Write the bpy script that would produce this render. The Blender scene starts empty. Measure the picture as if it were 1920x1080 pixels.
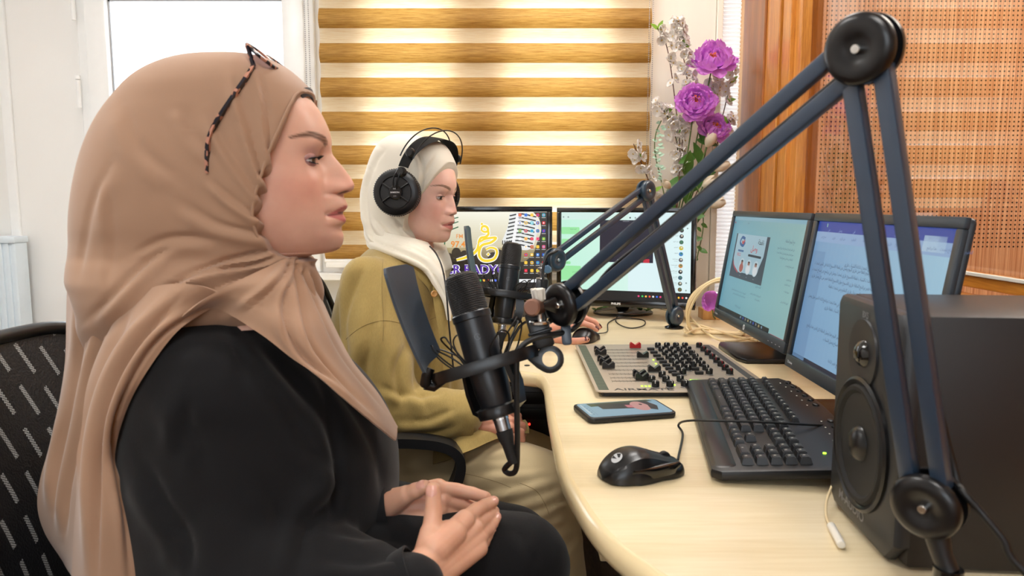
import bpy, bmesh, math, random
import numpy as np
from mathutils import Vector, Matrix, noise
V = Vector
R = math.radians
PI = math.pi
rnd = random.Random(7)
C = bpy.context.scene.collection
S = bpy.context.scene

# ---------------------------------------------------------------- camera
CAM_Z = 1.09
F = 1370.0
PITCH = R(6.54)
cam = bpy.data.objects.new('camera', bpy.data.cameras.new('camera'))
C.objects.link(cam)
cam.location = (0, 0, CAM_Z)
cam.rotation_euler = (R(90) - PITCH, 0, 0)
cam.data.sensor_width = 36
cam.data.lens = 36 * F / 1920
cam.data.clip_start = 0.02
cam.data.dof.use_dof = True
cam.data.dof.focus_distance = 1.6
cam.data.dof.aperture_fstop = 9
S.camera = cam

# ---------------------------------------------------------------- sky, exposure
S.view_settings.view_transform = 'Standard'
S.view_settings.look = 'None'
S.view_settings.gamma = 1
S.view_settings.exposure = 0.55
w = bpy.data.worlds.new('overcast sky')
S.world = w
w.use_nodes = True
bg = w.node_tree.nodes['Background']
bg.inputs[0].default_value = (0.86, 0.93, 1.0, 1)
bg.inputs[1].default_value = 3.2
S.cycles.max_bounces = 8
S.cycles.transparent_max_bounces = 12
S.cycles.caustics_reflective = False
S.cycles.caustics_refractive = False
S.cycles.sample_clamp_indirect = 6


def area(name, loc, rot, sx, sy, power, col, parent=None, spread=180):
    l = bpy.data.lights.new(name, 'AREA')
    l.shape = 'RECTANGLE'
    l.size = sx
    l.size_y = sy
    l.energy = power
    l.color = col
    l.spread = R(spread)
    o = bpy.data.objects.new(name, l)
    C.objects.link(o)
    o.location = loc
    o.rotation_euler = rot
    return o


# daylight coming in through the window openings (behind the blind, left window, window in the wall behind the camera)
area('daylight blind window', (-0.04, 2.86, 1.55), (R(90), 0, 0), 1.1, 1.5, 230, (0.9, 0.95, 1.0))
area('daylight left window', (-1.06, 2.80, 1.5), (R(90), 0, 0), 0.7, 1.5, 70, (0.82, 0.91, 1.0))
area('daylight corner window', (0.73, 2.86, 1.6), (R(90), 0, 0), 0.3, 1.8, 60, (0.9, 0.95, 1.0))
area('daylight rear window', (-0.25, -1.75, 1.6), (R(-90), 0, 0), 1.4, 1.2, 285, (0.80, 0.90, 1.0))


# ---------------------------------------------------------------- pixel helpers (reading distances off the photograph)
def ray(px, py):
    cx = (px - 960) / F
    cy = (540 - py) / F
    return V((cx, math.cos(PITCH) + cy * math.sin(PITCH), -math.sin(PITCH) + cy * math.cos(PITCH)))


def P(px, py, Y):
    d = ray(px, py)
    return V((0, 0, CAM_Z)) + d * (Y / d.y)


DESK_Z = 0.75


def D(px, py, z=DESK_Z):
    d = ray(px, py)
    return V((0, 0, CAM_Z)) + d * ((z - CAM_Z) / d.z)


# ---------------------------------------------------------------- object helpers
def wm(o):
    m = o.matrix_basis.copy()
    while o.parent:
        o = o.parent
        m = o.matrix_basis @ m
    return m


def link(name, me, mats, parent=None, smooth=True, label=None):
    o = bpy.data.objects.new(name, me)
    if not isinstance(mats, (list, tuple)):
        mats = [mats]
    for m in mats:
        me.materials.append(m)
    C.objects.link(o)
    if parent is not None:
        me.transform(wm(parent).inverted())
        o.parent = parent
    if smooth:
        me.shade_smooth()
        try:
            me.set_sharp_from_angle(angle=R(38))
        except Exception:
            pass
    if label:
        o['label'] = label
    return o


def obj(name, bm, mats, parent=None, smooth=True, label=None):
    bmesh.ops.recalc_face_normals(bm, faces=bm.faces)
    me = bpy.data.meshes.new(name)
    bm.to_mesh(me)
    bm.free()
    return link(name, me, mats, parent, smooth, label)


def tag(o, label, cat, group=None, kind=None):
    o['label'] = label
    o['category'] = cat
    if group:
        o['group'] = group
    if kind:
        o['kind'] = kind
    return o


def thing(name, label, cat, loc=(0, 0, 0), rotz=0, group=None, mat=None):
    o = bpy.data.objects.new(name, None)
    C.objects.link(o)
    o.empty_display_size = 0.05
    if mat is not None:
        o.matrix_basis = mat
    else:
        o.location = loc
        o.rotation_euler = (0, 0, rotz)
    return tag(o, label, cat, group)


def struct(name, bm, m, smooth=False):
    o = obj(name, bm, m, None, smooth)
    o['kind'] = 'structure'
    return o


def dup(src, parent=None, mat=None, name=None):
    c = src.copy()
    C.objects.link(c)
    if parent is not None:
        c.parent = parent
    if mat is not None:
        c.matrix_basis = mat
    for ch in list(src.children):
        g = ch.copy()
        C.objects.link(g)
        g.parent = c
        for s in list(ch.children):
            h = s.copy()
            C.objects.link(h)
            h.parent = g
    return c


def NB():
    return bmesh.new()


def frame(d, up=(0, 0, 1)):
    """matrix whose Z axis is d"""
    z = V(d).normalized()
    u = V(up)
    if abs(z.dot(u)) > 0.98:
        u = V((1, 0, 0))
    x = u.cross(z).normalized()
    y = z.cross(x)
    return Matrix((x, y, z)).transposed()


def box(bm, lo, hi, M=None, bev=0, seg=2, mi=0):
    lo = V(lo)
    hi = V(hi)
    r = bmesh.ops.create_cube(bm, size=1)
    vs = r['verts']
    for v in vs:
        v.co = V((lo[i] + (v.co[i] + 0.5) * (hi[i] - lo[i]) for i in range(3)))
    fs = set(f for v in vs for f in v.link_faces)
    if bev > 0:
        es = list(set(e for v in vs for e in v.link_edges))
        rr = bmesh.ops.bevel(bm, geom=es, offset=bev, segments=seg, affect='EDGES', profile=0.5)
        fs = set(f for f in fs if f.is_valid) | set(rr['faces'])
        vs = list(set(v for f in fs for v in f.verts))
    for f in fs:
        f.material_index = mi
    if M is not None:
        for v in vs:
            v.co = M @ v.co
    return vs


def lathe(bm, prof, M=None, n=32, mi=0, sy=1.0):
    """prof: list of (r, z) turned about local Z"""
    rings = []
    for r, z in prof:
        if r < 1e-6:
            rings.append([bm.verts.new((0, 0, z))])
        else:
            rings.append([bm.verts.new((r * math.cos(2 * PI * k / n), sy * r * math.sin(2 * PI * k / n), z)) for k in range(n)])
    for a, b in zip(rings, rings[1:]):
        for k in range(n):
            k2 = (k + 1) % n
            if len(a) == 1 and len(b) == 1:
                continue
            if len(a) == 1:
                f = bm.faces.new((a[0], b[k], b[k2]))
            elif len(b) == 1:
                f = bm.faces.new((a[k], b[0], a[k2]))
            else:
                f = bm.faces.new((a[k], b[k], b[k2], a[k2]))
            f.material_index = mi
    vs = [v for r in rings for v in r]
    if M is not None:
        for v in vs:
            v.co = M @ v.co
    return vs


def cyl(bm, p0, p1, r, r1=None, n=20, mi=0, bev=0.0):
    p0 = V(p0)
    p1 = V(p1)
    L = (p1 - p0).length
    r1 = r if r1 is None else r1
    M = Matrix.Translation(p0) @ frame(p1 - p0).to_4x4()
    b = min(bev, L / 3, r * 0.8)
    if b > 0:
        pr = [(0, 0), (r - b, 0), (r, b), (r1, L - b), (r1 - b, L), (0, L)]
    else:
        pr = [(0, 0), (r, 0), (r1, L), (0, L)]
    return lathe(bm, pr, M, n, mi)


def catmull(pts, n=8, closed=False):
    pts = [V(p) for p in pts]
    out = []
    m = len(pts)
    rng = range(m if closed else m - 1)
    for i in rng:
        p1, p2 = pts[i], pts[(i + 1) % m]
        p0 = pts[(i - 1) % m] if closed or i > 0 else p1 * 2 - p2
        p3 = pts[(i + 2) % m] if closed or i + 2 < m else p2 * 2 - p1
        for k in range(n):
            t = k / n
            out.append(0.5 * ((2 * p1) + (p2 - p0) * t + (2 * p0 - 5 * p1 + 4 * p2 - p3) * t * t + (3 * p1 - p0 - 3 * p2 + p3) * t ** 3))
    if not closed:
        out.append(pts[-1])
    return out


def sweep(bm, path, rad, n=8, closed=False, mi=0, section=None, up=(0, 0, 1), cap=True):
    """tube (or custom 2-D section) along a polyline; rad number or list"""
    path = [V(p) for p in path]
    m = len(path)
    if section is None:
        section = [(math.cos(2 * PI * k / n), math.sin(2 * PI * k / n)) for k in range(n)]
    n = len(section)
    rings = []
    prev = None
    for i, p in enumerate(path):
        a = path[(i - 1) % m] if (closed or i > 0) else p
        b = path[(i + 1) % m] if (closed or i < m - 1) else p
        t = (b - a).normalized()
        if prev is None:
            x = V(up).cross(t)
            if x.length < 0.05:
                x = V((1, 0, 0)).cross(t)
            x.normalize()
        else:
            x = prev - t * prev.dot(t)
            x.normalize()
        prev = x
        y = t.cross(x)
        r = rad[i] if isinstance(rad, (list, tuple)) else rad
        rings.append([bm.verts.new(p + x * (s[0] * r) + y * (s[1] * r)) for s in section])
    pairs = list(zip(rings, rings[1:]))
    if closed:
        pairs.append((rings[-1], rings[0]))
    for a, b in pairs:
        for k in range(n):
            k2 = (k + 1) % n
            f = bm.faces.new((a[k], a[k2], b[k2], b[k]))
            f.material_index = mi
    if not closed and cap:
        for rg in (rings[0], rings[-1]):
            try:
                f = bm.faces.new(rg)
                f.material_index = mi
            except Exception:
                pass
    return [v for r in rings for v in r]


def prism(bm, poly, z0, z1, M=None, bev=0, mi=0, seg=2):
    """extrude a 2-D outline from z0 to z1"""
    vs = [bm.verts.new((x, y, z0)) for x, y in poly]
    f = bm.faces.new(vs)
    r = bmesh.ops.extrude_face_region(bm, geom=[f])
    nv = [g for g in r['geom'] if isinstance(g, bmesh.types.BMVert)]
    for v in nv:
        v.co.z = z1
    allv = vs + nv
    fs = set(ff for v in allv for ff in v.link_faces)
    if bev > 0:
        es = [e for e in set(e for v in allv for e in v.link_edges) if abs(e.verts[0].co.z - e.verts[1].co.z) < 1e-7]
        rr = bmesh.ops.bevel(bm, geom=es, offset=bev, segments=seg, affect='EDGES', profile=0.5)
        fs = set(ff for ff in fs if ff.is_valid) | set(rr['faces'])
        allv = list(set(v for ff in fs for v in ff.verts))
    for ff in fs:
        ff.material_index = mi
    if M is not None:
        for v in allv:
            v.co = M @ v.co
    return allv


def rrect(x0, y0, x1, y1, r, n=5):
    out = []
    for cx, cy, a0 in ((x1 - r, y1 - r, 0), (x0 + r, y1 - r, 90), (x0 + r, y0 + r, 180), (x1 - r, y0 + r, 270)):
        for k in range(n + 1):
            a = R(a0 + 90 * k / n)
            out.append((cx + r * math.cos(a), cy + r * math.sin(a)))
    return out


def capsule(bm, p0, p1, r0, r1, n=16, k=5):
    p0 = V(p0)
    p1 = V(p1)
    d = p1 - p0
    L = d.length
    M = Matrix.Translation(p0) @ frame(d if L > 1e-6 else V((0, 0, 1))).to_4x4()
    pr = [(r0 * math.sin(PI / 2 * i / k), -r0 * math.cos(PI / 2 * i / k)) for i in range(k + 1)]
    pr += [(r1 * math.cos(PI / 2 * i / k), L + r1 * math.sin(PI / 2 * i / k)) for i in range(k + 1)]
    pr[0] = (0, -r0)
    pr[-1] = (0, L + r1)
    return lathe(bm, pr, M, n)


def ellip(bm, c, rad, rot=None, n=24):
    r = bmesh.ops.create_uvsphere(bm, u_segments=n, v_segments=n // 2, radius=1)
    M = Matrix.Translation(V(c)) @ (rot.to_4x4() if rot is not None else Matrix.Identity(4)) @ Matrix.Diagonal((*rad, 1))
    for v in r['verts']:
        v.co = M @ v.co
    return r['verts']


def remesh(bm, voxel, smooth=3, fac=0.5):
    """union of overlapping shapes -> one continuous surface"""
    me = bpy.data.meshes.new('tmp')
    bmesh.ops.recalc_face_normals(bm, faces=bm.faces)
    bm.to_mesh(me)
    bm.free()
    o = bpy.data.objects.new('tmp', me)
    C.objects.link(o)
    m = o.modifiers.new('r', 'REMESH')
    m.mode = 'VOXEL'
    m.voxel_size = voxel
    if smooth:
        s = o.modifiers.new('s', 'SMOOTH')
        s.iterations = smooth
        s.factor = fac
    dg = bpy.context.evaluated_depsgraph_get()
    res = bpy.data.meshes.new_from_object(o.evaluated_get(dg))
    bpy.data.objects.remove(o)
    bpy.data.meshes.remove(me)
    return res


def mesh_to_bm(me):
    bm = bmesh.new()
    bm.from_mesh(me)
    bpy.data.meshes.remove(me)
    return bm


def subdivided(bm, lv=1):
    bmesh.ops.subdivide_edges(bm, edges=bm.edges, cuts=lv, use_grid_fill=True)


# ---------------------------------------------------------------- materials
def mk(name):
    m = bpy.data.materials.new(name)
    m.use_nodes = True
    nt = m.node_tree
    return m, nt, nt.nodes, nt.links, nt.nodes['Principled BSDF']


def lin(c):
    """sRGB 0-255 triple to linear"""
    o = []
    for x in c:
        x = x / 255
        o.append(x / 12.92 if x <= 0.04045 else ((x + 0.055) / 1.055) ** 2.4)
    return (*o, 1)


def pm(name, col, rough=0.5, metal=0, noise_amt=0, scale=30, bump=0, bscale=None, spec=0.5, sheen=0, coat=0, sub=0, coords='Object', stretch=None):
    m, nt, N, L, b = mk(name)
    col = lin(col)
    b.inputs['Base Color'].default_value = col
    b.inputs['Roughness'].default_value = rough
    b.inputs['Metallic'].default_value = metal
    b.inputs['Specular IOR Level'].default_value = spec
    if sheen:
        b.inputs['Sheen Weight'].default_value = sheen
    if coat:
        b.inputs['Coat Weight'].default_value = coat
        b.inputs['Coat Roughness'].default_value = 0.15
    if sub:
        b.inputs['Subsurface Weight'].default_value = sub
        b.inputs['Subsurface Scale'].default_value = 0.01
        b.inputs['Subsurface Radius'].default_value = (1, 0.35, 0.2)
    tc = N.new('ShaderNodeTexCoord')
    src = tc.outputs[coords]
    if stretch:
        mp = N.new('ShaderNodeMapping')
        mp.inputs['Scale'].default_value = stretch
        L.new(src, mp.inputs[0])
        src = mp.outputs[0]
    if noise_amt or True:
        n = N.new('ShaderNodeTexNoise')
        n.inputs['Scale'].default_value = scale
        n.inputs['Detail'].default_value = 5
        L.new(src, n.inputs['Vector'])
        mx = N.new('ShaderNodeMixRGB')
        a = max(noise_amt, 0.03)
        mx.inputs[1].default_value = tuple(max(0, c * (1 - a)) for c in col[:3]) + (1,)
        mx.inputs[2].default_value = tuple(min(1, c * (1 + a)) for c in col[:3]) + (1,)
        L.new(n.outputs['Fac'], mx.inputs[0])
        L.new(mx.outputs[0], b.inputs['Base Color'])
    if bump:
        n2 = N.new('ShaderNodeTexNoise')
        n2.inputs['Scale'].default_value = bscale or scale * 4
        n2.inputs['Detail'].default_value = 4
        L.new(src, n2.inputs['Vector'])
        bp = N.new('ShaderNodeBump')
        bp.inputs['Strength'].default_value = bump
        bp.inputs['Distance'].default_value = 0.002
        L.new(n2.outputs['Fac'], bp.inputs['Height'])
        L.new(bp.outputs[0], b.inputs['Normal'])
    return m


def wood(name, c1, c2, scale=6, axis='Z', rough=0.35, coat=0.0, fine=120):
    m, nt, N, L, b = mk(name)
    tc = N.new('ShaderNodeTexCoord')
    mp = N.new('ShaderNodeMapping')
    st = {'X': (0.06, 1, 1), 'Y': (1, 0.06, 1), 'Z': (1, 1, 0.06)}[axis]
    mp.inputs['Scale'].default_value = tuple(s * scale for s in st)
    L.new(tc.outputs['Object'], mp.inputs[0])
    n = N.new('ShaderNodeTexNoise')
    n.inputs['Scale'].default_value = 6
    n.inputs['Detail'].default_value = 8
    n.inputs['Distortion'].default_value = 0.6
    L.new(mp.outputs[0], n.inputs['Vector'])
    mp2 = N.new('ShaderNodeMapping')
    mp2.inputs['Scale'].default_value = tuple(s * fine for s in st)
    L.new(tc.outputs['Object'], mp2.inputs[0])
    n2 = N.new('ShaderNodeTexNoise')
    n2.inputs['Scale'].default_value = 3
    n2.inputs['Detail'].default_value = 3
    L.new(mp2.outputs[0], n2.inputs['Vector'])
    ad = N.new('ShaderNodeMath')
    ad.operation = 'MULTIPLY_ADD'
    ad.inputs[1].default_value = 0.45
    L.new(n2.outputs['Fac'], ad.inputs[0])
    sc = N.new('ShaderNodeMath')
    sc.operation = 'MULTIPLY'
    sc.inputs[1].default_value = 0.6
    L.new(n.outputs['Fac'], sc.inputs[0])
    L.new(sc.outputs[0], ad.inputs[2])
    cr = N.new('ShaderNodeValToRGB')
    cr.color_ramp.elements[0].position = 0.38
    cr.color_ramp.elements[0].color = lin(c1)
    cr.color_ramp.elements[1].position = 0.66
    cr.color_ramp.elements[1].color = lin(c2)
    L.new(ad.outputs[0], cr.inputs[0])
    L.new(cr.outputs[0], b.inputs['Base Color'])
    b.inputs['Roughness'].default_value = rough
    if coat:
        b.inputs['Coat Weight'].default_value = coat
    return m


def emis(name, col, strength=1.0):
    m, nt, N, L, b = mk(name)
    b.inputs['Base Color'].default_value = (0, 0, 0, 1)
    b.inputs['Emission Color'].default_value = lin(col)
    b.inputs['Emission Strength'].default_value = strength
    return m


M = {}
M['wall'] = pm('white wall panel', (244, 243, 240), 0.55, noise_amt=0.03, scale=3, bump=0.05)
M['pvc'] = pm('white pvc', (246, 247, 246), 0.3)
M['cream_board'] = pm('cream board', (246, 240, 226), 0.5, noise_amt=0.02, stretch=(60, 60, 2), scale=1)
M['ceiling'] = pm('ceiling white', (242, 241, 238), 0.8)
M['floor'] = wood('laminate floor', (86, 66, 48), (130, 104, 78), 2, 'Y', 0.4)
M['cabinet'] = pm('pale blue white laminate', (222, 234, 242), 0.4)
M['desk'] = wood('cream oak laminate', (216, 196, 154), (230, 214, 180), 2.2, 'X', 0.3, 0.15, 60)
M['desk_edge'] = pm('cream desk edge', (226, 206, 162), 0.22, coat=0.4)
M['wood'] = wood('honey oak frame', (168, 98, 28), (212, 144, 62), 5, 'Z', 0.3, 0.3)
M['wood_dark'] = wood('brown oak frame', (126, 68, 16), (170, 100, 34), 5, 'Z', 0.3, 0.3)
M['wood_pale'] = wood('pale oak and lit frame edge', (196, 140, 74), (222, 172, 104), 4, 'Z', 0.35, 0.2)
M['wood_h'] = wood('honey oak rail', (160, 92, 24), (208, 138, 52), 5, 'Y', 0.3, 0.3)
M['black'] = pm('matt black plastic', (22, 22, 24), 0.42, noise_amt=0.1, scale=300, bump=0.05)
M['black_soft'] = pm('satin black plastic', (16, 16, 18), 0.3)
M['black_gloss'] = pm('gloss black', (8, 8, 9), 0.12, coat=0.5)
M['black_metal'] = pm('black painted metal', (20, 24, 30), 0.33, noise_amt=0.05, scale=80, spec=0.6)
M['arm_metal'] = pm('dark painted tube with reflected daylight', (38, 56, 76), 0.34, spec=0.8)  # blue of reflected daylight is put into the base colour
M['blue_disc'] = pm('slate blue joint disc', (38, 58, 74), 0.3, spec=0.7)
M['blue_cap'] = pm('pale blue cap', (96, 130, 160), 0.3)
M['chrome'] = pm('chrome', (215, 215, 212), 0.18, 1)
M['steel'] = pm('satin steel', (180, 180, 182), 0.3, 1)
M['copper'] = pm('reddish thumb screw', (150, 112, 96), 0.35, 0.6)
M['rubber'] = pm('black rubber', (18, 18, 19), 0.7)
M['cable'] = pm('black cable', (14, 14, 15), 0.45)
M['cable_beige'] = pm('beige network cable', (226, 204, 160), 0.5)
M['white_plastic'] = pm('white plastic', (226, 222, 212), 0.4)
M['red'] = pm('red plastic', (176, 24, 30), 0.4)
M['green_leaf'] = pm('green leaf', (74, 116, 48), 0.45, noise_amt=0.25, scale=60, spec=0.4)
M['lime_leaf'] = pm('lime leaf', (136, 176, 62), 0.45, noise_amt=0.2, scale=60)
M['mint_leaf'] = pm('mint leaf', (176, 206, 180), 0.6, noise_amt=0.15, scale=80)
M['stem'] = pm('green stem', (86, 110, 54), 0.6)
M['twig'] = pm('brown twig', (96, 58, 44), 0.7)


def petal(name, c, tr=0.35, noise_amt=0.12):
    m, nt, N, L, b = mk(name)
    tc = N.new('ShaderNodeTexCoord')
    n = N.new('ShaderNodeTexNoise')
    n.inputs['Scale'].default_value = 120
    L.new(tc.outputs['Object'], n.inputs['Vector'])
    mx = N.new('ShaderNodeMixRGB')
    col = lin(c)
    mx.inputs[1].default_value = tuple(x * (1 - noise_amt) for x in col[:3]) + (1,)
    mx.inputs[2].default_value = tuple(min(1, x * (1 + noise_amt)) for x in col[:3]) + (1,)
    L.new(n.outputs['Fac'], mx.inputs[0])
    L.new(mx.outputs[0], b.inputs['Base Color'])
    b.inputs['Roughness'].default_value = 0.65
    t = N.new('ShaderNodeBsdfTranslucent')
    L.new(mx.outputs[0], t.inputs[0])
    ms = N.new('ShaderNodeMixShader')
    ms.inputs[0].default_value = tr
    L.new(b.outputs[0], ms.inputs[1])
    L.new(t.outputs[0], ms.inputs[2])
    L.new(ms.outputs[0], N['Material Output'].inputs[0])
    return m


M['peony'] = petal('purple silk petal', (230, 154, 236), 0.45)
M['peony_core'] = pm('orange stamens', (240, 130, 40), 0.7)
M['blossom'] = petal('white blossom petal', (244, 240, 236), 0.3, 0.03)
M['blossom_core'] = pm('yellow stamen', (214, 176, 60), 0.7)
M['tulip'] = petal('ivory tulip petal', (240, 228, 206), 0.3, 0.05)


# ---------------------------------------------------------------- flat pictures for screens and printed marks
AR = {  # isolated, final, initial, medial
    'ا': 'ﺍﺎﺍﺎ', 'ب': 'ﺏﺐﺑﺒ', 'ت': 'ﺕﺖﺗﺘ', 'ث': 'ﺙﺚﺛﺜ', 'ج': 'ﺝﺞﺟﺠ', 'ح': 'ﺡﺢﺣﺤ', 'خ': 'ﺥﺦﺧﺨ', 'د': 'ﺩﺪﺩﺪ', 'ذ': 'ﺫﺬﺫﺬ',
    'ر': 'ﺭﺮﺭﺮ', 'ز': 'ﺯﺰﺯﺰ', 'س': 'ﺱﺲﺳﺴ', 'ش': 'ﺵﺶﺷﺸ', 'ص': 'ﺹﺺﺻﺼ', 'ض': 'ﺽﺾﺿﻀ', 'ط': 'ﻁﻂﻃﻄ', 'ظ': 'ﻅﻆﻇﻈ', 'ع': 'ﻉﻊﻋﻌ',
    'غ': 'ﻍﻎﻏﻐ', 'ف': 'ﻑﻒﻓﻔ', 'ق': 'ﻕﻖﻗﻘ', 'ك': 'ﻙﻚﻛﻜ', 'ل': 'ﻝﻞﻟﻠ', 'م': 'ﻡﻢﻣﻤ', 'ن': 'ﻥﻦﻧﻨ', 'ه': 'ﻩﻪﻫﻬ', 'و': 'ﻭﻮﻭﻮ', 'ي': 'ﻱﻲﻳﻴ', 'ة': 'ﺓﺔﺓﺔ'}
AR_NOJOIN = set('ادذروزة')


def shape_ar(s):
    out = []
    for i, ch in enumerate(s):
        if ch not in AR:
            out.append(ch)
            continue
        pj = i > 0 and s[i - 1] in AR and s[i - 1] not in AR_NOJOIN
        nj = i + 1 < len(s) and s[i + 1] in AR and ch not in AR_NOJOIN
        out.append(AR[ch][(3 if nj else 1) if pj else (2 if nj else 0)])
    return ''.join(reversed(out))


_text_cache = {}


def text_tris(s, bold=0.0):
    """triangles of a line of text, unit cap size, origin at its left baseline; also its width"""
    key = (s, bold)
    if key in _text_cache:
        return _text_cache[key]
    cu = bpy.data.curves.new('t', 'FONT')
    cu.body = s
    cu.size = 1.0
    cu.resolution_u = 3
    cu.offset = bold
    o = bpy.data.objects.new('t', cu)
    C.objects.link(o)
    dg = bpy.context.evaluated_depsgraph_get()
    me = bpy.data.meshes.new_from_object(o.evaluated_get(dg))
    me.calc_loop_triangles()
    vs = [(v.co.x, v.co.y) for v in me.vertices]
    tr = [tuple(vs[i] for i in t.vertices) for t in me.loop_triangles]
    bpy.data.objects.remove(o)
    bpy.data.curves.remove(cu)
    bpy.data.meshes.remove(me)
    xs = [p[0] for t in tr for p in t] or [0, 1]
    _text_cache[key] = (tr, min(xs), max(xs))
    return _text_cache[key]


class Pic:
    """coloured shapes in layers on one flat surface; u right, v up, in metres"""

    def __init__(s):
        s.polys = []
        s.layer = 0

    def up(s):
        s.layer += 1

    def poly(s, pts, col):
        s.polys.append((s.layer, list(pts), col))

    def rect(s, x0, y0, x1, y1, col, r=0):
        s.poly(rrect(x0, y0, x1, y1, r, 4) if r else [(x0, y0), (x1, y0), (x1, y1), (x0, y1)], col)

    def disc(s, cx, cy, rx, col, ry=None, n=20):
        ry = ry or rx
        s.poly([(cx + rx * math.cos(2 * PI * k / n), cy + ry * math.sin(2 * PI * k / n)) for k in range(n)], col)

    def line(s, pts, wd, col, taper=False, n=8, smooth=True):
        p = catmull([V((x, y, 0)) for x, y in pts], n) if smooth and len(pts) > 2 else [V((x, y, 0)) for x, y in pts]
        m = len(p)
        L, Rr = [], []
        for i in range(m):
            t = (p[min(i + 1, m - 1)] - p[max(i - 1, 0)]).normalized()
            nn = V((-t.y, t.x, 0))
            ww = wd / 2
            if taper:
                ww *= 0.25 + 0.75 * math.sin(PI * min(1, max(0.0, (i + 0.6) / m)))
            if callable(taper):
                ww = wd / 2 * taper(i / (m - 1))
            L.append(p[i] + nn * ww)
            Rr.append(p[i] - nn * ww)
        for i in range(m - 1):
            s.poly([(q.x, q.y) for q in (L[i], Rr[i], Rr[i + 1], L[i + 1])], col)

    def text(s, txt, x, y, size, col, align='l', bold=0.0, arabic=False, sx=1.0):
        tr, a, b = text_tris(shape_ar(txt) if arabic else txt, bold)
        ox = x - {'l': a, 'r': b, 'c': (a + b) / 2}[align] * size * sx
        for t in tr:
            s.poly([(ox + q[0] * size * sx, y + q[1] * size) for q in t], col)

    def build(s, name, Mx, mat, parent, step=0.00008, label=None):
        verts, faces, cols = [], [], []
        for ly, pts, col in s.polys:
            k = len(verts)
            verts += [Mx @ V((x, y, ly * step)) for x, y in pts]
            faces.append(tuple(range(k, k + len(pts))))
            cols.append(lin(col) if max(col) > 1.001 or True else col)
        me = bpy.data.meshes.new(name)
        me.from_pydata(verts, [], faces)
        ca = me.color_attributes.new('Col', 'FLOAT_COLOR', 'CORNER')
        arr = []
        for f, c in zip(faces, cols):
            arr += list(c) * len(f)
        ca.data.foreach_set('color', arr)
        return link(name, me, mat, parent, False, label)


def screen_mat(name, strength):
    m, nt, N, L, b = mk(name)
    a = N.new('ShaderNodeVertexColor')
    a.layer_name = 'Col'
    L.new(a.outputs[0], b.inputs['Emission Color'])
    b.inputs['Emission Strength'].default_value = strength
    b.inputs['Base Color'].default_value = (0.01, 0.01, 0.01, 1)
    b.inputs['Roughness'].default_value = 0.35
    return m


def print_mat(name, rough=0.5):
    m, nt, N, L, b = mk(name)
    a = N.new('ShaderNodeVertexColor')
    a.layer_name = 'Col'
    L.new(a.outputs[0], b.inputs['Base Color'])
    b.inputs['Roughness'].default_value = rough
    return m


M['screen'] = screen_mat('lit screen', 0.48)
M['screen_bright'] = screen_mat('bright lit screen', 0.72)
M['print'] = print_mat('printed marks')
M['led_green'] = emis('green led', (170, 255, 60), 2.0)
M['led_red'] = emis('red led', (255, 40, 30), 3.0)
# ================================================================ the room
WY = 2.5      # inner face of the back wall
WX = 0.762    # inner face of the booth wall on the right
LX = -1.78
RY = -1.6
CZ = 2.45
bm = NB(); box(bm, (LX - 0.12, RY - 0.12, -0.06), (3.1, 2.8, 0)); struct('floor', bm, M['floor'])
bm = NB(); box(bm, (LX - 0.12, RY - 0.12, CZ), (3.1, 2.8, CZ + 0.1)); struct('ceiling', bm, M['ceiling'])


def wall_holes(bm, axis, c0, c1, a0, a1, z0, z1, holes):
    """wall slab with rectangular openings; axis 'x' = wall runs along x"""
    cuts = sorted(set([a0, a1] + [h[0] for h in holes] + [h[1] for h in holes]))
    for p, q in zip(cuts, cuts[1:]):
        hs = [h for h in holes if h[0] <= p + 1e-6 and h[1] >= q - 1e-6]
        spans = [(z0, z1)]
        for h in hs:
            ns = []
            for s0, s1 in spans:
                if h[2] > s0: ns.append((s0, h[2]))
                if h[3] < s1: ns.append((h[3], s1))
            spans = ns
        for s0, s1 in spans:
            if axis == 'x':
                box(bm, (p, c0, s0), (q, c1, s1))
            else:
                box(bm, (c0, p, s0), (c1, q, s1))


W1O = (-1.43, -0.65, 0.86, 1.86)      # left window opening
W2O = (-0.56, 0.40, 0.86, 2.05)       # window behind the blind
bm = NB(); wall_holes(bm, 'x', WY, WY + 0.1, LX - 0.12, WX + 0.05, 0, CZ, [W1O, W2O, (0.694, 0.76, 0.78, 2.3)]); struct('wall_back', bm, M['wall'])
bm = NB(); box(bm, (LX - 0.1, RY, 0), (LX, WY, CZ)); struct('wall_left', bm, M['wall'])
W3O = (-0.95, 0.45, 0.95, 2.2)
bm = NB(); wall_holes(bm, 'x', RY - 0.1, RY, LX - 0.12, 3.0, 0, CZ, [W3O]); struct('wall_rear', bm, M['wall'])
# slim trims of the panelled wall
bm = NB(); box(bm, (P(14, 300, WY).x, WY - 0.012, 0), (P(32, 300, WY).x, WY, CZ), bev=0.003); struct('trim_1', bm, M['pvc'])
bm = NB(); box(bm, (P(1334, 300, WY).x, WY - 0.02, 0.7), (P(1345, 300, WY).x, WY, CZ), bev=0.003); struct('trim_2', bm, M['cream_board'])
bm = NB(); box(bm, (W2O[1] + 0.055, WY - 0.012, 0.7), (P(1333, 300, WY).x, WY, CZ), bev=0.002); struct('trim_3', bm, M['cream_board'])


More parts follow.
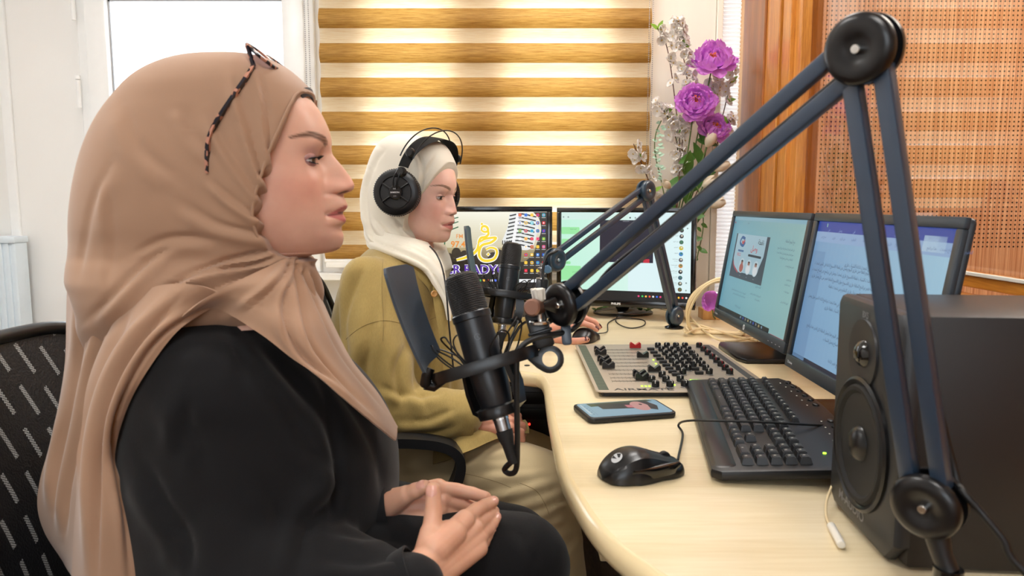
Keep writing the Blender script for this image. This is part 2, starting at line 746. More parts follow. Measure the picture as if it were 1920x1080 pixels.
def glass_mat(name, tint=(1, 1, 1), refl=1.0):
    m, nt, N, L, b = mk(name)
    N.remove(b)
    t = N.new('ShaderNodeBsdfTransparent')
    t.inputs[0].default_value = (*tint, 1)
    g = N.new('ShaderNodeBsdfGlossy')
    g.inputs['Roughness'].default_value = 0.005
    fr = N.new('ShaderNodeLayerWeight')
    fr.inputs[0].default_value = 0.5
    pw = N.new('ShaderNodeMath')
    pw.operation = 'POWER'
    pw.inputs[1].default_value = 4.0
    L.new(fr.outputs['Facing'], pw.inputs[0])
    ml = N.new('ShaderNodeMath')
    ml.operation = 'MULTIPLY_ADD'
    ml.use_clamp = True
    ml.inputs[1].default_value = 0.9 * refl
    ml.inputs[2].default_value = 0.04
    L.new(pw.outputs[0], ml.inputs[0])
    ms = N.new('ShaderNodeMixShader')
    L.new(ml.outputs[0], ms.inputs[0])
    L.new(t.outputs[0], ms.inputs[1])
    L.new(g.outputs[0], ms.inputs[2])
    L.new(ms.outputs[0], N['Material Output'].inputs[0])
    return m


M['glass'] = glass_mat('window glass')


def window(name, o, sash=0.075, fr=0.045, mull=(), y0=WY - 0.02, y1=WY + 0.06):
    xa, xb, za, zb = o
    bm = NB()
    box(bm, (xa, y0, za), (xa + fr, y1, zb), bev=0.004)
    box(bm, (xb - fr, y0, za), (xb, y1, zb), bev=0.004)
    box(bm, (xa + fr, y0, za), (xb - fr, y1, za + fr), bev=0.004)
    box(bm, (xa + fr, y0, zb - fr), (xb - fr, y1, zb), bev=0.004)
    f = struct(name, bm, M['pvc'])
    bays = []
    e = [xa + fr] + [c for m in mull for c in m] + [xb - fr]
    for i in range(0, len(e), 2):
        bays.append((e[i], e[i + 1]))
    for m in mull:
        bm = NB()
        box(bm, (m[0], y0, za + fr), (m[1], y1, zb - fr), bev=0.004)
        c = obj('mullion', bm, M['pvc'], f)
    for a, b in bays:
        bm = NB()
        s = sash
        ya, yb = y0 - 0.012, y1 - 0.02
        z0, z1 = za + fr - 0.008, zb - fr + 0.008
        a_, b_ = a - 0.008, b + 0.008
        box(bm, (a_, ya, z0), (a_ + s, yb, z1), bev=0.006)
        box(bm, (b_ - s, ya, z0), (b_, yb, z1), bev=0.006)
        box(bm, (a_ + s, ya, z0), (b_ - s, yb, z0 + s), bev=0.006)
        box(bm, (a_ + s, ya, z1 - s), (b_ - s, yb, z1), bev=0.006)
        g = 0.006  # dark gasket line
        sa = obj('sash', bm, M['pvc'], f)
        bm = NB()
        box(bm, (a_ + s, y0 + 0.012, z0 + s), (a_ + s + g, y0 + 0.02, z1 - s))
        box(bm, (b_ - s - g, y0 + 0.012, z0 + s), (b_ - s, y0 + 0.02, z1 - s))
        box(bm, (a_ + s, y0 + 0.012, z0 + s), (b_ - s, y0 + 0.02, z0 + s + g))
        box(bm, (a_ + s, y0 + 0.012, z1 - s - g), (b_ - s, y0 + 0.02, z1 - s))
        obj('gasket', bm, M['steel'], sa)
        bm = NB()
        box(bm, (a_ + s, y0 + 0.022, z0 + s), (b_ - s, y0 + 0.026, z1 - s))
        obj('pane', bm, M['glass'], sa)
    return f


w1 = window('window_1', W1O, sash=0.07, fr=0.04)
for zz in (1.73, 1.45):   # hinges on the left of the frame
    bm = NB()
    cyl(bm, (W1O[0] + 0.004, WY - 0.038, zz - 0.045), (W1O[0] + 0.004, WY - 0.038, zz + 0.045), 0.007, bev=0.001)
    cyl(bm, (W1O[0] + 0.004, WY - 0.038, zz + 0.047), (W1O[0] + 0.004, WY - 0.038, zz + 0.06), 0.0078, bev=0.001)
    obj('hinge', bm, M['pvc'], w1)
w2 = window('window_2', W2O, sash=0.06, fr=0.035, mull=((-0.15, -0.075),))
# rear window frame (behind the camera)
w3 = window('window_3', W3O, sash=0.06, fr=0.04, y0=RY - 0.08, y1=RY + 0.0)
bm = NB(); box(bm, (W1O[0] - 0.02, WY - 0.06, 0.835), (W2O[1] + 0.03, WY, 0.86), bev=0.004); struct('trim_5', bm, M['pvc'])

# ------------------------------------------------ booth wall: oak frame, glass and the perforated room behind
TW = 0.11
YG = 2.0   # far end of the glass
SZ = 0.974
bm = NB(); box(bm, (WX, RY, 0), (WX + TW, YG + 0.12, 0.86)); struct('wall_right', bm, M['wood_h'])
bm = NB(); box(bm, (WX, YG + 0.12, 0), (WX + TW, WY + 0.3, CZ)); box(bm, (WX, RY, 2.2), (WX + TW, YG + 0.12, CZ)); struct('wall_right', bm, M['wood_dark'])


def yat(px):
    return WX * F * 1.0176 / (px - 960)


bm = NB(); box(bm, (WX - 0.008, yat(1400), 0.7), (WX, WY, CZ), bev=0.002); struct('trim_6', bm, M['wood_pale'])  # paler oak puts the light on this frame edge into its colour
bm = NB(); box(bm, (WX - 0.022, yat(1440), 0.7), (WX, yat(1400), CZ), bev=0.003); struct('trim_7', bm, M['wood_dark'])
bm = NB(); box(bm, (WX - 0.016, yat(1464), 0.86), (WX, yat(1440), CZ), bev=0.003); struct('trim_8', bm, M['wood'])
bm = NB(); box(bm, (WX - 0.01, yat(1481), 0.86), (WX + 0.03, yat(1466), CZ), bev=0.002); struct('trim_9', bm, M['wood'])
bm = NB(); box(bm, (WX + 0.002, yat(1493), 0.86), (WX + 0.03, yat(1481), CZ), bev=0.002); struct('trim_10', bm, M['wood'])
# sill beads
bm = NB(); box(bm, (WX + 0.002, RY, SZ - 0.022), (WX + 0.05, yat(1481), SZ), bev=0.002); struct('trim_11', bm, M['wood_h'])
bm = NB(); box(bm, (WX - 0.001, RY, SZ - 0.002), (WX + 0.006, yat(1490), SZ + 0.004), bev=0.001); struct('trim_12', bm, M['white_plastic'])
bm = NB(); box(bm, (WX - 0.018, RY, SZ - 0.1), (WX + 0.02, yat(1440), SZ - 0.034), bev=0.004); struct('trim_13', bm, M['wood_h'])
bm = NB(); box(bm, (WX + 0.036, RY + 0.02, SZ + 0.001), (WX + 0.042, yat(1486), 2.199)); g = struct('window_4', bm, M['glass'])

# perforated oak panel: holes drilled on a 16 mm grid
m, nt, N, L, b = mk('perforated oak panel')
M['perf'] = m
tc = N.new('ShaderNodeTexCoord')
sep = N.new('ShaderNodeSeparateXYZ')
L.new(tc.outputs['Object'], sep.inputs[0])


def mth(op, a, b_=None, c=None):
    n = N.new('ShaderNodeMath')
    n.operation = op
    for i, v in enumerate((a, b_, c)):
        if v is None:
            continue
        if isinstance(v, (int, float)):
            n.inputs[i].default_value = v
        else:
            L.new(v, n.inputs[i])
    return n.outputs[0]


px_ = mth('SUBTRACT', mth('FRACT', mth('DIVIDE', sep.outputs[0], 0.016)), 0.5)
pz_ = mth('SUBTRACT', mth('FRACT', mth('DIVIDE', sep.outputs[2], 0.016)), 0.5)
dd = mth('SQRT', mth('ADD', mth('MULTIPLY', px_, px_), mth('MULTIPLY', pz_, pz_)))
hole = mth('LESS_THAN', dd, 0.2)
above = mth('GREATER_THAN', sep.outputs[2], 0.928)
hole = mth('MULTIPLY', hole, above)
mp = N.new('ShaderNodeMapping'); mp.inputs['Scale'].default_value = (260, 1, 3)
L.new(tc.outputs['Object'], mp.inputs[0])
n1 = N.new('ShaderNodeTexNoise'); n1.inputs['Scale'].default_value = 1; n1.inputs['Detail'].default_value = 4
L.new(mp.outputs[0], n1.inputs['Vector'])
cr = N.new('ShaderNodeValToRGB')
cr.color_ramp.elements[0].position = 0.35; cr.color_ramp.elements[0].color = lin((190, 124, 82))
cr.color_ramp.elements[1].position = 0.65; cr.color_ramp.elements[1].color = lin((234, 182, 138))
L.new(n1.outputs['Fac'], cr.inputs[0])
mx = N.new('ShaderNodeMixRGB'); mx.inputs[2].default_value = lin((28, 16, 14))
L.new(hole, mx.inputs[0]); L.new(cr.outputs[0], mx.inputs[1]); L.new(mx.outputs[0], b.inputs['Base Color'])
b.inputs['Roughness'].default_value = 0.4
bp = N.new('ShaderNodeBump'); bp.inputs['Strength'].default_value = 0.6; bp.inputs['Distance'].default_value = 0.003; bp.invert = True
L.new(hole, bp.inputs['Height']); L.new(bp.outputs[0], b.inputs['Normal'])
bm = NB(); box(bm, (WX + TW, 2.67, 0), (3.0, 2.78, CZ)); struct('wall_booth', bm, m)
bm = NB(); box(bm, (3.0, RY, 0), (3.1, 2.78, CZ)); struct('wall_booth_side', bm, M['wood_pale'])

# ceiling lamps
lamp_m = emis('warm led panel', (255, 251, 246), 11.5)
lamp_b = emis('booth led panel', (255, 244, 230), 15.5)


def ceiling_light(x, y, sx, sy, m, label):
    t = thing('ceiling_light', label, 'ceiling light', (x, y, CZ))
    bm = NB()
    for a, b_ in (((-sx, -sy), (sx, -sy + 0.015)), ((-sx, sy - 0.015), (sx, sy)), ((-sx, -sy + 0.015), (-sx + 0.015, sy - 0.015)), ((sx - 0.015, -sy + 0.015), (sx, sy - 0.015))):
        box(bm, (x + a[0], y + a[1], CZ - 0.012), (x + b_[0], y + b_[1], CZ - 0.001))
    obj('frame', bm, M['pvc'], t)
    bm = NB()
    box(bm, (x - sx + 0.015, y - sy + 0.015, CZ - 0.009), (x + sx - 0.015, y + sy - 0.015, CZ - 0.002))
    obj('diffuser', bm, m, t)


ceiling_light(0.25, 1.72, 0.3, 0.3, lamp_m, 'square warm led panel in the ceiling above the desk')
ceiling_light(-1.1, 0.9, 0.3, 0.3, lamp_m, 'square warm led panel in the ceiling near the left wall')
ceiling_light(0.0, -0.3, 0.3, 0.3, lamp_m, 'square warm led panel in the ceiling behind the camera')
ceiling_light(1.8, 1.6, 0.45, 0.3, lamp_b, 'wide led panel in the ceiling of the booth behind the glass')

# ------------------------------------------------ zebra roller blind
BY = WY - 0.075
bxl, bxr = P(604, 240, BY).x, P(1217, 240, BY).x
zl = lambda y: P(900, y, BY).z
z0 = zl(371)
pitch = (zl(53) - zl(371)) / 5
dh = 0.575 * pitch


def blind_mat(name, c1, c2, tr, transp):
    m, nt, N, L, b = mk(name)
    tc = N.new('ShaderNodeTexCoord')
    mp = N.new('ShaderNodeMapping')
    mp.inputs['Scale'].default_value = (14, 14, 420)
    L.new(tc.outputs['Object'], mp.inputs[0])
    n = N.new('ShaderNodeTexNoise')
    n.inputs['Scale'].default_value = 1
    n.inputs['Detail'].default_value = 6
    n.inputs['Roughness'].default_value = 0.7
    L.new(mp.outputs[0], n.inputs['Vector'])
    cr = N.new('ShaderNodeValToRGB')
    cr.color_ramp.elements[0].position = 0.32
    cr.color_ramp.elements[0].color = lin(c1)
    cr.color_ramp.elements[1].position = 0.68
    cr.color_ramp.elements[1].color = lin(c2)
    L.new(n.outputs['Fac'], cr.inputs[0])
    L.new(cr.outputs[0], b.inputs['Base Color'])
    b.inputs['Roughness'].default_value = 0.6
    t = N.new('ShaderNodeBsdfTranslucent')
    L.new(cr.outputs[0], t.inputs[0])
    ms = N.new('ShaderNodeMixShader')
    ms.inputs[0].default_value = tr
    L.new(b.outputs[0], ms.inputs[1])
    L.new(t.outputs[0], ms.inputs[2])
    tp = N.new('ShaderNodeBsdfTransparent')
    ms2 = N.new('ShaderNodeMixShader')
    ms2.inputs[0].default_value = transp
    L.new(ms.outputs[0], ms2.inputs[1])
    L.new(tp.outputs[0], ms2.inputs[2])
    L.new(ms2.outputs[0], N['Material Output'].inputs[0])
    return m


M['slat'] = blind_mat('gold woven blind band', (146, 100, 36), (212, 168, 90), 0.5, 0.0)
M['sheer'] = blind_mat('sheer blind band', (236, 214, 172), (255, 248, 226), 0.6, 0.14)
M['pleat'] = blind_mat('white pleated blind', (240, 240, 240), (250, 250, 250), 0.5, 0.0)
t = thing('roller_blind', 'gold and cream striped day and night roller blind on the back window', 'blind', ((bxl + bxr) / 2, BY, 1.4))
bmd, bml = NB(), NB()
zt = zl(-60)
zbot = zl(486)
k = -3
while True:
    za = z0 + k * pitch
    if za > zt:
        break
    for (a, b_, bmx, out) in ((za, za + dh, bmd, 0.014), (za + dh, za + pitch, bml, 0.0)):
        a, b_ = max(a, zbot), b_
        if b_ <= zbot + 1e-4:
            continue
        n = 9
        rows = []
        for i in range(n + 1):
            s = i / n
            z = a + (b_ - a) * s
            # opaque band bellies forward, heaviest low down; sheer band leans back to it
            off = out * math.sin(PI * min(1, s) ** 0.8) if out else -0.004 * math.sin(PI * s)
            rows.append([bmx.verts.new((x, BY - off + 0.0005, z)) for x in (bxl, (bxl + bxr) / 2, bxr)])
        for r0, r1 in zip(rows, rows[1:]):
            for q in range(2):
                bmx.faces.new((r0[q], r0[q + 1], r1[q + 1], r1[q]))
    k += 1
obj('opaque_bands', bmd, M['slat'], t)
obj('sheer_bands', bml, M['sheer'], t)
# rear layer of the same fabric, hanging behind
bm = NB()
k = -3
while z0 + k * pitch < zt:
    za = z0 + k * pitch + dh * 1.12
    if za > zbot:
        box(bm, (bxl + 0.002, BY + 0.028, za), (bxr - 0.002, BY + 0.0285, za + pitch * 0.42))
    k += 1
obj('rear_bands', bm, M['sheer'], t)
bm = NB(); cyl(bm, (bxl - 0.004, BY + 0.004, zbot - 0.006), (bxr + 0.004, BY + 0.004, zbot - 0.006), 0.009, bev=0.002)
box(bm, (bxl, BY - 0.004, zbot - 0.028), (bxr, BY + 0.012, zbot - 0.004), bev=0.003)
obj('bottom_rail', bm, M['pvc'], t)


def chain(px, zlo, label):
    bm = NB()
    for off in (-0.006, 0.006):
        z = zlo
        x = P(px, 240, BY - 0.02).x + off
        while z < 2.02:
            bmesh.ops.create_icosphere(bm, subdivisions=1, radius=0.0021, matrix=Matrix.Translation((x, BY - 0.02, z)))
            z += 0.0062
    return bm


obj('bead_chain', chain(1217, 1.02, ''), M['steel'], t)
c2 = obj('bead_chain', chain(581, 0.93, ''), M['steel'])
tag(c2, 'white beaded pull chain hanging beside the left window', 'blind chain')

# backlit pleated blind in the corner window
x0, x1 = P(1346, 300, WY).x, WX - 0.006
bm = NB()
rows = []
k = 0
z = 0.79
while z < 2.3:
    y = WY - 0.004 - (0.010 if k % 2 else 0)
    rows.append([bm.verts.new((x, y, z)) for x in (x0, x1)])
    z += 0.0065
    k += 1
for r0, r1 in zip(rows, rows[1:]):
    bm.faces.new((r0[0], r0[1], r1[1], r1[0]))
pb_ = obj('pleated_blind', bm, M['pleat'], smooth=False)
tag(pb_, 'narrow white pleated blind glowing in the corner between flowers and oak frame', 'blind')

# ------------------------------------------------ white panel at the left edge
t = thing('panel_heater', 'pale bluish white ribbed panel low against the wall at the left edge', 'heater', (-1.70, 2.43, 0))
xr = P(33, 520, 2.41).x
zc = P(33, 456, 2.41).z
bm = NB()
n_ = 12
for k in range(n_):
    xa = LX + 0.004 + (xr - LX - 0.004) * k / n_
    xb = LX + 0.004 + (xr - LX - 0.004) * (k + 1) / n_
    box(bm, (xa, 2.41 if k % 2 else 2.414, 0.12), (xb, 2.47, zc), bev=0.002)
obj('panel', bm, M['cabinet'], t)
bm = NB(); box(bm, (LX + 0.003, 2.405, zc), (xr + 0.003, 2.475, zc + 0.022), bev=0.004); obj('top_cover', bm, M['cabinet'], t)
for x in (LX + 0.03, xr - 0.03):
    bm = NB(); box(bm, (x - 0.012, 2.42, 0), (x + 0.012, 2.47, 0.125), bev=0.003); obj('foot', bm, M['pvc'], t)
bm = NB(); cyl(bm, (LX + 0.07, 2.43, 0.12), (LX + 0.07, 2.43, 0.0), 0.008); obj('pipe', bm, M['steel'], t)

# ------------------------------------------------ desk
dpoly = [(0.062, 1.44), (0.058, 1.2), (0.06, 0.93), (0.065, 0.87), (0.074, 0.81), (0.082, 0.76), (0.095, 0.71), (0.116, 0.662), (0.143, 0.615), (0.18, 0.57), (0.23, 0.53), (0.29, 0.5), (0.36, 0.482), (0.45, 0.475), (0.7, 0.475), (0.745, 0.475), (0.745, 0.52), (0.745, 2.4), (0.745, 2.44), (0.7, 2.44), (-0.96, 2.44), (-1.0, 2.44), (-1.0, 2.4), (-1.0, 1.87), (-0.26, 1.87), (-0.16, 1.87), (-0.08, 1.8), (-0.02, 1.52), (-0.005, 1.475), (0.025, 1.45)]
curve = [V((x, y, 0)) for x, y in dpoly]
for _ in range(4):
    nc = []
    for i, p in enumerate(curve):
        q = curve[(i + 1) % len(curve)]
        nc += [p * 0.75 + q * 0.25, p * 0.25 + q * 0.75]
    curve = nc
L_ = [0]
for i in range(len(curve)): L_.append(L_[-1] + (curve[(i + 1) % len(curve)] - curve[i]).length)
NP = 360
sm = []
j = 0
for i in range(NP):
    s_ = L_[-1] * i / NP
    while L_[j + 1] < s_: j += 1
    sm.append(curve[j].lerp(curve[(j + 1) % len(curve)], (s_ - L_[j]) / max(1e-9, L_[j + 1] - L_[j])))
nrm_ = []
for i in range(NP):
    d_ = (sm[(i + 2) % NP] - sm[i - 2]).normalized()
    nrm_.append(V((-d_.y, d_.x, 0)))
ar = sum(sm[i].x * sm[(i + 1) % NP].y - sm[(i + 1) % NP].x * sm[i].y for i in range(NP))
if ar < 0: nrm_ = [-q for q in nrm_]          # inward normals
t = thing('desk', 'cream laminate studio desk with a rounded corner running along the glass', 'desk', (0.4, 1.2, 0))
bm = NB()
loops = []
th_, rr_ = 0.03, 0.012
prof_ = [(rr_ * (1 - math.cos(R(a))), DESK_Z - rr_ + rr_ * math.sin(R(a))) for a in (90, 75, 60, 45, 30, 15, 0)] + [(rr_ * (1 - math.cos(R(a))), DESK_Z - th_ + rr_ - rr_ * math.sin(R(a))) for a in (0, 30, 60, 90)]
for off, z in prof_:
    loops.append([bm.verts.new((sm[i].x + nrm_[i].x * off, sm[i].y + nrm_[i].y * off, z)) for i in range(NP)])
for a_, b_ in zip(loops, loops[1:]):
    for i in range(NP):
        f = bm.faces.new((a_[i], a_[(i + 1) % NP], b_[(i + 1) % NP], b_[i])); f.material_index = 1
bm.faces.new(loops[0]); f = bm.faces.new(loops[-1]); f.material_index = 1
obj('desktop', bm, [M['desk'], M['desk_edge']], t)
bm = NB()
box(bm, (0.715, 0.55, 0), (0.74, 2.4, DESK_Z - 0.03))
obj('back_panel', bm, M['desk_edge'], t)
bm = NB(); box(bm, (-1.0, 1.95, 0), (-0.975, 2.4, DESK_Z - 0.03)); obj('side_panel', bm, M['desk_edge'], t)
bm = NB(); box(bm, (0.35, 0.56, 0), (0.715, 0.585, DESK_Z - 0.03)); obj('side_panel', bm, M['desk_edge'], t)
bm = NB(); box(bm, (0.165, 1.3, 0.425), (0.715, 1.4, 0.441), bev=0.003); obj('shelf', bm, M['desk_edge'], t)
bm = NB(); box(bm, (0.4, 1.3, 0), (0.42, 1.4, 0.425)); obj('shelf_support', bm, M['desk_edge'], t)
bm = NB(); cyl(bm, (0.032, 1.52, DESK_Z - 0.001), (0.032, 1.52, DESK_Z + 0.0012), 0.006, n=20); obj('cable_grommet', bm, M['black'], t)

# computer tower under the desk
t = thing('computer_tower', 'black computer tower with a red light standing under the desk', 'computer', (0.05, 2.0, 0))
bm = NB(); box(bm, (-0.06, 1.98, 0.015), (0.14, 2.36, 0.6), bev=0.008); obj('case', bm, M['black'], t)
bm = NB(); box(bm, (-0.055, 1.965, 0.02), (0.135, 1.982, 0.595), bev=0.006)
obj('front_panel', bm, M['black_soft'], t)
for z in (0.56, 0.515):
    bm = NB(); box(bm, (-0.03, 1.961, z - 0.017), (0.115, 1.967, z + 0.017), bev=0.002); obj('drive_bay', bm, M['black'], t)
bm = NB(); cyl(bm, (0.048, 1.962, 0.487), (0.048, 1.958, 0.487), 0.003, n=12); obj('power_light', bm, M['led_red'], t)
for x in (-0.04, 0.12):
    for y in (2.02, 2.32):
        bm = NB(); cyl(bm, (x, y, 0), (x, y, 0.016), 0.012); obj('foot', bm, M['rubber'], t)
# ================================================================ monitors
def make_monitor(name, label, O, u, v, W, H, bez, draw, smat, dep=0.035, bulge=0.03, group=None, foot=None, logo=None, base_label=None, bez_col='black', bottom=None):
    """O bottom-left front corner, u right, v up (unit vectors)"""
    u = V(u).normalized()
    v = V(v).normalized()
    n = u.cross(v).normalized()
    M4 = Matrix((u, v, n)).transposed().to_4x4()
    M4.translation = O
    c = O + u * (W / 2)
    t = thing(name, label, 'monitor', (c.x, c.y, DESK_Z), group=group)
    bb = bottom or bez
    bm = NB()
    prism(bm, rrect(0, 0, W, H, 0.008), -dep, -0.006, M4, bev=0.004)
    prism(bm, rrect(W * 0.12, H * 0.12, W * 0.88, H * 0.88, 0.02), -dep - bulge, -dep + 0.004, M4, bev=0.015)
    obj('housing', bm, M[bez_col], t)
    bm = NB()
    for a, b_ in (((0, 0), (W, bb)), ((0, H - bez), (W, H)), ((0, bb), (bez, H - bez)), ((W - bez, bb), (W, H - bez))):
        box(bm, (a[0], a[1], -0.008), (b_[0], b_[1], 0.0), M4, bev=0.0018)
    bz = obj('bezel', bm, M[bez_col], t)
    pc = Pic()

    def uv(px, py):
        d = ray(px, py)
        o = V((0, 0, CAM_Z))
        k = (O - n * 0.005 - o).dot(n) / d.dot(n)
        q = o + d * k - (O - n * 0.005)
        return (q.dot(u), q.dot(v))

    draw(pc, uv, bez, bb, W - bez, H - bez)
    Ms = M4 @ Matrix.Translation((0, 0, -0.005))
    pc.build('screen', Ms, smat, t)
    if logo:
        pl = Pic()
        logo(pl, uv, W, H)
        pl.build('maker_mark', M4 @ Matrix.Translation((0, 0, 0.0003)), M['print'], bz, step=0.0001)
    if foot:
        foot(t, O, u, v, n, W, H)
    return t


def wedge_foot(cx0, cx1, y0, y1):
    def f(t, O, u, v, n, W, H):
        c = O + u * (W / 2) + v * (H * 0.35) - n * 0.05
        bm = NB()
        pts = [(cx0 + 0.0, y0 + 0.03), (cx0 + 0.012, y0), (cx1, y0), (cx1, y1), (cx0 + 0.012, y1), (cx0, y1 - 0.03)]
        prism(bm, pts, DESK_Z + 0.001, DESK_Z + 0.011, bev=0.002)
        obj('stand_base', bm, M['black_soft'], t)
        bm = NB()
        ym = (y0 + y1) / 2
        sweep(bm, [(cx0 + 0.13, ym, DESK_Z + 0.008), (cx0 + 0.125, ym, DESK_Z + 0.1), (c.x + 0.01, ym, c.z)], 1.0, section=[(-0.035, -0.011), (0.035, -0.011), (0.035, 0.011), (-0.035, 0.011)], up=(1, 0, 0))
        obj('stand_neck', bm, M['black'], t)
    return f


def oval_foot(c, rx, ry, neck_dy=0.045):
    def f(t, O, u, v, n, W, H):
        bm = NB()
        lathe(bm, [(0, 0.0), (rx, 0.0), (rx, 0.006), (rx - 0.006, 0.011), (rx * 0.4, 0.019), (0.02, 0.022), (0, 0.022)], Matrix.Translation((c[0], c[1], DESK_Z + 0.0005)), 48, sy=ry / rx)
        obj('stand_base', bm, M['black_gloss'], t)
        bm = NB()
        box(bm, (c[0] - 0.022, c[1] + 0.0, DESK_Z + 0.018), (c[0] + 0.022, c[1] + 0.022, DESK_Z + 0.2), bev=0.006)
        obj('stand_neck', bm, M['black_gloss'], t)
    return f


def txtlines(pc, uv, lines, size, col, arabic=True):
    for (px, py, s, al) in lines:
        x, y = uv(px, py)
        pc.text(s, x, y, size, col, al, arabic=arabic)


WORDS = ['في', 'من', 'على', 'الحلقة', 'اليوم', 'سوريا', 'نقطة', 'وصل', 'برنامج', 'مع', 'كل', 'هذا', 'الاسبوع', 'صباح', 'الخير', 'نتحدث', 'عن', 'التعليم', 'الشباب', 'حول', 'اذاعة', 'فجر']


def para(pc, x, y, w_, size, col, seed, nl=1, gap=1.7, right=True):
    r = random.Random(seed)
    for k in range(nl):
        cx = x
        end = x - w_ * (1 if k < nl - 1 else r.uniform(0.5, 0.9))
        while cx > end:
            wd = r.choice(WORDS)
            tr, a, b = text_tris(shape_ar(wd))
            pc.text(wd, cx, y - k * size * gap, size, col, 'r', arabic=True)
            cx -= (b - a + 0.28) * size


def grad(pc, x0, y0, x1, y1, c0, c1, n=24, horiz=True):
    for k in range(n):
        s = (k + 0.5) / n
        c = tuple(c0[i] + (c1[i] - c0[i]) * s for i in range(3))
        if horiz:
            pc.rect(x0 + (x1 - x0) * k / n, y0, x0 + (x1 - x0) * (k + 1) / n, y1, c)
        else:
            pc.rect(x0, y0 + (y1 - y0) * k / n, x1, y0 + (y1 - y0) * (k + 1) / n, c)


# -- the two grey screens on the right: px readings in a crop of scale 2.7 at (1300, 360)
def q8(x, y):
    return (1300 + x / 2.7, 360 + y / 2.7)


def draw_web(pc, uv, x0, y0, x1, y1):
    grad(pc, x0, y0, x1, y1, (112, 172, 192), (152, 196, 196))
    pc.up()
    U = lambda x, y: uv(*q8(x, y))
    a = U(200, 150)
    pc.rect(x0, y1 - 0.008, x1, y1, (140, 188, 208))
    pc.rect(x0, y0, x1 - 0.09, y0 + 0.009, (20, 24, 30))
    pc.rect(x0 + 0.004, y1 - 0.016, x0 + 0.012, y1 - 0.013, (170, 50, 70))
    pc.text('docs', x0 + 0.1, y1 - 0.016, 0.006, (90, 120, 130))
    g = [U(218, 208), U(386, 211), U(352, 468), U(186, 424)]
    xa = (g[0][0] + g[3][0]) / 2
    xb = (g[1][0] + g[2][0]) / 2
    yb = g[3][1]
    yt = g[0][1]
    pc.rect(xa, yb, xb, yt, (52, 62, 78))
    pc.up()
    w_ = xb - xa
    h = yt - yb
    X = lambda s: xa + w_ * s
    Y = lambda s: yb + h * s
    pc.poly([(X(0.04), Y(1.0)), (X(0.04), Y(0.42)), (X(0.10), Y(0.25)), (X(0.24), Y(0.14)), (X(0.72), Y(0.16)), (X(0.84), Y(0.3)), (X(0.92), Y(0.58)), (X(0.92), Y(1.0))], (168, 200, 214))
    pc.up()
    pc.line([(X(0.05), Y(0.36)), (X(0.1), Y(0.25)), (X(0.25), Y(0.13))], w_ * 0.02, (176, 60, 74))
    pc.text('نقطة', X(0.86), Y(0.82), h * 0.15, (24, 26, 32), 'r', bold=0.012, arabic=True, sx=1.2)
    pc.text('وصل', X(0.72), Y(0.66), h * 0.17, (204, 52, 60), 'r', bold=0.014, arabic=True, sx=1.2)
    pc.rect(X(0.48), Y(0.53), X(0.86), Y(0.58), (40, 46, 60), h * 0.02)
    pc.text('103.2', X(0.13), Y(0.5), h * 0.1, (206, 62, 66), 'l', bold=0.01, sx=1.25)
    pc.line([(X(0.3), Y(0.9)), (X(0.2), Y(0.92)), (X(0.16), Y(0.8)), (X(0.26), Y(0.74)), (X(0.32), Y(0.82))], w_ * 0.03, (40, 92, 150))
    pc.line([(X(0.22), Y(0.84)), (X(0.26), Y(0.8)), (X(0.3), Y(0.88))], w_ * 0.03, (190, 62, 70))
    pc.line([(X(0.14), Y(0.62)), (X(0.32), Y(0.62))], w_ * 0.02, (60, 110, 160))
    for i, xx in enumerate((0.34, 0.55, 0.76)):
        pc.disc(X(xx), Y(0.3), w_ * 0.085, (196, 216, 226), h * 0.17)
        pc.up()
        pc.disc(X(xx), Y(0.25), w_ * 0.06, (228, 232, 236) if i else (176, 96, 84), h * 0.1)
        pc.disc(X(xx), Y(0.37), w_ * 0.032, (160, 110, 92), h * 0.045)
        pc.disc(X(xx), Y(0.405), w_ * 0.033, (40, 34, 36), h * 0.02)
        pc.text('ضيف', X(xx), Y(0.07), h * 0.035, (210, 214, 220), 'c', arabic=True)
    for (px, py, wd, s, nl) in ((515, 262, 0.05, 0.0085, 1), (512, 300, 0.075, 0.0055, 3), (508, 388, 0.04, 0.006, 1), (495, 455, 0.02, 0.005, 1), (490, 480, 0.03, 0.005, 1), (485, 515, 0.03, 0.005, 1), (478, 572, 0.04, 0.005, 1), (342, 490, 0.045, 0.0065, 1), (265, 520, 0.1, 0.0045, 2), (340, 535, 0.055, 0.005, 2), (238, 590, 0.04, 0.006, 1)):
        x, y = U(px, py)
        para(pc, min(x, x1 - 0.004), y, wd, s, (58, 86, 110), px, nl)
    x, y = U(383, 738)
    pc.rect(x, y - 0.002, x1 - 0.001, y + 0.0085, (186, 40, 58))
    pc.up()
    pc.text('استماع', (x + x1) / 2, y + 0.001, 0.006, (230, 200, 205), 'c', arabic=True)
    pc.text('live', x + 0.004, y - 0.013, 0.007, (20, 130, 160))
    for k in range(9):
        pc.rect(x0 + 0.17 + k * 0.017, y0 + 0.002, x0 + 0.177 + k * 0.017, y0 + 0.007, [(120, 150, 170), (60, 90, 190), (130, 130, 130), (170, 160, 120)][k % 4])


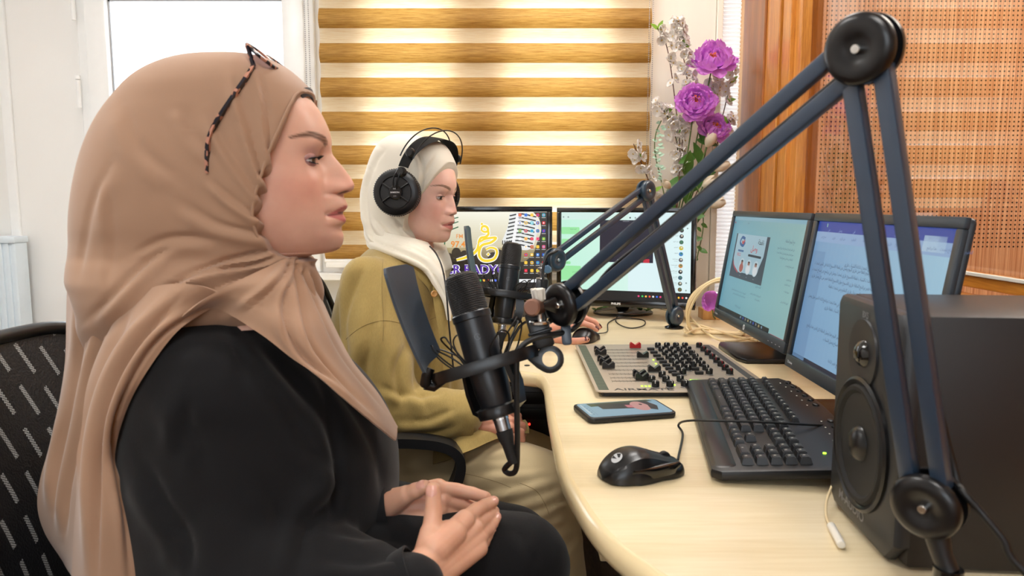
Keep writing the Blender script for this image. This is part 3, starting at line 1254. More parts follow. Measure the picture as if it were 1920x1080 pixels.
def draw_doc(pc, uv, x0, y0, x1, y1):
    U = lambda x, y: uv(*q8(x, y))
    grad(pc, x0, y0, x1, y1, (128, 172, 214), (170, 214, 238))
    pc.up()
    pc.rect(x0, y1 - 0.034, x1, y1 - 0.017, (150, 184, 226))
    pc.rect(x0, y1 - 0.017, x1, y1, (36, 72, 170))
    pc.rect(x1 - 0.07, y1 - 0.03, x1 - 0.02, y1 - 0.01, (196, 222, 240))
    pc.rect(x0, y0, x0 + 0.05, y1 - 0.05, (120, 162, 204))
    pc.rect(x0, y0, x1, y0 + 0.006, (26, 36, 60))
    pc.up()
    pc.rect(x0 + 0.035, y1 - 0.009, x0 + 0.038, y1 - 0.003, (170, 220, 190))
    for k in range(12):
        para(pc, x0 + 0.04 + k * 0.036, y1 - 0.027, 0.02, 0.0055, (80, 110, 160), k)
    for k in range(9):
        para(pc, x0 + 0.05 + k * 0.045, y1 - 0.015, 0.01, 0.006, (170, 200, 240), k + 40)
    xr = x1 - 0.14
    for (py, nl, sd, wd, back) in ((378, 1, 3, 0.22, 0), (400, 4, 8, 0.235, 0), (545, 2, 12, 0.235, 0), (710, 2, 15, 0.22, 0), (850, 1, 20, 0.08, 0.05)):
        x, y = U(900 if py < 500 else 700, py + 20)
        para(pc, xr - back, y, wd, 0.0072, (44, 62, 96), sd, nl, 1.5)


def hp_mark(pl, uv, W, H):
    pl.disc(W / 2, 0.011, 0.0062, (226, 228, 230))
    pl.up()
    pl.line([(W / 2 - 0.0025, 0.0155), (W / 2 - 0.004, 0.008)], 0.001, (50, 50, 56))
    pl.line([(W / 2 - 0.003, 0.0115), (W / 2 - 0.001, 0.0125), (W / 2 - 0.0017, 0.008)], 0.001, (50, 50, 56))
    pl.line([(W / 2 + 0.0012, 0.006), (W / 2 + 0.003, 0.013)], 0.001, (50, 50, 56))
    pl.line([(W / 2 + 0.0018, 0.0132), (W / 2 + 0.004, 0.013), (W / 2 + 0.003, 0.0085)], 0.001, (50, 50, 56))
    small_mark(pl, uv, W, H)
    for k in range(4):
        pl.rect(W - 0.085 + k * 0.02, 0.009, W - 0.079 + k * 0.02, 0.0105, (150, 152, 158))


def small_mark(pl, uv, W, H):
    pl.text('ZDisplay', 0.012, 0.008, 0.006, (190, 192, 198), bold=0.01)


tilt = R(9)
vR = V((math.sin(tilt), 0, math.cos(tilt)))
O1 = P(1337, 592, 1.79)
O2 = P(1470, 684, 1.262)
u1 = V((P(1467, 674, 1.325).x - O1.x, 1.325 - 1.79, 0)).normalized()
M['bezel_grey'] = pm('dark slate monitor plastic', (44, 52, 60), 0.36, noise_amt=0.05, scale=200)
make_monitor('monitor', 'dark grey monitor showing a web page, coiled beige cables at its left', O1, u1, vR, 0.466, 0.262, 0.013, draw_web, M['screen'], logo=hp_mark, bottom=0.022, bez_col='bezel_grey',
             foot=wedge_foot(P(1342, 650, 1.7).x + 0.008, 0.7, 1.535, 1.735))
u2 = V((-0.015, -1, 0)).normalized()
make_monitor('monitor', 'dark grey monitor showing a text document, standing right behind the loudspeaker', O2, u2, vR, 0.43, 0.27, 0.014, draw_doc, M['screen'], logo=small_mark, bottom=0.022, bez_col='bezel_grey', dep=0.016,
             foot=wedge_foot(0.485, 0.7, 0.93, 1.215))


# -- the wide black monitor with the radio logo: crop of scale 4.5 at (800, 380)
def q4(x, y):
    return (800 + x / 4.5, 380 + y / 4.5)


def draw_radio(pc, uv, x0, y0, x1, y1):
    U = lambda x, y: uv(*q4(x, y))
    s = abs(U(100, 0)[0] - U(0, 0)[0]) / 100   # metres per crop px
    ys = U(0, 380)[1]
    grad(pc, x0, ys, x1, y1, (206, 196, 164), (240, 238, 222), 16, False)
    grad(pc, x0, y0, x1, ys, (22, 16, 12), (176, 160, 118), 20, False)
    pc.up()
    # crowd
    for k, (x, y, r_) in enumerate([(-120, 420, 40), (-60, 400, 44), (20, 420, 40), (85, 410, 36), (140, 430, 44), (250, 425, 40), (190, 470, 40), (320, 450, 42), (380, 430, 34), (420, 480, 40), (560, 470, 46), (610, 440, 40), (660, 470, 40)]):
        c = U(x, y)
        pc.disc(c[0], c[1], r_ * s, (52, 44, 34), r_ * s * 1.15)
        a = U(x - r_ * 1.6, 540)
        b = U(x + r_ * 1.6, y + r_ * 1.1)
        pc.rect(a[0], a[1], b[0], b[1], (44, 36, 28), 0.006)
    a = U(0, 500)
    pc.rect(x0, y0, x1, a[1], (18, 16, 16))
    # dark curved right side
    pc.up()
    edge = [(900, 80), (950, 140), (965, 240), (930, 340), (900, 430), (830, 500), (800, 560)]
    p = catmull([V((*U(*e), 0)) for e in edge], 6)
    pts = [(q.x, min(max(q.y, a[1]), y1)) for q in p] + [(x1, a[1]), (x1, y1)]
    for i in range(len(p) - 1):
        pc.poly([(p[i].x, p[i].y), (p[i + 1].x, p[i + 1].y), (x1, p[i + 1].y), (x1, p[i].y)], (46, 40, 34))
    pc.up()
    # vintage microphone picture
    mic = [(700, 100), (760, 88), (850, 92), (920, 130), (940, 190), (925, 280), (900, 360), (850, 400), (760, 390), (680, 370), (636, 330), (650, 290), (690, 180)]
    p = catmull([V((*U(*e), 0)) for e in mic], 5, True)
    cc = U(800, 240)
    for i in range(len(p)):
        pc.poly([(cc[0], cc[1]), (p[i].x, p[i].y), (p[(i + 1) % len(p)].x, p[(i + 1) % len(p)].y)], (226, 228, 226))
    pc.up()
    for k in range(9):
        yy = 105 + k * 32
        off = -k * 5
        pc.line([U(700 + off, yy + 6), U(800 + off, yy - 10), U(925 + off * 0.8, yy + 16)], 11 * s, (20, 20, 22))
        pc.up()
        pc.line([U(770 + off, yy - 12), U(764 + off, yy + 22)], 26 * s, (240, 240, 240), smooth=False)
    for k in range(5):
        pc.line([U(642 + k * 18, 318), U(640 + k * 18, 355)], 8 * s, (30, 30, 30), smooth=False)
    pc.up()
    # green arcs
    gr = (24, 92, 58)
    pc.line([U(150, 372), U(160, 290), U(200, 235), U(268, 204)], 9 * s, gr)
    pc.line([U(106, 380), U(110, 330), U(118, 290), U(160, 218), U(210, 182), U(268, 160)], 8 * s, gr)
    pc.line([U(62, 382), U(66, 300), U(100, 220), U(180, 150), U(268, 124)], 8 * s, gr)
    # lettering
    x, y = U(250, 300)
    pc.text('FM', x, y, 50 * s, (226, 150, 84), bold=0.01)
    x, y = U(205, 375)
    pc.text('97.4', x, y, 72 * s, (232, 140, 52), bold=0.02)
    x, y = U(150, 598)
    for i, (dx, col, bo) in enumerate(((0, (246, 246, 248), 0.055), (0, (84, 34, 168), 0.018))):
        pc.up()
        pc.text('CR RADYO', x + dx, y, 104 * s, col, bold=bo, sx=1.02)
    pc.up()
    strokes = [
        ([(462, 232), (468, 205), (490, 198), (512, 212), (516, 240), (486, 246), (460, 232)], 17),
        ([(514, 226), (522, 262), (498, 288), (458, 298), (440, 330), (438, 350)], 17),
        ([(448, 330), (500, 304), (584, 296), (545, 334), (470, 358), (446, 400), (444, 448), (470, 482), (515, 490), (568, 474), (592, 430), (584, 392), (540, 380), (500, 396)], 19),
        ([(436, 352), (428, 392), (392, 432), (330, 462), (252, 484)], 20),
    ]
    for wadd, col in ((12, (250, 250, 246)), (0, (246, 214, 40))):
        for pts, wd in strokes:
            pc.line([U(*q) for q in pts], (wd + wadd) * s, col, taper=lambda z: 0.6 + 0.6 * math.sin(PI * (0.15 + 0.75 * z)))
        for (cx, cy) in ((466, 180), (520, 436)):
            c = U(cx, cy)
            r_ = (13 + wadd * 0.5) * s
            pc.poly([(c[0] - r_, c[1]), (c[0], c[1] - r_), (c[0] + r_, c[1]), (c[0], c[1] + r_)], col)
        pc.up()
    # desktop icons
    cols = [(58, 132, 220), (240, 240, 240), (240, 90, 140), (220, 40, 50), (250, 200, 60), (70, 190, 210), (40, 70, 190), (120, 200, 90)]
    r = random.Random(4)
    for j, cx in enumerate((787, 837, 888, 937, 987)):
        for i in range(8):
            cy = 104 + i * 67
            if j == 0 and i > 3: continue
            c = U(cx, cy)
            k = 13 * s
            pc.rect(c[0] - k, c[1] - k, c[0] + k, c[1] + k, r.choice(cols), k * 0.5)
            pc.rect(c[0] - k * 1.3, c[1] - k * 1.9, c[0] + k * 1.3, c[1] - k * 1.6, (214, 214, 214))
            pc.up()
            pc.disc(c[0], c[1], k * 0.45, r.choice(cols))
            pc.layer -= 1
    # task bar
    pc.up(); pc.up()
    ya = U(0, 672)[1]
    pc.rect(x0, y0, x1, ya, (24, 22, 24))
    b = U(780, 660)
    pc.rect(b[0], ya, U(930, 0)[0], U(0, 645)[1], (236, 238, 240))
    for k, cx in enumerate((450, 482, 514, 548, 580)):
        c = U(cx, 656)
        pc.rect(c[0] - 10 * s, c[1] - 9 * s, c[0] + 10 * s, c[1] + 9 * s, [(70, 190, 90), (240, 180, 60), (220, 60, 60), (230, 230, 230), (90, 120, 230)][k], 3 * s)


Yr = 2.2
OR = P(1035, 549, Yr) + V((-0.52, 0, 0))
HR = P(1035, 387, Yr).z - OR.z
make_monitor('monitor', 'black monitor with the yellow and purple radio logo behind the woman in white headscarf', OR, (1, 0, 0), (0, 0.03, 1), 0.52, HR, 0.016, draw_radio, M['screen_bright'], bez_col='black_gloss',
             foot=oval_foot((OR.x + 0.26, Yr + 0.04), 0.12, 0.075))


# -- the square-on black monitor at the back: crop of scale 3.374 at (1000, 320)
def q6(x, y):
    return (1000 + x / 3.374, 320 + y / 3.374)


def draw_chat(pc, uv, x0, y0, x1, y1):
    U = lambda x, y: uv(*q6(x, y))
    s = abs(U(100, 300)[0] - U(0, 300)[0]) / 100
    grad(pc, x0, y0, x1, y1, (188, 236, 214), (222, 240, 238))
    pc.up()
    a = U(620, 0)[0]
    pc.rect(a, y0, x1, y1, (214, 236, 238))
    ty = U(0, 310)[1]
    pc.rect(x0, ty, a + 0.02, y1, (206, 232, 224))
    for (ax, ay, bx, by) in ((185, 400, 300, 355), (185, 470, 240, 430), (195, 590, 240, 572), (172, 690, 305, 600)):
        p, q = U(ax, ay), U(bx, by)
        pc.rect(p[0], p[1], q[0], q[1], (150, 226, 160), 0.003)
    pc.up()
    for (x, y) in ((280, 370), (285, 640), (280, 668), (225, 582)):
        p = U(x, y)
        para(pc, p[0], p[1], 0.02, 0.005, (70, 120, 90), x + y)
    p, q = U(424, 572), U(770, 304)
    pc.rect(p[0], p[1], q[0], q[1], (30, 30, 48))
    pc.up()
    c = U(575, 402)
    pc.disc(c[0], c[1], 22 * s, (46, 96, 116))
    pc.up()
    pc.line([(c[0] - 6 * s, c[1] - 12 * s), (c[0] - 5 * s, c[1] + 8 * s), (c[0] + 6 * s, c[1] + 8 * s), (c[0] + 4 * s, c[1] - 2 * s)], 4 * s, (220, 236, 240))
    p, q = U(700, 574), U(740, 550)
    pc.rect(p[0], p[1], q[0], q[1], (190, 40, 60), 0.001)
    for x in (540, 565, 588):
        c = U(x, 558)
        pc.disc(c[0], c[1], 4 * s, (210, 214, 224))
    para(pc, U(615, 314)[0], U(615, 314)[1], 0.02, 0.004, (180, 184, 196), 3)
    hc = [(60, 60, 64), (60, 60, 64), (70, 110, 90), (200, 180, 50), (60, 130, 190), (90, 90, 96), (190, 130, 60), (30, 34, 40), (60, 90, 110), (90, 100, 90), (110, 90, 60)]
    for k in range(11):
        x = 948 - k * 1.9
        y = 365 + k * 37.5
        c = U(x, y)
        pc.disc(c[0], c[1], 12 * s, hc[k])
        pc.up()
        pc.disc(c[0] + 2 * s, c[1] + 3 * s, 5 * s, (220, 210, 190) if k % 2 else (60, 120, 90))
        pc.layer -= 1
        para(pc, c[0] - 18 * s, c[1] + 2 * s, 0.014, 0.0042, (60, 70, 76), k)
        if k > 4:
            para(pc, c[0] - 18 * s, c[1] - 8 * s, 0.012, 0.0032, (120, 130, 136), k + 30)
    for x, y in ((622, 290), (230, 292), (200, 292), (172, 292), (655, 290), (690, 290), (985, 352), (970, 698), (968, 745)):
        c = U(x, y)
        pc.disc(c[0], c[1], 5 * s, (60, 74, 74) if x == 622 else (140, 160, 158), n=10)
    pc.up(); pc.up()
    ta = U(800, 758)[1]
    pc.rect(x0, y0, x1, ta, (16, 20, 24))
    pc.up()
    for k, x in enumerate((668, 692, 714, 738, 760, 784, 806, 900, 922, 946, 970)):
        c = U(x, 766 + k * 0.8)
        pc.disc(c[0], (y0 + ta) / 2, 6 * s, [(220, 60, 120), (60, 200, 90), (250, 190, 60), (240, 80, 60), (230, 230, 230), (60, 110, 230)][k % 6], n=8)


def ph_mark(pl, uv, W, H):
    a = uv(1147, 556)
    pl.text('PHILIPS', a[0], 0.006, 0.0088, (236, 236, 238), bold=0.03)


vp = V((0.0, 0.05, 1)).normalized()
yaw = R(-19)
up_ = V((math.cos(yaw), math.sin(yaw), 0))
Yp = 2.2
OP = P(1043, 570, Yp)
WP = 0.42
for _ in range(60):
    e = OP + up_ * WP
    px = 960 + F * e.x / ((e.y * math.cos(PITCH)) - (e.z - CAM_Z) * math.sin(PITCH))
    WP += (1303 - px) * 0.0008
HPm = P(1043, 389, Yp).z - OP.z
make_monitor('monitor', 'black monitor with a green chat window, standing before the flowers', OP, up_, vp, WP, HPm, 0.014, draw_chat, M['screen_bright'], logo=ph_mark, bottom=0.02, bez_col='black_gloss', bulge=0.02,
             foot=oval_foot((D(1168, 588).x, D(1168, 588).y), 0.093, 0.07))

# ================================================================ loudspeaker
ba, bb_ = V((0.367, 0.815, 0)), V((0.352, 0.645, 0))
su = (bb_ - ba).normalized()
sn = su.cross(V((0, 0, 1)))
SW, SH, SD = (bb_ - ba).length, 0.238, 0.2
M4 = Matrix((su, V((0, 0, 1)), sn)).transposed().to_4x4()
M4.translation = ba + V((0, 0, DESK_Z + 0.003))
t = thing('studio_loudspeaker', 'black studio loudspeaker at the near end of the desk, its cone facing the women', 'loudspeaker', (0.46, 0.72, DESK_Z))
M['speaker'] = pm('black vinyl wrap', (30, 25, 24), 0.42, noise_amt=0.15, scale=500, bump=0.15)
M['baffle'] = pm('charcoal baffle', (36, 38, 42), 0.42, noise_amt=0.06, scale=200, bump=0.05)
M['cone'] = pm('woven cone', (28, 30, 34), 0.45, noise_amt=0.2, scale=900, bump=0.2)
bm = NB(); box(bm, (0.002, 0, -SD), (SW - 0.002, SH, -0.014), M4, bev=0.004); obj('cabinet', bm, M['speaker'], t)
bm = NB()
prof = [(0.0, 0.012), (0.014, 0.0), (SW - 0.02, 0.0), (SW, 0.02), (SW, SH - 0.02), (SW - 0.012, SH), (0.008, SH), (0.0, SH - 0.008)]
prism(bm, prof, -0.018, 0.0, M4, bev=0.006)
bf = obj('baffle', bm, M['baffle'], t)


def suv(px, py):
    d = ray(px, py)
    o = V((0, 0, CAM_Z))
    k = (M4.translation - o).dot(sn) / d.dot(sn)
    q = o + d * k - M4.translation
    return q.dot(su), q.z


wx, wz = SW * 0.5, 0.092
tx, tz = SW * 0.47, 0.185
bm = NB()
MM = M4 @ Matrix.Translation((wx, wz, 0))
lathe(bm, [(0.069, 0.0), (0.069, 0.003), (0.066, 0.005), (0.0625, 0.003), (0.061, 0.0005)], MM, 56)
obj('woofer_rim', bm, M['black_soft'], bf)
bm = NB(); lathe(bm, [(0.062, 0.002), (0.059, 0.0055), (0.055, 0.0052), (0.0515, 0.0015)], MM, 56); obj('rubber_surround', bm, M['rubber'], bf)
bm = NB(); lathe(bm, [(0.052, 0.0018), (0.035, 0.0012), (0.018, 0.0008), (0.0175, 0.0012)], MM, 56)
obj('woofer_cone', bm, M['cone'], bf)
bm = NB(); lathe(bm, [(0.0185, 0.0012), (0.017, 0.005), (0.012, 0.009), (0.006, 0.011), (0, 0.0115)], MM, 40); obj('dust_cap', bm, M['black_soft'], bf)
bm = NB()
MM = M4 @ Matrix.Translation((tx, tz, 0))
lathe(bm, [(0.036, 0.0), (0.0355, 0.0022), (0.032, 0.0022), (0.022, 0.0008), (0.0145, 0.0004)], MM, 48); obj('tweeter_horn', bm, M['baffle'], bf)
bm = NB()
lathe(bm, [(0.0145, 0.0005), (0.012, 0.005), (0.007, 0.008), (0, 0.0092)], MM, 32); obj('tweeter_dome', bm, M['black_gloss'], bf)
pl = Pic()
pl.text('M-AUDIO', 0.034, 0.014, 0.015, (128, 128, 132), bold=0.02, sx=1.1)
pl.build('lettering', M4 @ Matrix.Translation((0, 0, 0.0004)), M['print'], bf)
pl = Pic()
pl.text('BX5', SW * 0.47, SH - 0.016, 0.009, (120, 122, 126), 'c', bold=0.03)
pl.build('lettering', M4 @ Matrix.Translation((0, 0, 0.0004)), M['print'], bf)
for a in (0.02, SW - 0.02):
    for c in (-0.03, -SD + 0.02):
        bm = NB(); cyl(bm, M4 @ V((a, -0.0032, c)), M4 @ V((a, 0.001, c)), 0.008, n=16); obj('foot', bm, M['rubber'], t)

# ================================================================ mixing console
O = D(1120, 747)
c00, c10, c01 = D(1120, 747), D(1460, 745), D(1093, 655)   # near-left, near-right, far-left corners
mu = V((1, 0, 0))
MXW = (D(1460, 745).x - D(1120, 747).x)
MXL = (D(1093, 655).y - D(1120, 747).y)
M4 = Matrix.Translation(V((D(1120, 747).x - 0.002, D(1120, 747).y, DESK_Z + 0.012)))
t = thing('mixing_console', 'silver broadcast mixing desk with rows of black knobs and one red fader', 'mixer', (M4.translation.x + MXW / 2, M4.translation.y + MXL / 2, DESK_Z))
M['mixer'] = pm('champagne anodised panel', (176, 164, 148), 0.42, 0.35, noise_amt=0.04, scale=200)
bm = NB(); prism(bm, rrect(0.012, 0.012, MXW - 0.012, MXL - 0.012, 0.004), -0.011, -0.002, M4); obj('case', bm, M['black'], t)
bm = NB(); prism(bm, rrect(0, 0, MXW, MXL, 0.012), -0.002, 0.0, M4, bev=0.0006)
mp_ = obj('panel', bm, M['mixer'], t)


def muv(px, py, z=DESK_Z + 0.012):
    q = D(px, py, z)
    return q.x - M4.translation.x, q.y - M4.translation.y


def q7(x, y):
    return muv(1060 + x / 3.374, 620 + y / 3.374)


pc = Pic()
pc.rect(0.006, 0.012, 0.024, MXL - 0.01, (70, 80, 66))
pc.rect(MXW - 0.024, 0.012, MXW - 0.01, MXL - 0.01, (58, 60, 60))
pc.up()
for k in range(16):
    yy = 0.02 + k * (MXL - 0.05) / 16
    pc.rect(0.0065, yy, 0.0235, yy + 0.0006, (130, 136, 118))
rows = [122, 140, 160, 181, 204, 226, 250, 275, 300, 320]
slots = []
for i, ry in enumerate(rows):
    x0_, y0_ = q7(205 + i * 10, ry)
    x1_, _ = q7(505 + i * 3, ry)
    slots.append((x0_, x1_, y0_))
    pc.rect(x0_, y0_ - 0.0012, x1_, y0_ + 0.0012, (26, 26, 26))
    for k in range(11):
        xx = x0_ + (x1_ - x0_) * k / 10
        pc.rect(xx, y0_ + 0.004, xx + 0.0008, y0_ + 0.008, (90, 84, 78))
        pc.rect(xx, y0_ - 0.008, xx + 0.0008, y0_ - 0.004, (90, 84, 78))
a = q7(308, 378)
pc.text('AIRMATE', a[0], a[1], 0.021, (74, 70, 66), bold=0.012, sx=1.25)
a = q7(615, 372)
pc.text('USB', a[0], a[1], 0.009, (90, 86, 82), bold=0.01, sx=1.3)
for (ya, xa, xb) in ((315, 795, 1095), (340, 820, 1130)):
    p0_, p1_ = q7(xa, ya), q7(xb, ya)
    nseg = 34
    for k in range(nseg):
        xx = p0_[0] + (p1_[0] - p0_[0]) * k / nseg
        if k < 13: continue
        pc.rect(xx, p0_[1] - 0.004, xx + 0.0014, p0_[1] + 0.004, (60, 56, 50) if k < 29 else (170, 40, 40))
for k in range(8):
    a = q7(540 + k * 12, 105 + k * 23)
    pc.rect(a[0] + 0.06, a[1] - 0.012, a[0] + 0.3 * 0.35, a[1] - 0.0112, (120, 112, 102))
pc.build('markings', M4 @ Matrix.Translation((0, 0, 0.0002)), M['print'], mp_, step=0.0001)
bm = NB()
for (ya, xa, n_) in ((315, 795, 12), (340, 820, 9)):
    p0_, p1_ = q7(xa, ya), q7(xa + 130, ya)
    for k in range(n_):
        c = M4 @ V((p0_[0] + (p1_[0] - p0_[0]) * k / 11, p0_[1], 0))
        box(bm, c + V((-0.0014, -0.003, 0)), c + V((0.0014, 0.003, 0.0012)))
for (x, y) in ((485, 352), (509, 353), (532, 353), (690, 345), (557, 186), (573, 210)):
    a = q7(x, y)
    c = M4 @ V((a[0], a[1], 0))
    box(bm, c + V((-0.0018, -0.0018, 0)), c + V((0.0018, 0.0018, 0.0014)))
obj('level_lights', bm, M['led_green'], mp_)

# one fader cap and one knob, then copies sharing their meshes
bm = NB()
sec = [(-0.0125, 0.0), (0.0125, 0.0), (0.0125, 0.0105), (0.0095, 0.0135), (0.0065, 0.0115), (0.0, 0.0072), (-0.0065, 0.0115), (-0.0095, 0.0135), (-0.0125, 0.0105)]
prism(bm, sec, -0.005, 0.005, Matrix.Rotation(R(90), 4, 'X'), bev=0.0008, seg=1)
bmesh.ops.translate(bm, vec=(0, 0, 0.002), verts=bm.verts)
fader_me = bpy.data.meshes.new('fader'); bmesh.ops.recalc_face_normals(bm, faces=bm.faces); bm.to_mesh(fader_me); bm.free()
fader_me.materials.append(M['black_soft'])
red_me = fader_me.copy(); red_me.materials.clear(); red_me.materials.append(M['red'])
Tl = wm(t).inverted()


def put(name, me, x, y, z=0.0, rz=0, parent=None):
    o = bpy.data.objects.new(name, me)
    C.objects.link(o)
    o.parent = t
    o.matrix_basis = Tl @ M4 @ Matrix.Translation((x, y, z)) @ Matrix.Rotation(rz, 4, 'Z')
    return o


for (x, y, red) in ((217, 128, 0), (223, 146, 0), (442, 104, 1), (489, 164, 0), (240, 187, 0), (252, 206, 0), (272, 232, 0), (562, 254, 0), (468, 284, 0), (484, 304, 0)):
    a = q7(x, y + 10)
    o = put('fader', red_me if red else fader_me, a[0], a[1])
    if red:
        o['label'] = 'red fader'
def knob_mesh(name, cap, r=0.0066, h=0.0125):
    bm = NB()
    lathe(bm, [(0, 0.0005), (r * 1.18, 0.0005), (r * 1.18, 0.0018), (r, 0.0024), (r * 0.92, h), (r * 0.8, h + 0.001), (0, h + 0.001)], None, 18)
    for k in range(9):
        a = 2 * PI * k / 9
        box(bm, (-0.0004, r * 0.86, 0.003), (0.0004, r * 1.04, h - 0.0006), Matrix.Rotation(a, 4, 'Z'))
    for f in bm.faces:
        if f.calc_center_median().z < 0.0023: f.material_index = 1
    nv = len(bm.verts)
    v0 = box(bm, (-0.0006, -r * 0.98, h - 0.003), (0.0006, 0.0, h + 0.0013), mi=2)
    bmesh.ops.recalc_face_normals(bm, faces=bm.faces)
    me = bpy.data.meshes.new(name)
    bm.to_mesh(me); bm.free()
    for m_ in (M['black'], M['steel'], cap): me.materials.append(m_)
    me.shade_smooth(); me.set_sharp_from_angle(angle=R(35))
    return me


kn_g = knob_mesh('knob', M['white_plastic'])
kn_r = knob_mesh('knob', M['red'])
ks = []
# eight channel rows of four rotary knobs (row i slants right as it nears the camera), then the red-lined column
for i in range(8):
    x0_, y0_ = 585 + i * 22.5, 112 + i * 24
    for j in range(4):
        if i == 7 and j in (1, 2): continue
        if i == 6 and j == 2: continue
        ks.append((x0_ + j * (57 - i * 0.2), y0_, 0))
    ks.append((846 + i * 27.5, 112 + i * 24, 1))
ks += [(612, 300, 0), (546, 330, 0), (636, 330, 0), (726, 328, 0), (570, 362, 0), (662, 360, 0), (754, 358, 0)]
for x, y, rd in ks:
    a = q7(x, y)
    put('knob', kn_r if rd else kn_g, a[0], a[1], 0, R(rnd.uniform(-40, 40)))
bm = NB(); prism(bm, rrect(-0.008, -0.005, 0.008, 0.005, 0.002), 0, 0.006, None, bev=0.001)
bt = bpy.data.meshes.new('button'); bmesh.ops.recalc_face_normals(bm, faces=bm.faces); bm.to_mesh(bt); bm.free(); bt.materials.append(M['black'])
for i in range(8):
    a = q7(540 + i * 19.5, 124 + i * 20.5)
    put('button', bt, a[0], a[1])
for (x, y) in ((820, 250), (846, 275), (700, 285)):
    a = q7(x, y)
    put('button', bt, a[0], a[1])

# ================================================================ keyboard at the front
kc = [D(1287, 727), D(1340, 908), D(1556, 908), D(1420, 727)]
KO = V((kc[1].x - 0.003, kc[1].y, DESK_Z))
kd = V((kc[0].x - kc[1].x, kc[0].y - kc[1].y, 0))
KL = kd.length
kv = kd.normalized()              # along the long side, away from the camera
ku = V((kv.y, -kv.x, 0))          # across, to the back of the keyboard (right)
M4 = Matrix((ku, kv, V((0, 0, 1)))).transposed().to_4x4()
M4.translation = KO
KW = 0.165
UX = 0.0172
t = thing('keyboard', 'worn black keyboard lying beside the mixing desk on the cream desk', 'keyboard', KO + kv * (KL / 2) + ku * 0.09)
slope = Matrix.Rotation(R(-4), 4, 'Y')
MK = M4 @ slope
bm = NB()
pts = [(0.0, 0.012), (0.012, 0.0), (0.16, 0.004), (0.178, 0.02)]
for k in range(9):
    s = k / 8
    pts.append((0.178 + 0.022 * math.sin(PI * s), 0.03 + (KL - 0.06) * s))
pts += [(0.168, KL - 0.008), (0.012, KL), (0.0, KL - 0.012)]
prism(bm, pts, 0.003, 0.016, MK, bev=0.004)
kb = obj('body', bm, M['black'], t)
bm = NB()
prism(bm, rrect(0.001, 0.012, 0.034, KL - 0.012, 0.012), 0.006, 0.0172, MK, bev=0.005)
obj('palm_rest', bm, M['black_soft'], t)


def key_mesh(w_, l_):
    bm = NB()
    h = 0.0095
    vs = box(bm, (-w_ / 2, -l_ / 2, 0), (w_ / 2, l_ / 2, h))
    for v in vs:
        if v.co.z > h / 2:
            v.co.x *= 1 - 0.0048 / w_
            v.co.y *= 1 - 0.0052 / l_
    bmesh.ops.bevel(bm, geom=list(bm.edges), offset=0.0011, segments=2, affect='EDGES')
    for f in bm.faces: f.material_index = 0
    z = h + 0.0001
    q = [bm.verts.new(p) for p in ((-0.002, 0.0005, z), (0.0006, 0.0005, z), (0.0006, 0.003, z), (-0.002, 0.003, z))]
    f = bm.faces.new(q); f.material_index = 1
    f.normal_update()
    if f.normal.z < 0: f.normal_flip()
    me = bpy.data.meshes.new('key')
    bm.to_mesh(me); bm.free()
    me.materials.append(M['keycap']); me.materials.append(M['print_grey'])
    me.shade_smooth(); me.set_sharp_from_angle(angle=R(40))
    return me


M['keycap'] = pm('key plastic', (34, 34, 36), 0.38, noise_amt=0.1, scale=100)
M['print_grey'] = pm('key legend', (190, 188, 178), 0.5)
U_ = 0.0206
kcache = {}
nk = 0
Tl = wm(t).inverted()


def key(x, y, w_=1.0, l_=1.0):
    """x across (0 = space bar row), y from the camera end, in metres; size in key units"""
    global nk
    kk = (round(w_, 2), round(l_, 2))
    if kk not in kcache:
        kcache[kk] = key_mesh(w_ * UX - 0.002, l_ * U_ - 0.002)
    o = bpy.data.objects.new('key', kcache[kk])
    C.objects.link(o)
    o.parent = t
    o.matrix_basis = Tl @ MK @ Matrix.Translation((x, y, 0.0155))
    nk += 1


X0 = 0.046
y_top = KL - 0.028       # far end = left hand side of the keyboard (Esc)
rowspec = [
    (0, [1.4, 1.2, 1.4, 5.4, 1.3, 1.2, 1.2, 1.4]),
    (1, [2.2] + [1] * 10 + [2.3]),
    (2, [1.8] + [1] * 11 + [1.7]),
    (3, [1.5] + [1] * 12 + [1.0]),
    (4, [1] * 13 + [1.5]),
]
for rw, ws in rowspec:
    y = y_top
    for w_ in ws:
        key(X0 + rw * UX, y - w_ * U_ / 2, 1, w_)
        y -= w_ * U_
y = y_top
for k in range(12):
    key(X0 + 5.3 * UX, y - 0.5 * U_, 0.8, 0.95)
    y -= U_ * (1.0 if k % 4 else 1.3)
ya_ = y_top - 14.7 * U_
for rw in (3, 4):
    for c_ in range(3):
        key(X0 + rw * UX, ya_ - (c_ + 0.5) * U_)
for c_ in range(3):
    key(X0, ya_ - (c_ + 0.5) * U_)
key(X0 + UX, ya_ - 1.5 * U_)
yn = ya_ - 3.3 * U_
for rw in (1, 2, 3, 4):
    for c_ in range(3):
        key(X0 + rw * UX, yn - (c_ + 0.5) * U_)
key(X0, yn - 1.0 * U_, 1, 2)
key(X0, yn - 2.5 * U_)
bm = NB()
rb = []
for k in range(14):
    y = KL - 0.05 - k * 0.029
    if 5 < k < 8: continue
    c = MK @ V((0.168 + 0.022 * math.sin(PI * (y / KL)) * 0.9, y, 0.0158))
    M_ = Matrix.Translation(c)
    bm = NB()
    lathe(bm, [(0, 0), (0.0052, 0), (0.0048, 0.0025), (0.003, 0.0035), (0, 0.0038)], M_ @ Matrix.Rotation(R(-4), 4, 'Y'), 14, sy=1.4)
    obj('media_button', bm, M['black_soft'], t)
    pl = Pic()
    pl.rect(-0.001, -0.0022, 0.001, 0.0022, (170, 170, 160))
    pl.build('icon', MK @ Matrix.Translation((0.155 + 0.022 * math.sin(PI * (y / KL)) * 0.9, y, 0.0164)), M['print'], kb)
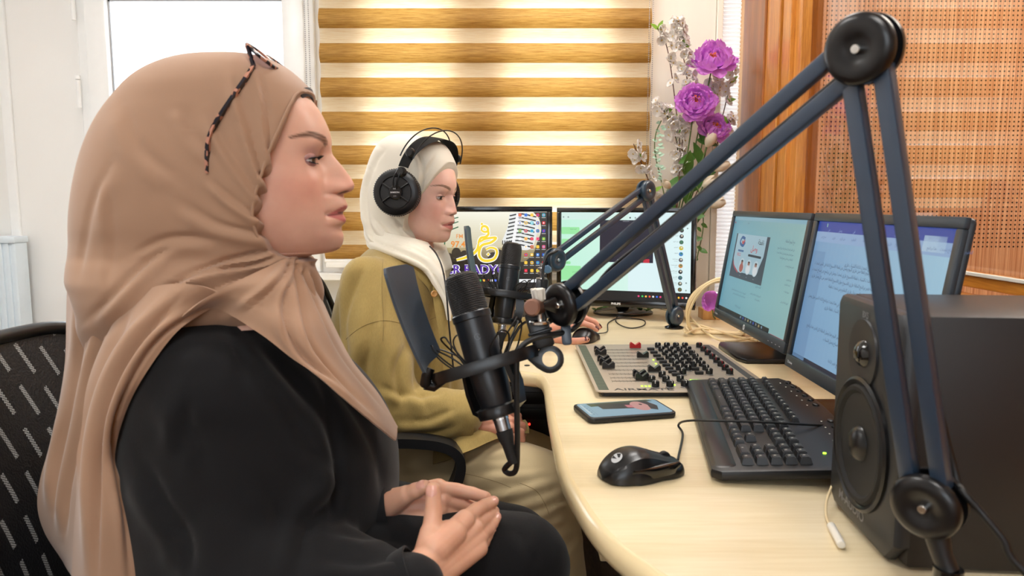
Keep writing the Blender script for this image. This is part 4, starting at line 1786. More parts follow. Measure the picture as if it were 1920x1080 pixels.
bm = NB(); cyl(bm, MK @ V((0.145, 0.06, 0.0155)), MK @ V((0.145, 0.06, 0.0172)), 0.0022, n=12); obj('num_lock_light', bm, M['led_green'], t)

U_ = 0.0188
kcache = {}
# ================================================================ keyboard at the back (between the radio monitor and the rear microphone)
a, b = D(905, 603), D(1042, 603)
t = thing('keyboard', 'black keyboard below the radio logo monitor, mostly hidden by the rear microphone', 'keyboard', ((a.x + b.x) / 2 - 0.08, a.y + 0.05, DESK_Z))
kx0, kx1, ky0 = b.x - 0.43, b.x, a.y
ky0 = max(ky0, 1.95)
bm = NB(); prism(bm, rrect(kx0, ky0, kx1, ky0 + 0.13, 0.008), DESK_Z + 0.002, DESK_Z + 0.016, bev=0.004); obj('body', bm, M['black'], t)
Tl = wm(t).inverted()
MK = Matrix.Translation((kx0, ky0, DESK_Z))
for rw in range(5):
    y = 0.02 + rw * 0.0188
    x = 0.014
    if rw == 0:
        ws = [1.3, 1.2, 1.3, 5.6, 1.3, 1.2, 1.3]
    else:
        ws = [1.6] + [1] * 11 + [1.6]
    for w_ in ws:
        if x + w_ * U_ > 0.418: break
        kk = (round(w_, 2), 'b')
        if kk not in kcache: kcache[kk] = key_mesh(w_ * U_ - 0.0022, U_ - 0.0022)
        o = bpy.data.objects.new('key', kcache[kk]); C.objects.link(o); o.parent = t
        o.matrix_basis = Tl @ MK @ Matrix.Translation((x + w_ * U_ / 2, y, 0.0155))
        x += w_ * U_

# ================================================================ mice
def make_mouse(label, c, ang, L_, W_, H_, spiky, name='computer_mouse'):
    Mx = Matrix.Translation(c) @ Matrix.Rotation(ang, 4, 'Z')     # x = long axis towards the buttons
    t = thing(name, label, 'mouse', c)
    bm = NB()
    nu, nv = 36, 20
    rows = []
    for i in range(nu + 1):
        s = i / nu
        x = -L_ / 2 + L_ * s
        th = math.acos(max(-1, min(1, 1 - 2 * s)))
        wf = (math.sin(th)) ** 0.55 * (1 - 0.10 * math.exp(-((s - 0.62) / 0.14) ** 2)) * (1 + 0.04 * math.exp(-((s - 0.2) / 0.2) ** 2))
        hf = (math.sin(min(PI, th)) ** 0.6) * (0.62 + 0.38 * math.exp(-((s - 0.36) / 0.3) ** 2))
        if s in (0, 1):
            wf = hf = 0.02
        row = []
        for j in range(nv + 1):
            a = PI * j / nv
            cx, sx_ = math.cos(a), math.sin(a)
            y = W_ / 2 * wf * math.copysign(abs(cx) ** 0.8, cx)
            z = H_ * hf * sx_ ** 0.75
            if spiky:
                z += 0.0022 * math.exp(-((abs(cx) - 0.72) / 0.08) ** 2) * hf
                if z < 0.012 and s > 0.3: y *= 1.06
            row.append(bm.verts.new(Mx @ V((x, y, 0.0015 + z))))
        rows.append(row)
    for a_, b_ in zip(rows, rows[1:]):
        for j in range(nv):
            bm.faces.new((a_[j], a_[j + 1], b_[j + 1], b_[j]))
    bmesh.ops.holes_fill(bm, edges=[e for e in bm.edges if e.is_boundary])
    bmesh.ops.remove_doubles(bm, verts=bm.verts, dist=0.0001)
    sh = obj('shell', bm, M['black_soft'], t)
    # seam between the buttons and the wheel
    hz = lambda s: H_ * (math.sin(math.acos(1 - 2 * s)) ** 0.6) * (0.62 + 0.38 * math.exp(-((s - 0.36) / 0.3) ** 2))
    bm = NB()
    sweep(bm, [Mx @ V((-L_ / 2 + L_ * s, 0, 0.0014 + hz(s))) for s in [0.55 + 0.42 * k / 10 for k in range(11)]], 0.0007, n=6)
    obj('button_seam', bm, M['rubber'], sh)
    bm = NB()
    s = 0.8
    c_ = V((-L_ / 2 + L_ * s, 0, hz(s) - 0.003))
    cyl(bm, Mx @ (c_ + V((0, -0.0035, 0))), Mx @ (c_ + V((0, 0.0035, 0))), 0.0085, n=24, bev=0.001)
    obj('scroll_wheel', bm, M['rubber'], t)
    return t, Mx, hz


mc = D(1203, 893)
t, Mx, hz = make_mouse('black wired mouse with a white round emblem on the near desk edge', V((mc.x, mc.y + 0.005, DESK_Z)), R(22), 0.112, 0.064, 0.036, True)
pl = Pic()
pl.disc(0, 0, 0.0078, (206, 208, 210)); pl.up()
pl.poly([(-0.001, -0.0075), (0.0035, -0.0068), (0.0012, 0.0015)], (26, 26, 28))
pl.poly([(-0.0075, 0.001), (-0.005, -0.005), (-0.001, 0.0015), (-0.002, 0.004)], (26, 26, 28))
sl = 0.17
xx = -0.056 + 0.112 * sl
n_ = frame(V((-0.62, -0.1, 0.78)))
pl.build('emblem', Mx @ Matrix.Translation((xx - 0.0008, -0.004, 0.0015 + hz(sl) + 0.0006)) @ n_.to_4x4() @ Matrix.Rotation(R(-90), 4, 'Z'), M['print'], t)
# thumb shelf with its glossy blue-grey facet
bm = NB()
prism(bm, [(-0.03, -0.029), (0.0, -0.034), (0.03, -0.03), (0.044, -0.022), (0.02, -0.02), (-0.02, -0.022)], 0.006, 0.02, Mx, bev=0.003)
obj('thumb_wing', bm, M['black_gloss'], t)
p = [Mx @ V((0.055, 0.0, 0.012)), D(1280, 815, DESK_Z + 0.004), D(1272, 797, DESK_Z + 0.008), D(1290, 789, DESK_Z + 0.024), D(1350, 789, DESK_Z + 0.034), D(1440, 792, DESK_Z + 0.036), D(1530, 797, DESK_Z + 0.03), D(1600, 800, DESK_Z + 0.006), D(1660, 800, DESK_Z + 0.004)]
bm = NB(); sweep(bm, catmull(p, 10), 0.0017, n=8)
obj('cable', bm, M['cable'], t)

mc = D(1100, 641)
t, Mx2, hz2 = make_mouse('small black mouse under the hand of the woman in the white headscarf', V((mc.x, mc.y + 0.015, DESK_Z)), R(60), 0.1, 0.056, 0.034, False)
p = [Mx2 @ V((0.049, 0, 0.01)), D(1138, 622, DESK_Z + 0.003), D(1141, 605, DESK_Z + 0.003), D(1165, 596, DESK_Z + 0.002), D(1205, 600, DESK_Z + 0.002), D(1207, 610, DESK_Z + 0.002), D(1180, 615, DESK_Z + 0.002), D(1155, 603, DESK_Z + 0.003), D(1160, 585, DESK_Z + 0.004), D(1150, 572, DESK_Z + 0.004)]
p = [q if i < 7 else V((q.x, q.y, q.z)) for i, q in enumerate(p)]
bm = NB(); sweep(bm, catmull(p, 10), 0.0015, n=8)
obj('cable', bm, M['cable'], t)

# ================================================================ phone
za = DESK_Z + 0.009
corners = [D(1110, 786, za), D(1276, 774, za), D(1250, 748, za), D(1090, 756, za)]
pu = (corners[1] - corners[0]); PW = pu.length; pu.normalize()
pv = V((-pu.y, pu.x, 0))
PH = 0.5 * ((corners[3] - corners[0]).dot(pv) + (corners[2] - corners[1]).dot(pv))
M4 = Matrix((pu, pv, V((0, 0, 1)))).transposed().to_4x4()
M4.translation = V((corners[0].x - 0.004, corners[0].y, DESK_Z))
t = thing('smartphone', 'smartphone in a dark case lying face up before the mixing desk', 'phone', M4 @ V((PW / 2, PH / 2, 0)))
bm = NB(); prism(bm, rrect(0, 0, PW, PH, 0.011), 0.0008, 0.0098, M4, bev=0.0025, seg=3); obj('case', bm, M['black'], t)
pc = Pic()
a0, b0, a1, b1 = 0.005, 0.004, PW - 0.005, PH - 0.004
pc.poly(rrect(a0, b0, a1, b1, 0.008), (150, 186, 206)); pc.up()
W_, H_ = a1 - a0, b1 - b0
pp = lambda x, y: (a0 + W_ * x, b0 + H_ * y)
pc.poly([pp(0.12, 0.96), pp(0.14, 0.72), pp(0.95, 0.86), pp(0.9, 0.99)], (66, 80, 44)); pc.up()
pc.poly([pp(0.22, 0.88), pp(0.24, 0.5), pp(0.62, 0.42), pp(0.66, 0.86)], (26, 26, 32)); pc.up()
pc.disc(*pp(0.72, 0.56), W_ * 0.11, (216, 156, 150), H_ * 0.34); pc.up()
pc.poly([pp(0.76, 0.9), pp(0.86, 0.9), pp(0.92, 0.5), pp(0.86, 0.2), pp(0.79, 0.3), pp(0.82, 0.6)], (40, 32, 36))
pc.disc(*pp(0.745, 0.66), W_ * 0.02, (60, 40, 40), H_ * 0.05)
pc.poly([pp(0.55, 0.7), pp(0.63, 0.66), pp(0.62, 0.46), pp(0.55, 0.5)], (210, 120, 130))
pc.rect(*pp(0.03, 0.2), *pp(0.05, 0.9), (210, 226, 232))
pc.rect(*pp(0.1, 0.12), *pp(0.104, 0.9), (110, 140, 160))
for k in range(5):
    pc.disc(*pp(0.07, 0.2 + k * 0.14), W_ * 0.008, (90, 120, 140), H_ * 0.03, n=8)
pc.build('screen', M4 @ Matrix.Translation((0, 0, 0.0101)), M['screen'], t)
bm = NB()
for k in range(3):
    box(bm, (PW * 0.16 + k * 0.006, -0.0002, 0.004), (PW * 0.16 + 0.003 + k * 0.006, 0.001, 0.006), M4)
obj('speaker_port', bm, M['rubber'], t)

# ================================================================ coil of beige cable, wooden block, white plug
t = thing('cable_coil', 'coil of beige network cable standing against the back of the left grey monitor', 'cable', D(1345, 640))
ctr = P(1352, 588, 1.86)
for k in range(6):
    bm = NB()
    pts = []
    rx, rz = 0.078 + 0.004 * rnd.random(), 0.088 + 0.006 * math.sin(k)
    for j in range(28):
        a = 2 * PI * j / 28 + k * 0.3
        pts.append(ctr + V((rx * math.cos(a) + 0.003 * math.sin(3 * a + k), 0.028 * math.sin(a * 0.5 + 0.4) + (k - 2.5) * 0.006 - 0.035 * math.sin(a), max(-ctr.z + DESK_Z + 0.0035, rz * math.sin(a)))))
    sweep(bm, catmull(pts, 3, True), 0.0031, n=8, closed=True)
    obj('loop', bm, M['cable_beige'], t)
for i, pp_ in enumerate(([(1300, 603), (1288, 598), (1275, 592), (1262, 590)], [(1420, 640), (1370, 628), (1320, 612), (1298, 606), (1286, 612), (1292, 622)], [(1410, 634), (1360, 640), (1325, 624), (1300, 600), (1290, 588)], [(1330, 618), (1310, 616), (1288, 624), (1282, 618)])):
    bm = NB()
    sweep(bm, catmull([D(x, y, DESK_Z + 0.0032 + 0.003 * i) for x, y in pp_], 6), 0.003, n=8)
    obj('loose_end', bm, M['cable_beige'], t)
c = D(1338, 606)
bm = NB(); box(bm, (c.x - 0.015, c.y + 0.06, DESK_Z), (c.x + 0.09, c.y + 0.12, DESK_Z + 0.032), bev=0.002)
tag(obj('wooden_block', bm, M['wood_pale']), 'small pale wooden block behind the coil of beige cable', 'block')

bm = NB()
pth = [D(1562, 905, DESK_Z + 0.02), D(1550, 940, DESK_Z + 0.012), D(1550, 970, DESK_Z + 0.005), D(1560, 990, DESK_Z + 0.004)]
t = thing('audio_cable', 'short white cable with a plug lying beside the loudspeaker front', 'cable', D(1560, 990))
sweep(bm, catmull(pth, 8), 0.0014, n=8); obj('wire', bm, M['cable_beige'], t)
bm = NB(); cyl(bm, D(1558, 985, DESK_Z + 0.005), D(1578, 1022, DESK_Z + 0.006), 0.0042, n=14, bev=0.001); obj('plug', bm, M['white_plastic'], t)
# ================================================================ boom arms and microphones
def bar(bm, p0, p1, wv, w_, th, nv, bev=0.0015):
    """flat tube from p0 to p1; wv in-plane cross direction, nv plate normal"""
    d = (p1 - p0)
    L_ = d.length
    Mx = Matrix((wv, nv, d.normalized())).transposed().to_4x4()
    Mx.translation = p0
    box(bm, (-w_ / 2, -th / 2, 0), (w_ / 2, th / 2, L_), Mx, bev=bev)


def boom(label, base, elbow, tip, r, sp, wd, mtube, mdisc, foot_pt, post_dir=None, cable=None, tongue=None):
    t = thing('microphone_boom_arm', label, 'microphone arm', (foot_pt.x, foot_pt.y, foot_pt.z))
    n = (tip - elbow).cross(base - elbow).normalized()
    view = (elbow - V((0, 0, CAM_Z))).normalized()
    if n.dot(view) > 0:
        n = -n           # n points to the camera side
    for a, b_ in ((base, elbow), (elbow, tip)):
        d = (b_ - a).normalized()
        wv = n.cross(d).normalized()
        for s in (-1, 1):
            bm = NB()
            bar(bm, a + d * r * 0.55 + wv * sp * s, b_ - d * r * 0.55 + wv * sp * s, wv, wd, wd * 1.05, n, bev=wd * 0.14)
            obj('tube', bm, mtube, t)
    for k, c in enumerate((base, elbow, tip)):
        for s in (-1, 1):
            bm = NB()
            Mx = Matrix.Translation(c + n * (wd * 0.4 * s)) @ frame(n * s).to_4x4()
            lathe(bm, [(0, 0), (r, 0), (r, 0.16 * r), (r * 0.95, 0.27 * r), (r * 0.78, 0.36 * r), (r * 0.55, 0.36 * r), (r * 0.36, 0.28 * r), (r * 0.22, 0.22 * r), (0, 0.22 * r)], Mx, 48)
            dsc = obj('joint_disc', bm, mdisc, t)
            bm = NB()
            lathe(bm, [(0, 0.16 * r), (r * 0.16, 0.16 * r), (r * 0.16, 0.3 * r), (r * 0.12, 0.36 * r), (0, 0.37 * r)], Mx, 20)
            obj('screw', bm, M['chrome'], dsc)
        bm = NB()
        cyl(bm, c - n * wd * 0.56, c + n * wd * 0.56, r * 0.72, n=32)
        obj('joint_core', bm, mdisc, t)
    return t, n


# ---- front arm
Rf = 0.0268
base_f, elbow_f, tip_f = P(1742, 943, 0.565), P(1620, 92, 0.575), P(1060, 569, 0.875)
foot_f = V((base_f.x + 0.012, base_f.y - 0.012, DESK_Z))
arm_f, nf = boom('large black microphone arm rising from the desk in front of the loudspeaker', base_f, elbow_f, tip_f, Rf, 0.0122, 0.0128, M['arm_metal'], M['black_soft'], foot_f)
bm = NB()
lathe(bm, [(0, 0), (0.034, 0), (0.034, 0.004), (0.03, 0.009), (0.016, 0.03), (0.011, 0.036), (0.011, 0.052), (0, 0.052)], Matrix.Translation(foot_f), 40)
cl = obj('table_clamp', bm, M['black_gloss'], arm_f)
bm = NB()
sweep(bm, [foot_f + V((0, 0, 0.05)), foot_f + V((-0.004, 0.004, 0.062)), base_f], [0.008, 0.008, 0.012], n=16)
obj('post', bm, M['black'], arm_f)
# tongue from the tip joint to the swivel
sw_f = P(1012, 574, 0.868)
bm = NB()
d = (sw_f - tip_f)
wv = nf.cross(d.normalized())
Mt = Matrix((d.normalized(), wv, d.normalized().cross(wv))).transposed().to_4x4(); Mt.translation = tip_f
Lt = d.length
prism(bm, [(-0.004, -Rf * 0.8), (Rf * 0.5, -Rf * 0.86), (Lt * 0.86, -0.0075), (Lt, -0.006), (Lt, 0.006), (Lt * 0.86, 0.0075), (Rf * 0.5, Rf * 0.86), (-0.004, Rf * 0.8)], -0.0075, 0.0075, Mt, bev=0.003)
obj('tongue', bm, M['black_soft'], arm_f)
k_ = 0.872 / F
bm = NB()
cyl(bm, P(996, 577, 0.855), P(1010, 575, 0.878), 0.0105, n=28, bev=0.002); obj('thumb_screw', bm, M['copper'], arm_f)
bm = NB()
c0_ = P(1011, 566, 0.87)
cyl(bm, c0_, c0_ + V((-0.002, 0, 0.016)), 0.0062, 0.0078, n=12, bev=0.001)
for kk in range(6):
    a = PI / 3 * kk
    cyl(bm, c0_ + V((0.0062 * math.cos(a), 0.0062 * math.sin(a), 0.003)), c0_ + V((0.0072 * math.cos(a) - 0.002, 0.0072 * math.sin(a), 0.016)), 0.0018, n=8)
obj('lock_nut', bm, M['white_plastic'], arm_f)
bm = NB()
cyl(bm, P(1014, 607, 0.87), P(1012, 580, 0.87), 0.0035, n=16)
cyl(bm, P(1014, 607, 0.87), P(1013.6, 600, 0.87), 0.0145, n=28, bev=0.001)
obj('thread', bm, M['chrome'], arm_f)


# ---- microphone in its shock mount; local frame: origin at the ring on the mic axis, z up the axis, x towards the arm
def mic_head(Mx, lab_mic, lab_mount, eye=0.076, loops=True, holder=True, sc=1.0):
    Mx = Mx @ Matrix.Scale(sc, 4)
    org = Mx.translation
    t = thing('condenser_microphone', lab_mic, 'microphone', org)
    r = 0.0232
    bm = NB()
    lathe(bm, [(r * 0.97, 0.066), (r * 0.98, 0.09), (r * 0.95, 0.105), (r * 0.86, 0.113), (r * 0.6, 0.117), (0, 0.118)], Mx, 48)
    obj('grille', bm, M['grille'], t)
    bm = NB()
    lathe(bm, [(r * 1.0, 0.0575), (r * 1.05, 0.0585), (r * 1.05, 0.0655), (r * 1.0, 0.0668), (r * 0.9, 0.0668)], Mx, 48)
    obj('collar', bm, M['black_metal'], t)
    bm = NB()
    lathe(bm, [(r * 0.99, 0.058), (r * 0.99, -0.018), (r * 0.97, -0.03), (r * 0.86, -0.05), (r * 0.8, -0.056), (0, -0.057)], Mx, 48)
    bd = obj('body', bm, M['mic_body'], t)
    pl = Pic()
    pl.line([(0.0035 * math.cos(a), 0.0035 * math.sin(a)) for a in [0.5 + 5.3 * k / 12 for k in range(13)]], 0.0007, (104, 108, 112))
    pl.line([(0.0, 0.002), (0.001, -0.002)], 0.0008, (104, 108, 112), smooth=False)
    dcam = (Mx.inverted() @ V((0, 0, CAM_Z)))
    dcam.z = 0
    dcam.normalize()
    q = Matrix((V((0, 0, 1)).cross(dcam), V((0, 0, 1)), dcam)).transposed().to_4x4()
    pl.build('emblem', Mx @ Matrix.Translation(dcam * (r + 0.0002) + V((0, 0, 0.035))) @ q, M['print'], bd)
    bm = NB()
    cyl(bm, Mx @ V((0, 0, -0.058)), Mx @ V((0, 0, -0.083)), 0.0098 * sc, 0.0092 * sc, n=32, bev=0.001)
    plg = obj('plug_sleeve', bm, M['steel'], t)
    bm = NB()
    cyl(bm, Mx @ V((0, 0, -0.0665)), Mx @ V((0, 0, -0.0685)), 0.0101 * sc, n=32)
    obj('sleeve_ring', bm, M['chrome'], plg)
    bm = NB()
    lathe(bm, [(0, -0.124), (0.0048, -0.124), (0.0062, -0.118), (0.0075, -0.1), (0.0097, -0.092), (0.0105, -0.083), (0.0, -0.083)], Mx, 28)
    obj('plug_boot', bm, M['rubber'], t)
    # mount
    s = thing('shock_mount', lab_mount, 'microphone mount', org)
    bm = NB()
    rx, ry = 0.06, 0.046
    path = []
    for k in range(48):
        a = 2 * PI * k / 48
        cx, sx_ = math.cos(a), math.sin(a)
        path.append(Mx @ V((rx * math.copysign(abs(cx) ** 0.75, cx), ry * math.copysign(abs(sx_) ** 0.8, sx_), 0.0)))
    sec = [(-0.0065, -0.0075), (0.0065, -0.0075), (0.008, 0.0), (0.0065, 0.0075), (-0.0065, 0.0075), (-0.008, 0)]
    zax = (Mx.to_3x3() @ V((0, 0, 1))).normalized()
    # band section kept upright along the mic axis
    rings = []
    c = Mx.translation
    for i, p in enumerate(path):
        rad = (p - c).normalized()
        rings.append([bm.verts.new(p + rad * (sx_ * sc) + zax * (sz_ * sc)) for sx_, sz_ in sec])
    for i in range(48):
        a_, b_ = rings[i], rings[(i + 1) % 48]
        for k in range(6):
            bm.faces.new((a_[k], a_[(k + 1) % 6], b_[(k + 1) % 6], b_[k]))
    ring = obj('outer_ring', bm, M['black_soft'], s)
    bm = NB()
    lathe(bm, [(0.0235, -0.006), (0.027, -0.006), (0.028, 0.0), (0.027, 0.006), (0.0235, 0.006), (0.0235, -0.006)], Mx, 40)
    obj('inner_ring', bm, M['black_soft'], s)
    bm = NB()   # U bracket to the bottom cup
    sweep(bm, [Mx @ V((0.03, -0.014, -0.002)), Mx @ V((0.033, -0.014, -0.03)), Mx @ V((0.03, -0.012, -0.053)), Mx @ V((0.018, -0.006, -0.06))], 1.0 * sc, section=[(-0.009, -0.0035), (0.009, -0.0035), (0.009, 0.0035), (-0.009, 0.0035)])
    sweep(bm, [Mx @ V((-0.027, 0.012, -0.002)), Mx @ V((-0.029, 0.012, -0.03)), Mx @ V((-0.027, 0.01, -0.053)), Mx @ V((-0.018, 0.006, -0.06))], 1.0 * sc, section=[(-0.006, -0.003), (0.006, -0.003), (0.006, 0.003), (-0.006, 0.003)])
    obj('bracket', bm, M['black_soft'], s)
    bm = NB()
    lathe(bm, [(0.0105, -0.066), (0.025, -0.064), (0.0262, -0.058), (0.0245, -0.052), (0.0215, -0.05), (0.02, -0.056), (0.0105, -0.0575), (0.0105, -0.066)], Mx, 40)
    obj('bottom_cup', bm, M['black_soft'], s)
    # spring wire loops
    for k, a in enumerate((-2.75, -2.2, -0.95, -0.4, 0.6, 1.3, 2.1, 2.8)):
        ca, sa = math.cos(a), math.sin(a)
        o_ = V((rx * ca * 0.98, ry * sa * 0.98, 0.004))
        i_ = V((0.0245 * ca, 0.0245 * sa, 0.004))
        tv = V((-sa, ca, 0)) * 0.008
        mid = (o_ + i_) / 2
        hgt = 0.034 + 0.006 * math.sin(k * 2.3)
        pts = [i_ - tv * 0.6, mid * 0.9 - tv * 1.2 + V((0, 0, 0.5 * hgt)), o_ - tv * 0.7 + V((0, 0, hgt)), o_ + tv * 0.2 + V((0, 0, hgt * 1.05)), o_ + tv * 0.9 + V((0, 0, hgt * 0.8)), mid + tv * 1.1 + V((0, 0, 0.004)), i_ + tv * 0.4 + V((0, 0, -0.004))]
        bm = NB()
        sweep(bm, catmull([Mx @ p for p in pts], 7), 0.0011 * sc, n=7)
        obj('spring_wire', bm, M['cable'], s)
    # arm with the clamp eye
    bm = NB()
    X = 0.076
    EZ = -0.015
    prism(bm, ([(0.052, -0.0085), (X - 0.016, EZ - 0.006)] + [(X + 0.002 + 0.0172 * math.cos(R(a)), EZ + 0.0172 * math.sin(R(a))) for a in range(-135, 140, 15)] + [(X - 0.018, EZ + 0.012), (0.052, 0.0075)])[::-1], -0.0075, 0.0075, Mx @ Matrix.Rotation(R(90), 4, 'X'), bev=0.002)
    # bore through the eye
    me = bpy.data.meshes.new('tmp'); bmesh.ops.recalc_face_normals(bm, faces=bm.faces); bm.to_mesh(me); bm.free()
    oo = bpy.data.objects.new('tmp', me); C.objects.link(oo)
    b2 = NB(); cyl(b2, Mx @ V((X + 0.002, -0.03, EZ)), Mx @ V((X + 0.002, 0.03, EZ)), 0.0096 * sc, n=32)
    bmesh.ops.recalc_face_normals(b2, faces=b2.faces)
    m2 = bpy.data.meshes.new('tmp2'); b2.to_mesh(m2); b2.free()
    o2 = bpy.data.objects.new('tmp2', m2); C.objects.link(o2)
    md = oo.modifiers.new('b', 'BOOLEAN'); md.object = o2; md.operation = 'DIFFERENCE'; md.solver = 'EXACT'
    dg = bpy.context.evaluated_depsgraph_get()
    me2 = bpy.data.meshes.new_from_object(oo.evaluated_get(dg))
    bpy.data.objects.remove(oo); bpy.data.objects.remove(o2)
    me2.name = 'clamp_eye'
    me2.materials.clear()
    eyeo = link('clamp_eye', me2, M['black_soft'], s)
    bm = NB()
    box(bm, (X - 0.013, -0.01, 0.0), (X + 0.013, 0.01, 0.046), Mx, bev=0.003)
    box(bm, (X - 0.015, -0.0115, 0.018), (X + 0.015, 0.0115, 0.022), Mx, bev=0.001)
    obj('swivel_block', bm, M['black_soft'], s)
    bm = NB()
    cyl(bm, Mx @ V((X + 0.012, 0, 0.012)), Mx @ V((X + 0.028, -0.002, 0.012)), 0.0045 * sc, n=16)
    prism(bm, rrect(-0.006, -0.015, 0.006, 0.015, 0.004), -0.004, 0.004, Mx @ Matrix.Translation((X + 0.030, -0.002, 0.010)) @ Matrix.Rotation(R(12), 4, 'Y') @ Matrix.Rotation(R(90), 4, 'X'), bev=0.0015)
    obj('wing_knob', bm, M['arm_metal'], s)
    bm = NB()
    lathe(bm, [(0, 0), (0.005, 0), (0.0055, 0.003), (0.003, 0.005), (0, 0.005)], Mx @ Matrix.Translation((-0.068, 0, 0)) @ Matrix.Rotation(R(-90), 4, 'Y'), 16)
    obj('bolt', bm, M['chrome'], s)
    return t, s


# woven wire grille
m, nt, N, L, b = mk('wire mesh grille')
tc = N.new('ShaderNodeTexCoord')
sp_ = N.new('ShaderNodeSeparateXYZ')
L.new(tc.outputs['Object'], sp_.inputs[0])
w_a = mth('SINE', mth('MULTIPLY', mth('ADD', sp_.outputs[2], mth('MULTIPLY', sp_.outputs[0], 0.28)), 2 * PI / 0.0021))
w_b = mth('SINE', mth('MULTIPLY', mth('ADD', sp_.outputs[0], mth('MULTIPLY', sp_.outputs[1], 1.0)), 2 * PI / 0.0016))
hgt = mth('ADD', w_a, mth('MULTIPLY', w_b, 0.6))
cr = N.new('ShaderNodeValToRGB')
cr.color_ramp.elements[0].position = 0.0; cr.color_ramp.elements[0].color = lin((8, 8, 9))
cr.color_ramp.elements[1].position = 1.0; cr.color_ramp.elements[1].color = lin((38, 38, 40))
L.new(hgt, cr.inputs[0]); L.new(cr.outputs[0], b.inputs['Base Color'])
bp = N.new('ShaderNodeBump'); bp.inputs['Strength'].default_value = 0.8; bp.inputs['Distance'].default_value = 0.0006
L.new(hgt, bp.inputs['Height']); L.new(bp.outputs[0], b.inputs['Normal'])
b.inputs['Roughness'].default_value = 0.4
b.inputs['Metallic'].default_value = 0.3
M['grille'] = m
M['vent'] = pm('perforated black vent', (20, 20, 22), 0.5, noise_amt=0.5, scale=1800, bump=0.3)
M['mic_body'] = pm('matt graphite microphone body', (22, 25, 30), 0.34, noise_amt=0.1, scale=500, bump=0.03, spec=0.6)


def mic_frame(top, bot, t_ring, side_px):
    ax = (top - bot).normalized()
    o = top + (bot - top) * t_ring
    x = side_px - o
    x = (x - ax * x.dot(ax)).normalized()
    y = ax.cross(x)
    Mx = Matrix((x, y, ax)).transposed().to_4x4()
    Mx.translation = o
    return Mx


Mf = mic_frame(P(862, 515, 0.903), P(936, 775, 0.868), 0.655, P(1030, 684, 0.875))
micf, mntf = mic_head(Mf, 'black studio microphone nearest the camera, hanging before the woman in tan headscarf', 'black shock mount cradling the nearest microphone, with a slanted pop screen', sc=1.0)
Yb = 1.66
Mb = mic_frame(P(961, 458, Yb + 0.017), P(943, 603, Yb - 0.017), 0.66, P(1010, 556, Yb))
micb, mntb = mic_head(Mb, 'smaller-looking black studio microphone farther back, before the woman in white headscarf', 'black shock mount of the rear microphone, its pop screen seen edge-on', sc=1.03)


def pop(parent, c, curve_dir, bend, name='pop_screen'):
    """rounded, slightly curved metal plate from four corners (top-left, top-right, bottom-right, bottom-left)"""
    tl, tr, br, bl = c
    nu, nv = 14, 26
    bm = NB()
    g = []
    for j in range(nv + 1):
        v = j / nv
        row = []
        for i in range(nu + 1):
            u = i / nu
            # rounded corners
            ev = min(v, 1 - v) * 16
            inset = 0.0
            if ev < 1:
                inset = 0.14 * (1 - math.sqrt(max(0, 1 - (1 - ev) ** 2)))
            uu = inset + u * (1 - 2 * inset)
            p = (tl * (1 - uu) + tr * uu) * (1 - v) + (bl * (1 - uu) + br * uu) * v
            p = p + curve_dir * (bend * (1 - (2 * uu - 1) ** 2) + bend * 0.5 * (1 - (2 * v - 1) ** 2))
            row.append(bm.verts.new(p))
        g.append(row)
    for a_, b_ in zip(g, g[1:]):
        for i in range(nu):
            bm.faces.new((a_[i], a_[i + 1], b_[i + 1], b_[i]))
    bmesh.ops.recalc_face_normals(bm, faces=bm.faces)
    r = bmesh.ops.solidify(bm, geom=list(bm.faces), thickness=0.003)
    return obj(name, bm, M['pop'], parent)


m, nt, N, L, b = mk('perforated pop screen metal')
tc = N.new('ShaderNodeTexCoord')
vo = N.new('ShaderNodeTexVoronoi'); vo.inputs['Scale'].default_value = 900
L.new(tc.outputs['Object'], vo.inputs['Vector'])
bp = N.new('ShaderNodeBump'); bp.inputs['Strength'].default_value = 0.25; bp.inputs['Distance'].default_value = 0.0006
L.new(vo.outputs['Distance'], bp.inputs['Height']); L.new(bp.outputs[0], b.inputs['Normal'])
b.inputs['Base Color'].default_value = lin((84, 96, 110)); b.inputs['Metallic'].default_value = 0.55; b.inputs['Roughness'].default_value = 0.36
M['pop'] = m
pop(mntf, [P(717, 506, 0.80), P(771, 494, 0.885), P(826, 664, 0.885), P(797, 708, 0.83)], V((-1, -0.2, 0)).normalized(), 0.008)
bm = NB()
sweep(bm, [P(797, 722, 0.865), P(800, 705, 0.86), P(806, 690, 0.862)], 0.0065, n=12)
sweep(bm, [P(797, 722, 0.865), P(812, 726, 0.868), P(830, 712, 0.87)], 0.006, n=12)
obj('screen_bracket', bm, M['black_soft'], mntf)
pop(mntb, [P(871, 425, Yb - 0.06), P(880, 423, Yb + 0.03), P(897, 536, Yb + 0.03), P(888, 544, Yb - 0.06)], V((-1, 0, 0)), 0.006)
bm = NB()
sweep(bm, [P(893, 540, Yb - 0.01), P(895, 556, Yb - 0.01), P(908, 562, Yb - 0.01)], 0.005, n=12)
obj('screen_bracket', bm, M['black_soft'], mntb)

# cable of the near microphone, looping up to the arm
bm = NB()
pb = Mf @ V((0, 0, -0.12))
pth = [pb, P(946, 880, 0.87), P(957, 888, 0.865), P(968, 878, 0.86), P(970, 830, 0.855), P(969, 740, 0.85), P(969, 675, 0.85), P(976, 652, 0.852), P(998, 636, 0.856), P(1030, 628, 0.862), P(1060, 622, 0.88), P(1085, 606, 0.885)]
d_ = (elbow_f - tip_f).normalized()
pth += [tip_f - nf * 0.018 + d_ * s for s in (0.06, 0.16, 0.3, 0.42)]
sweep(bm, catmull(pth, 8), 0.0035, n=10)
tag(obj('microphone_cable', bm, M['cable'], None), 'thick black cable looping below the near microphone and up its arm', 'cable')

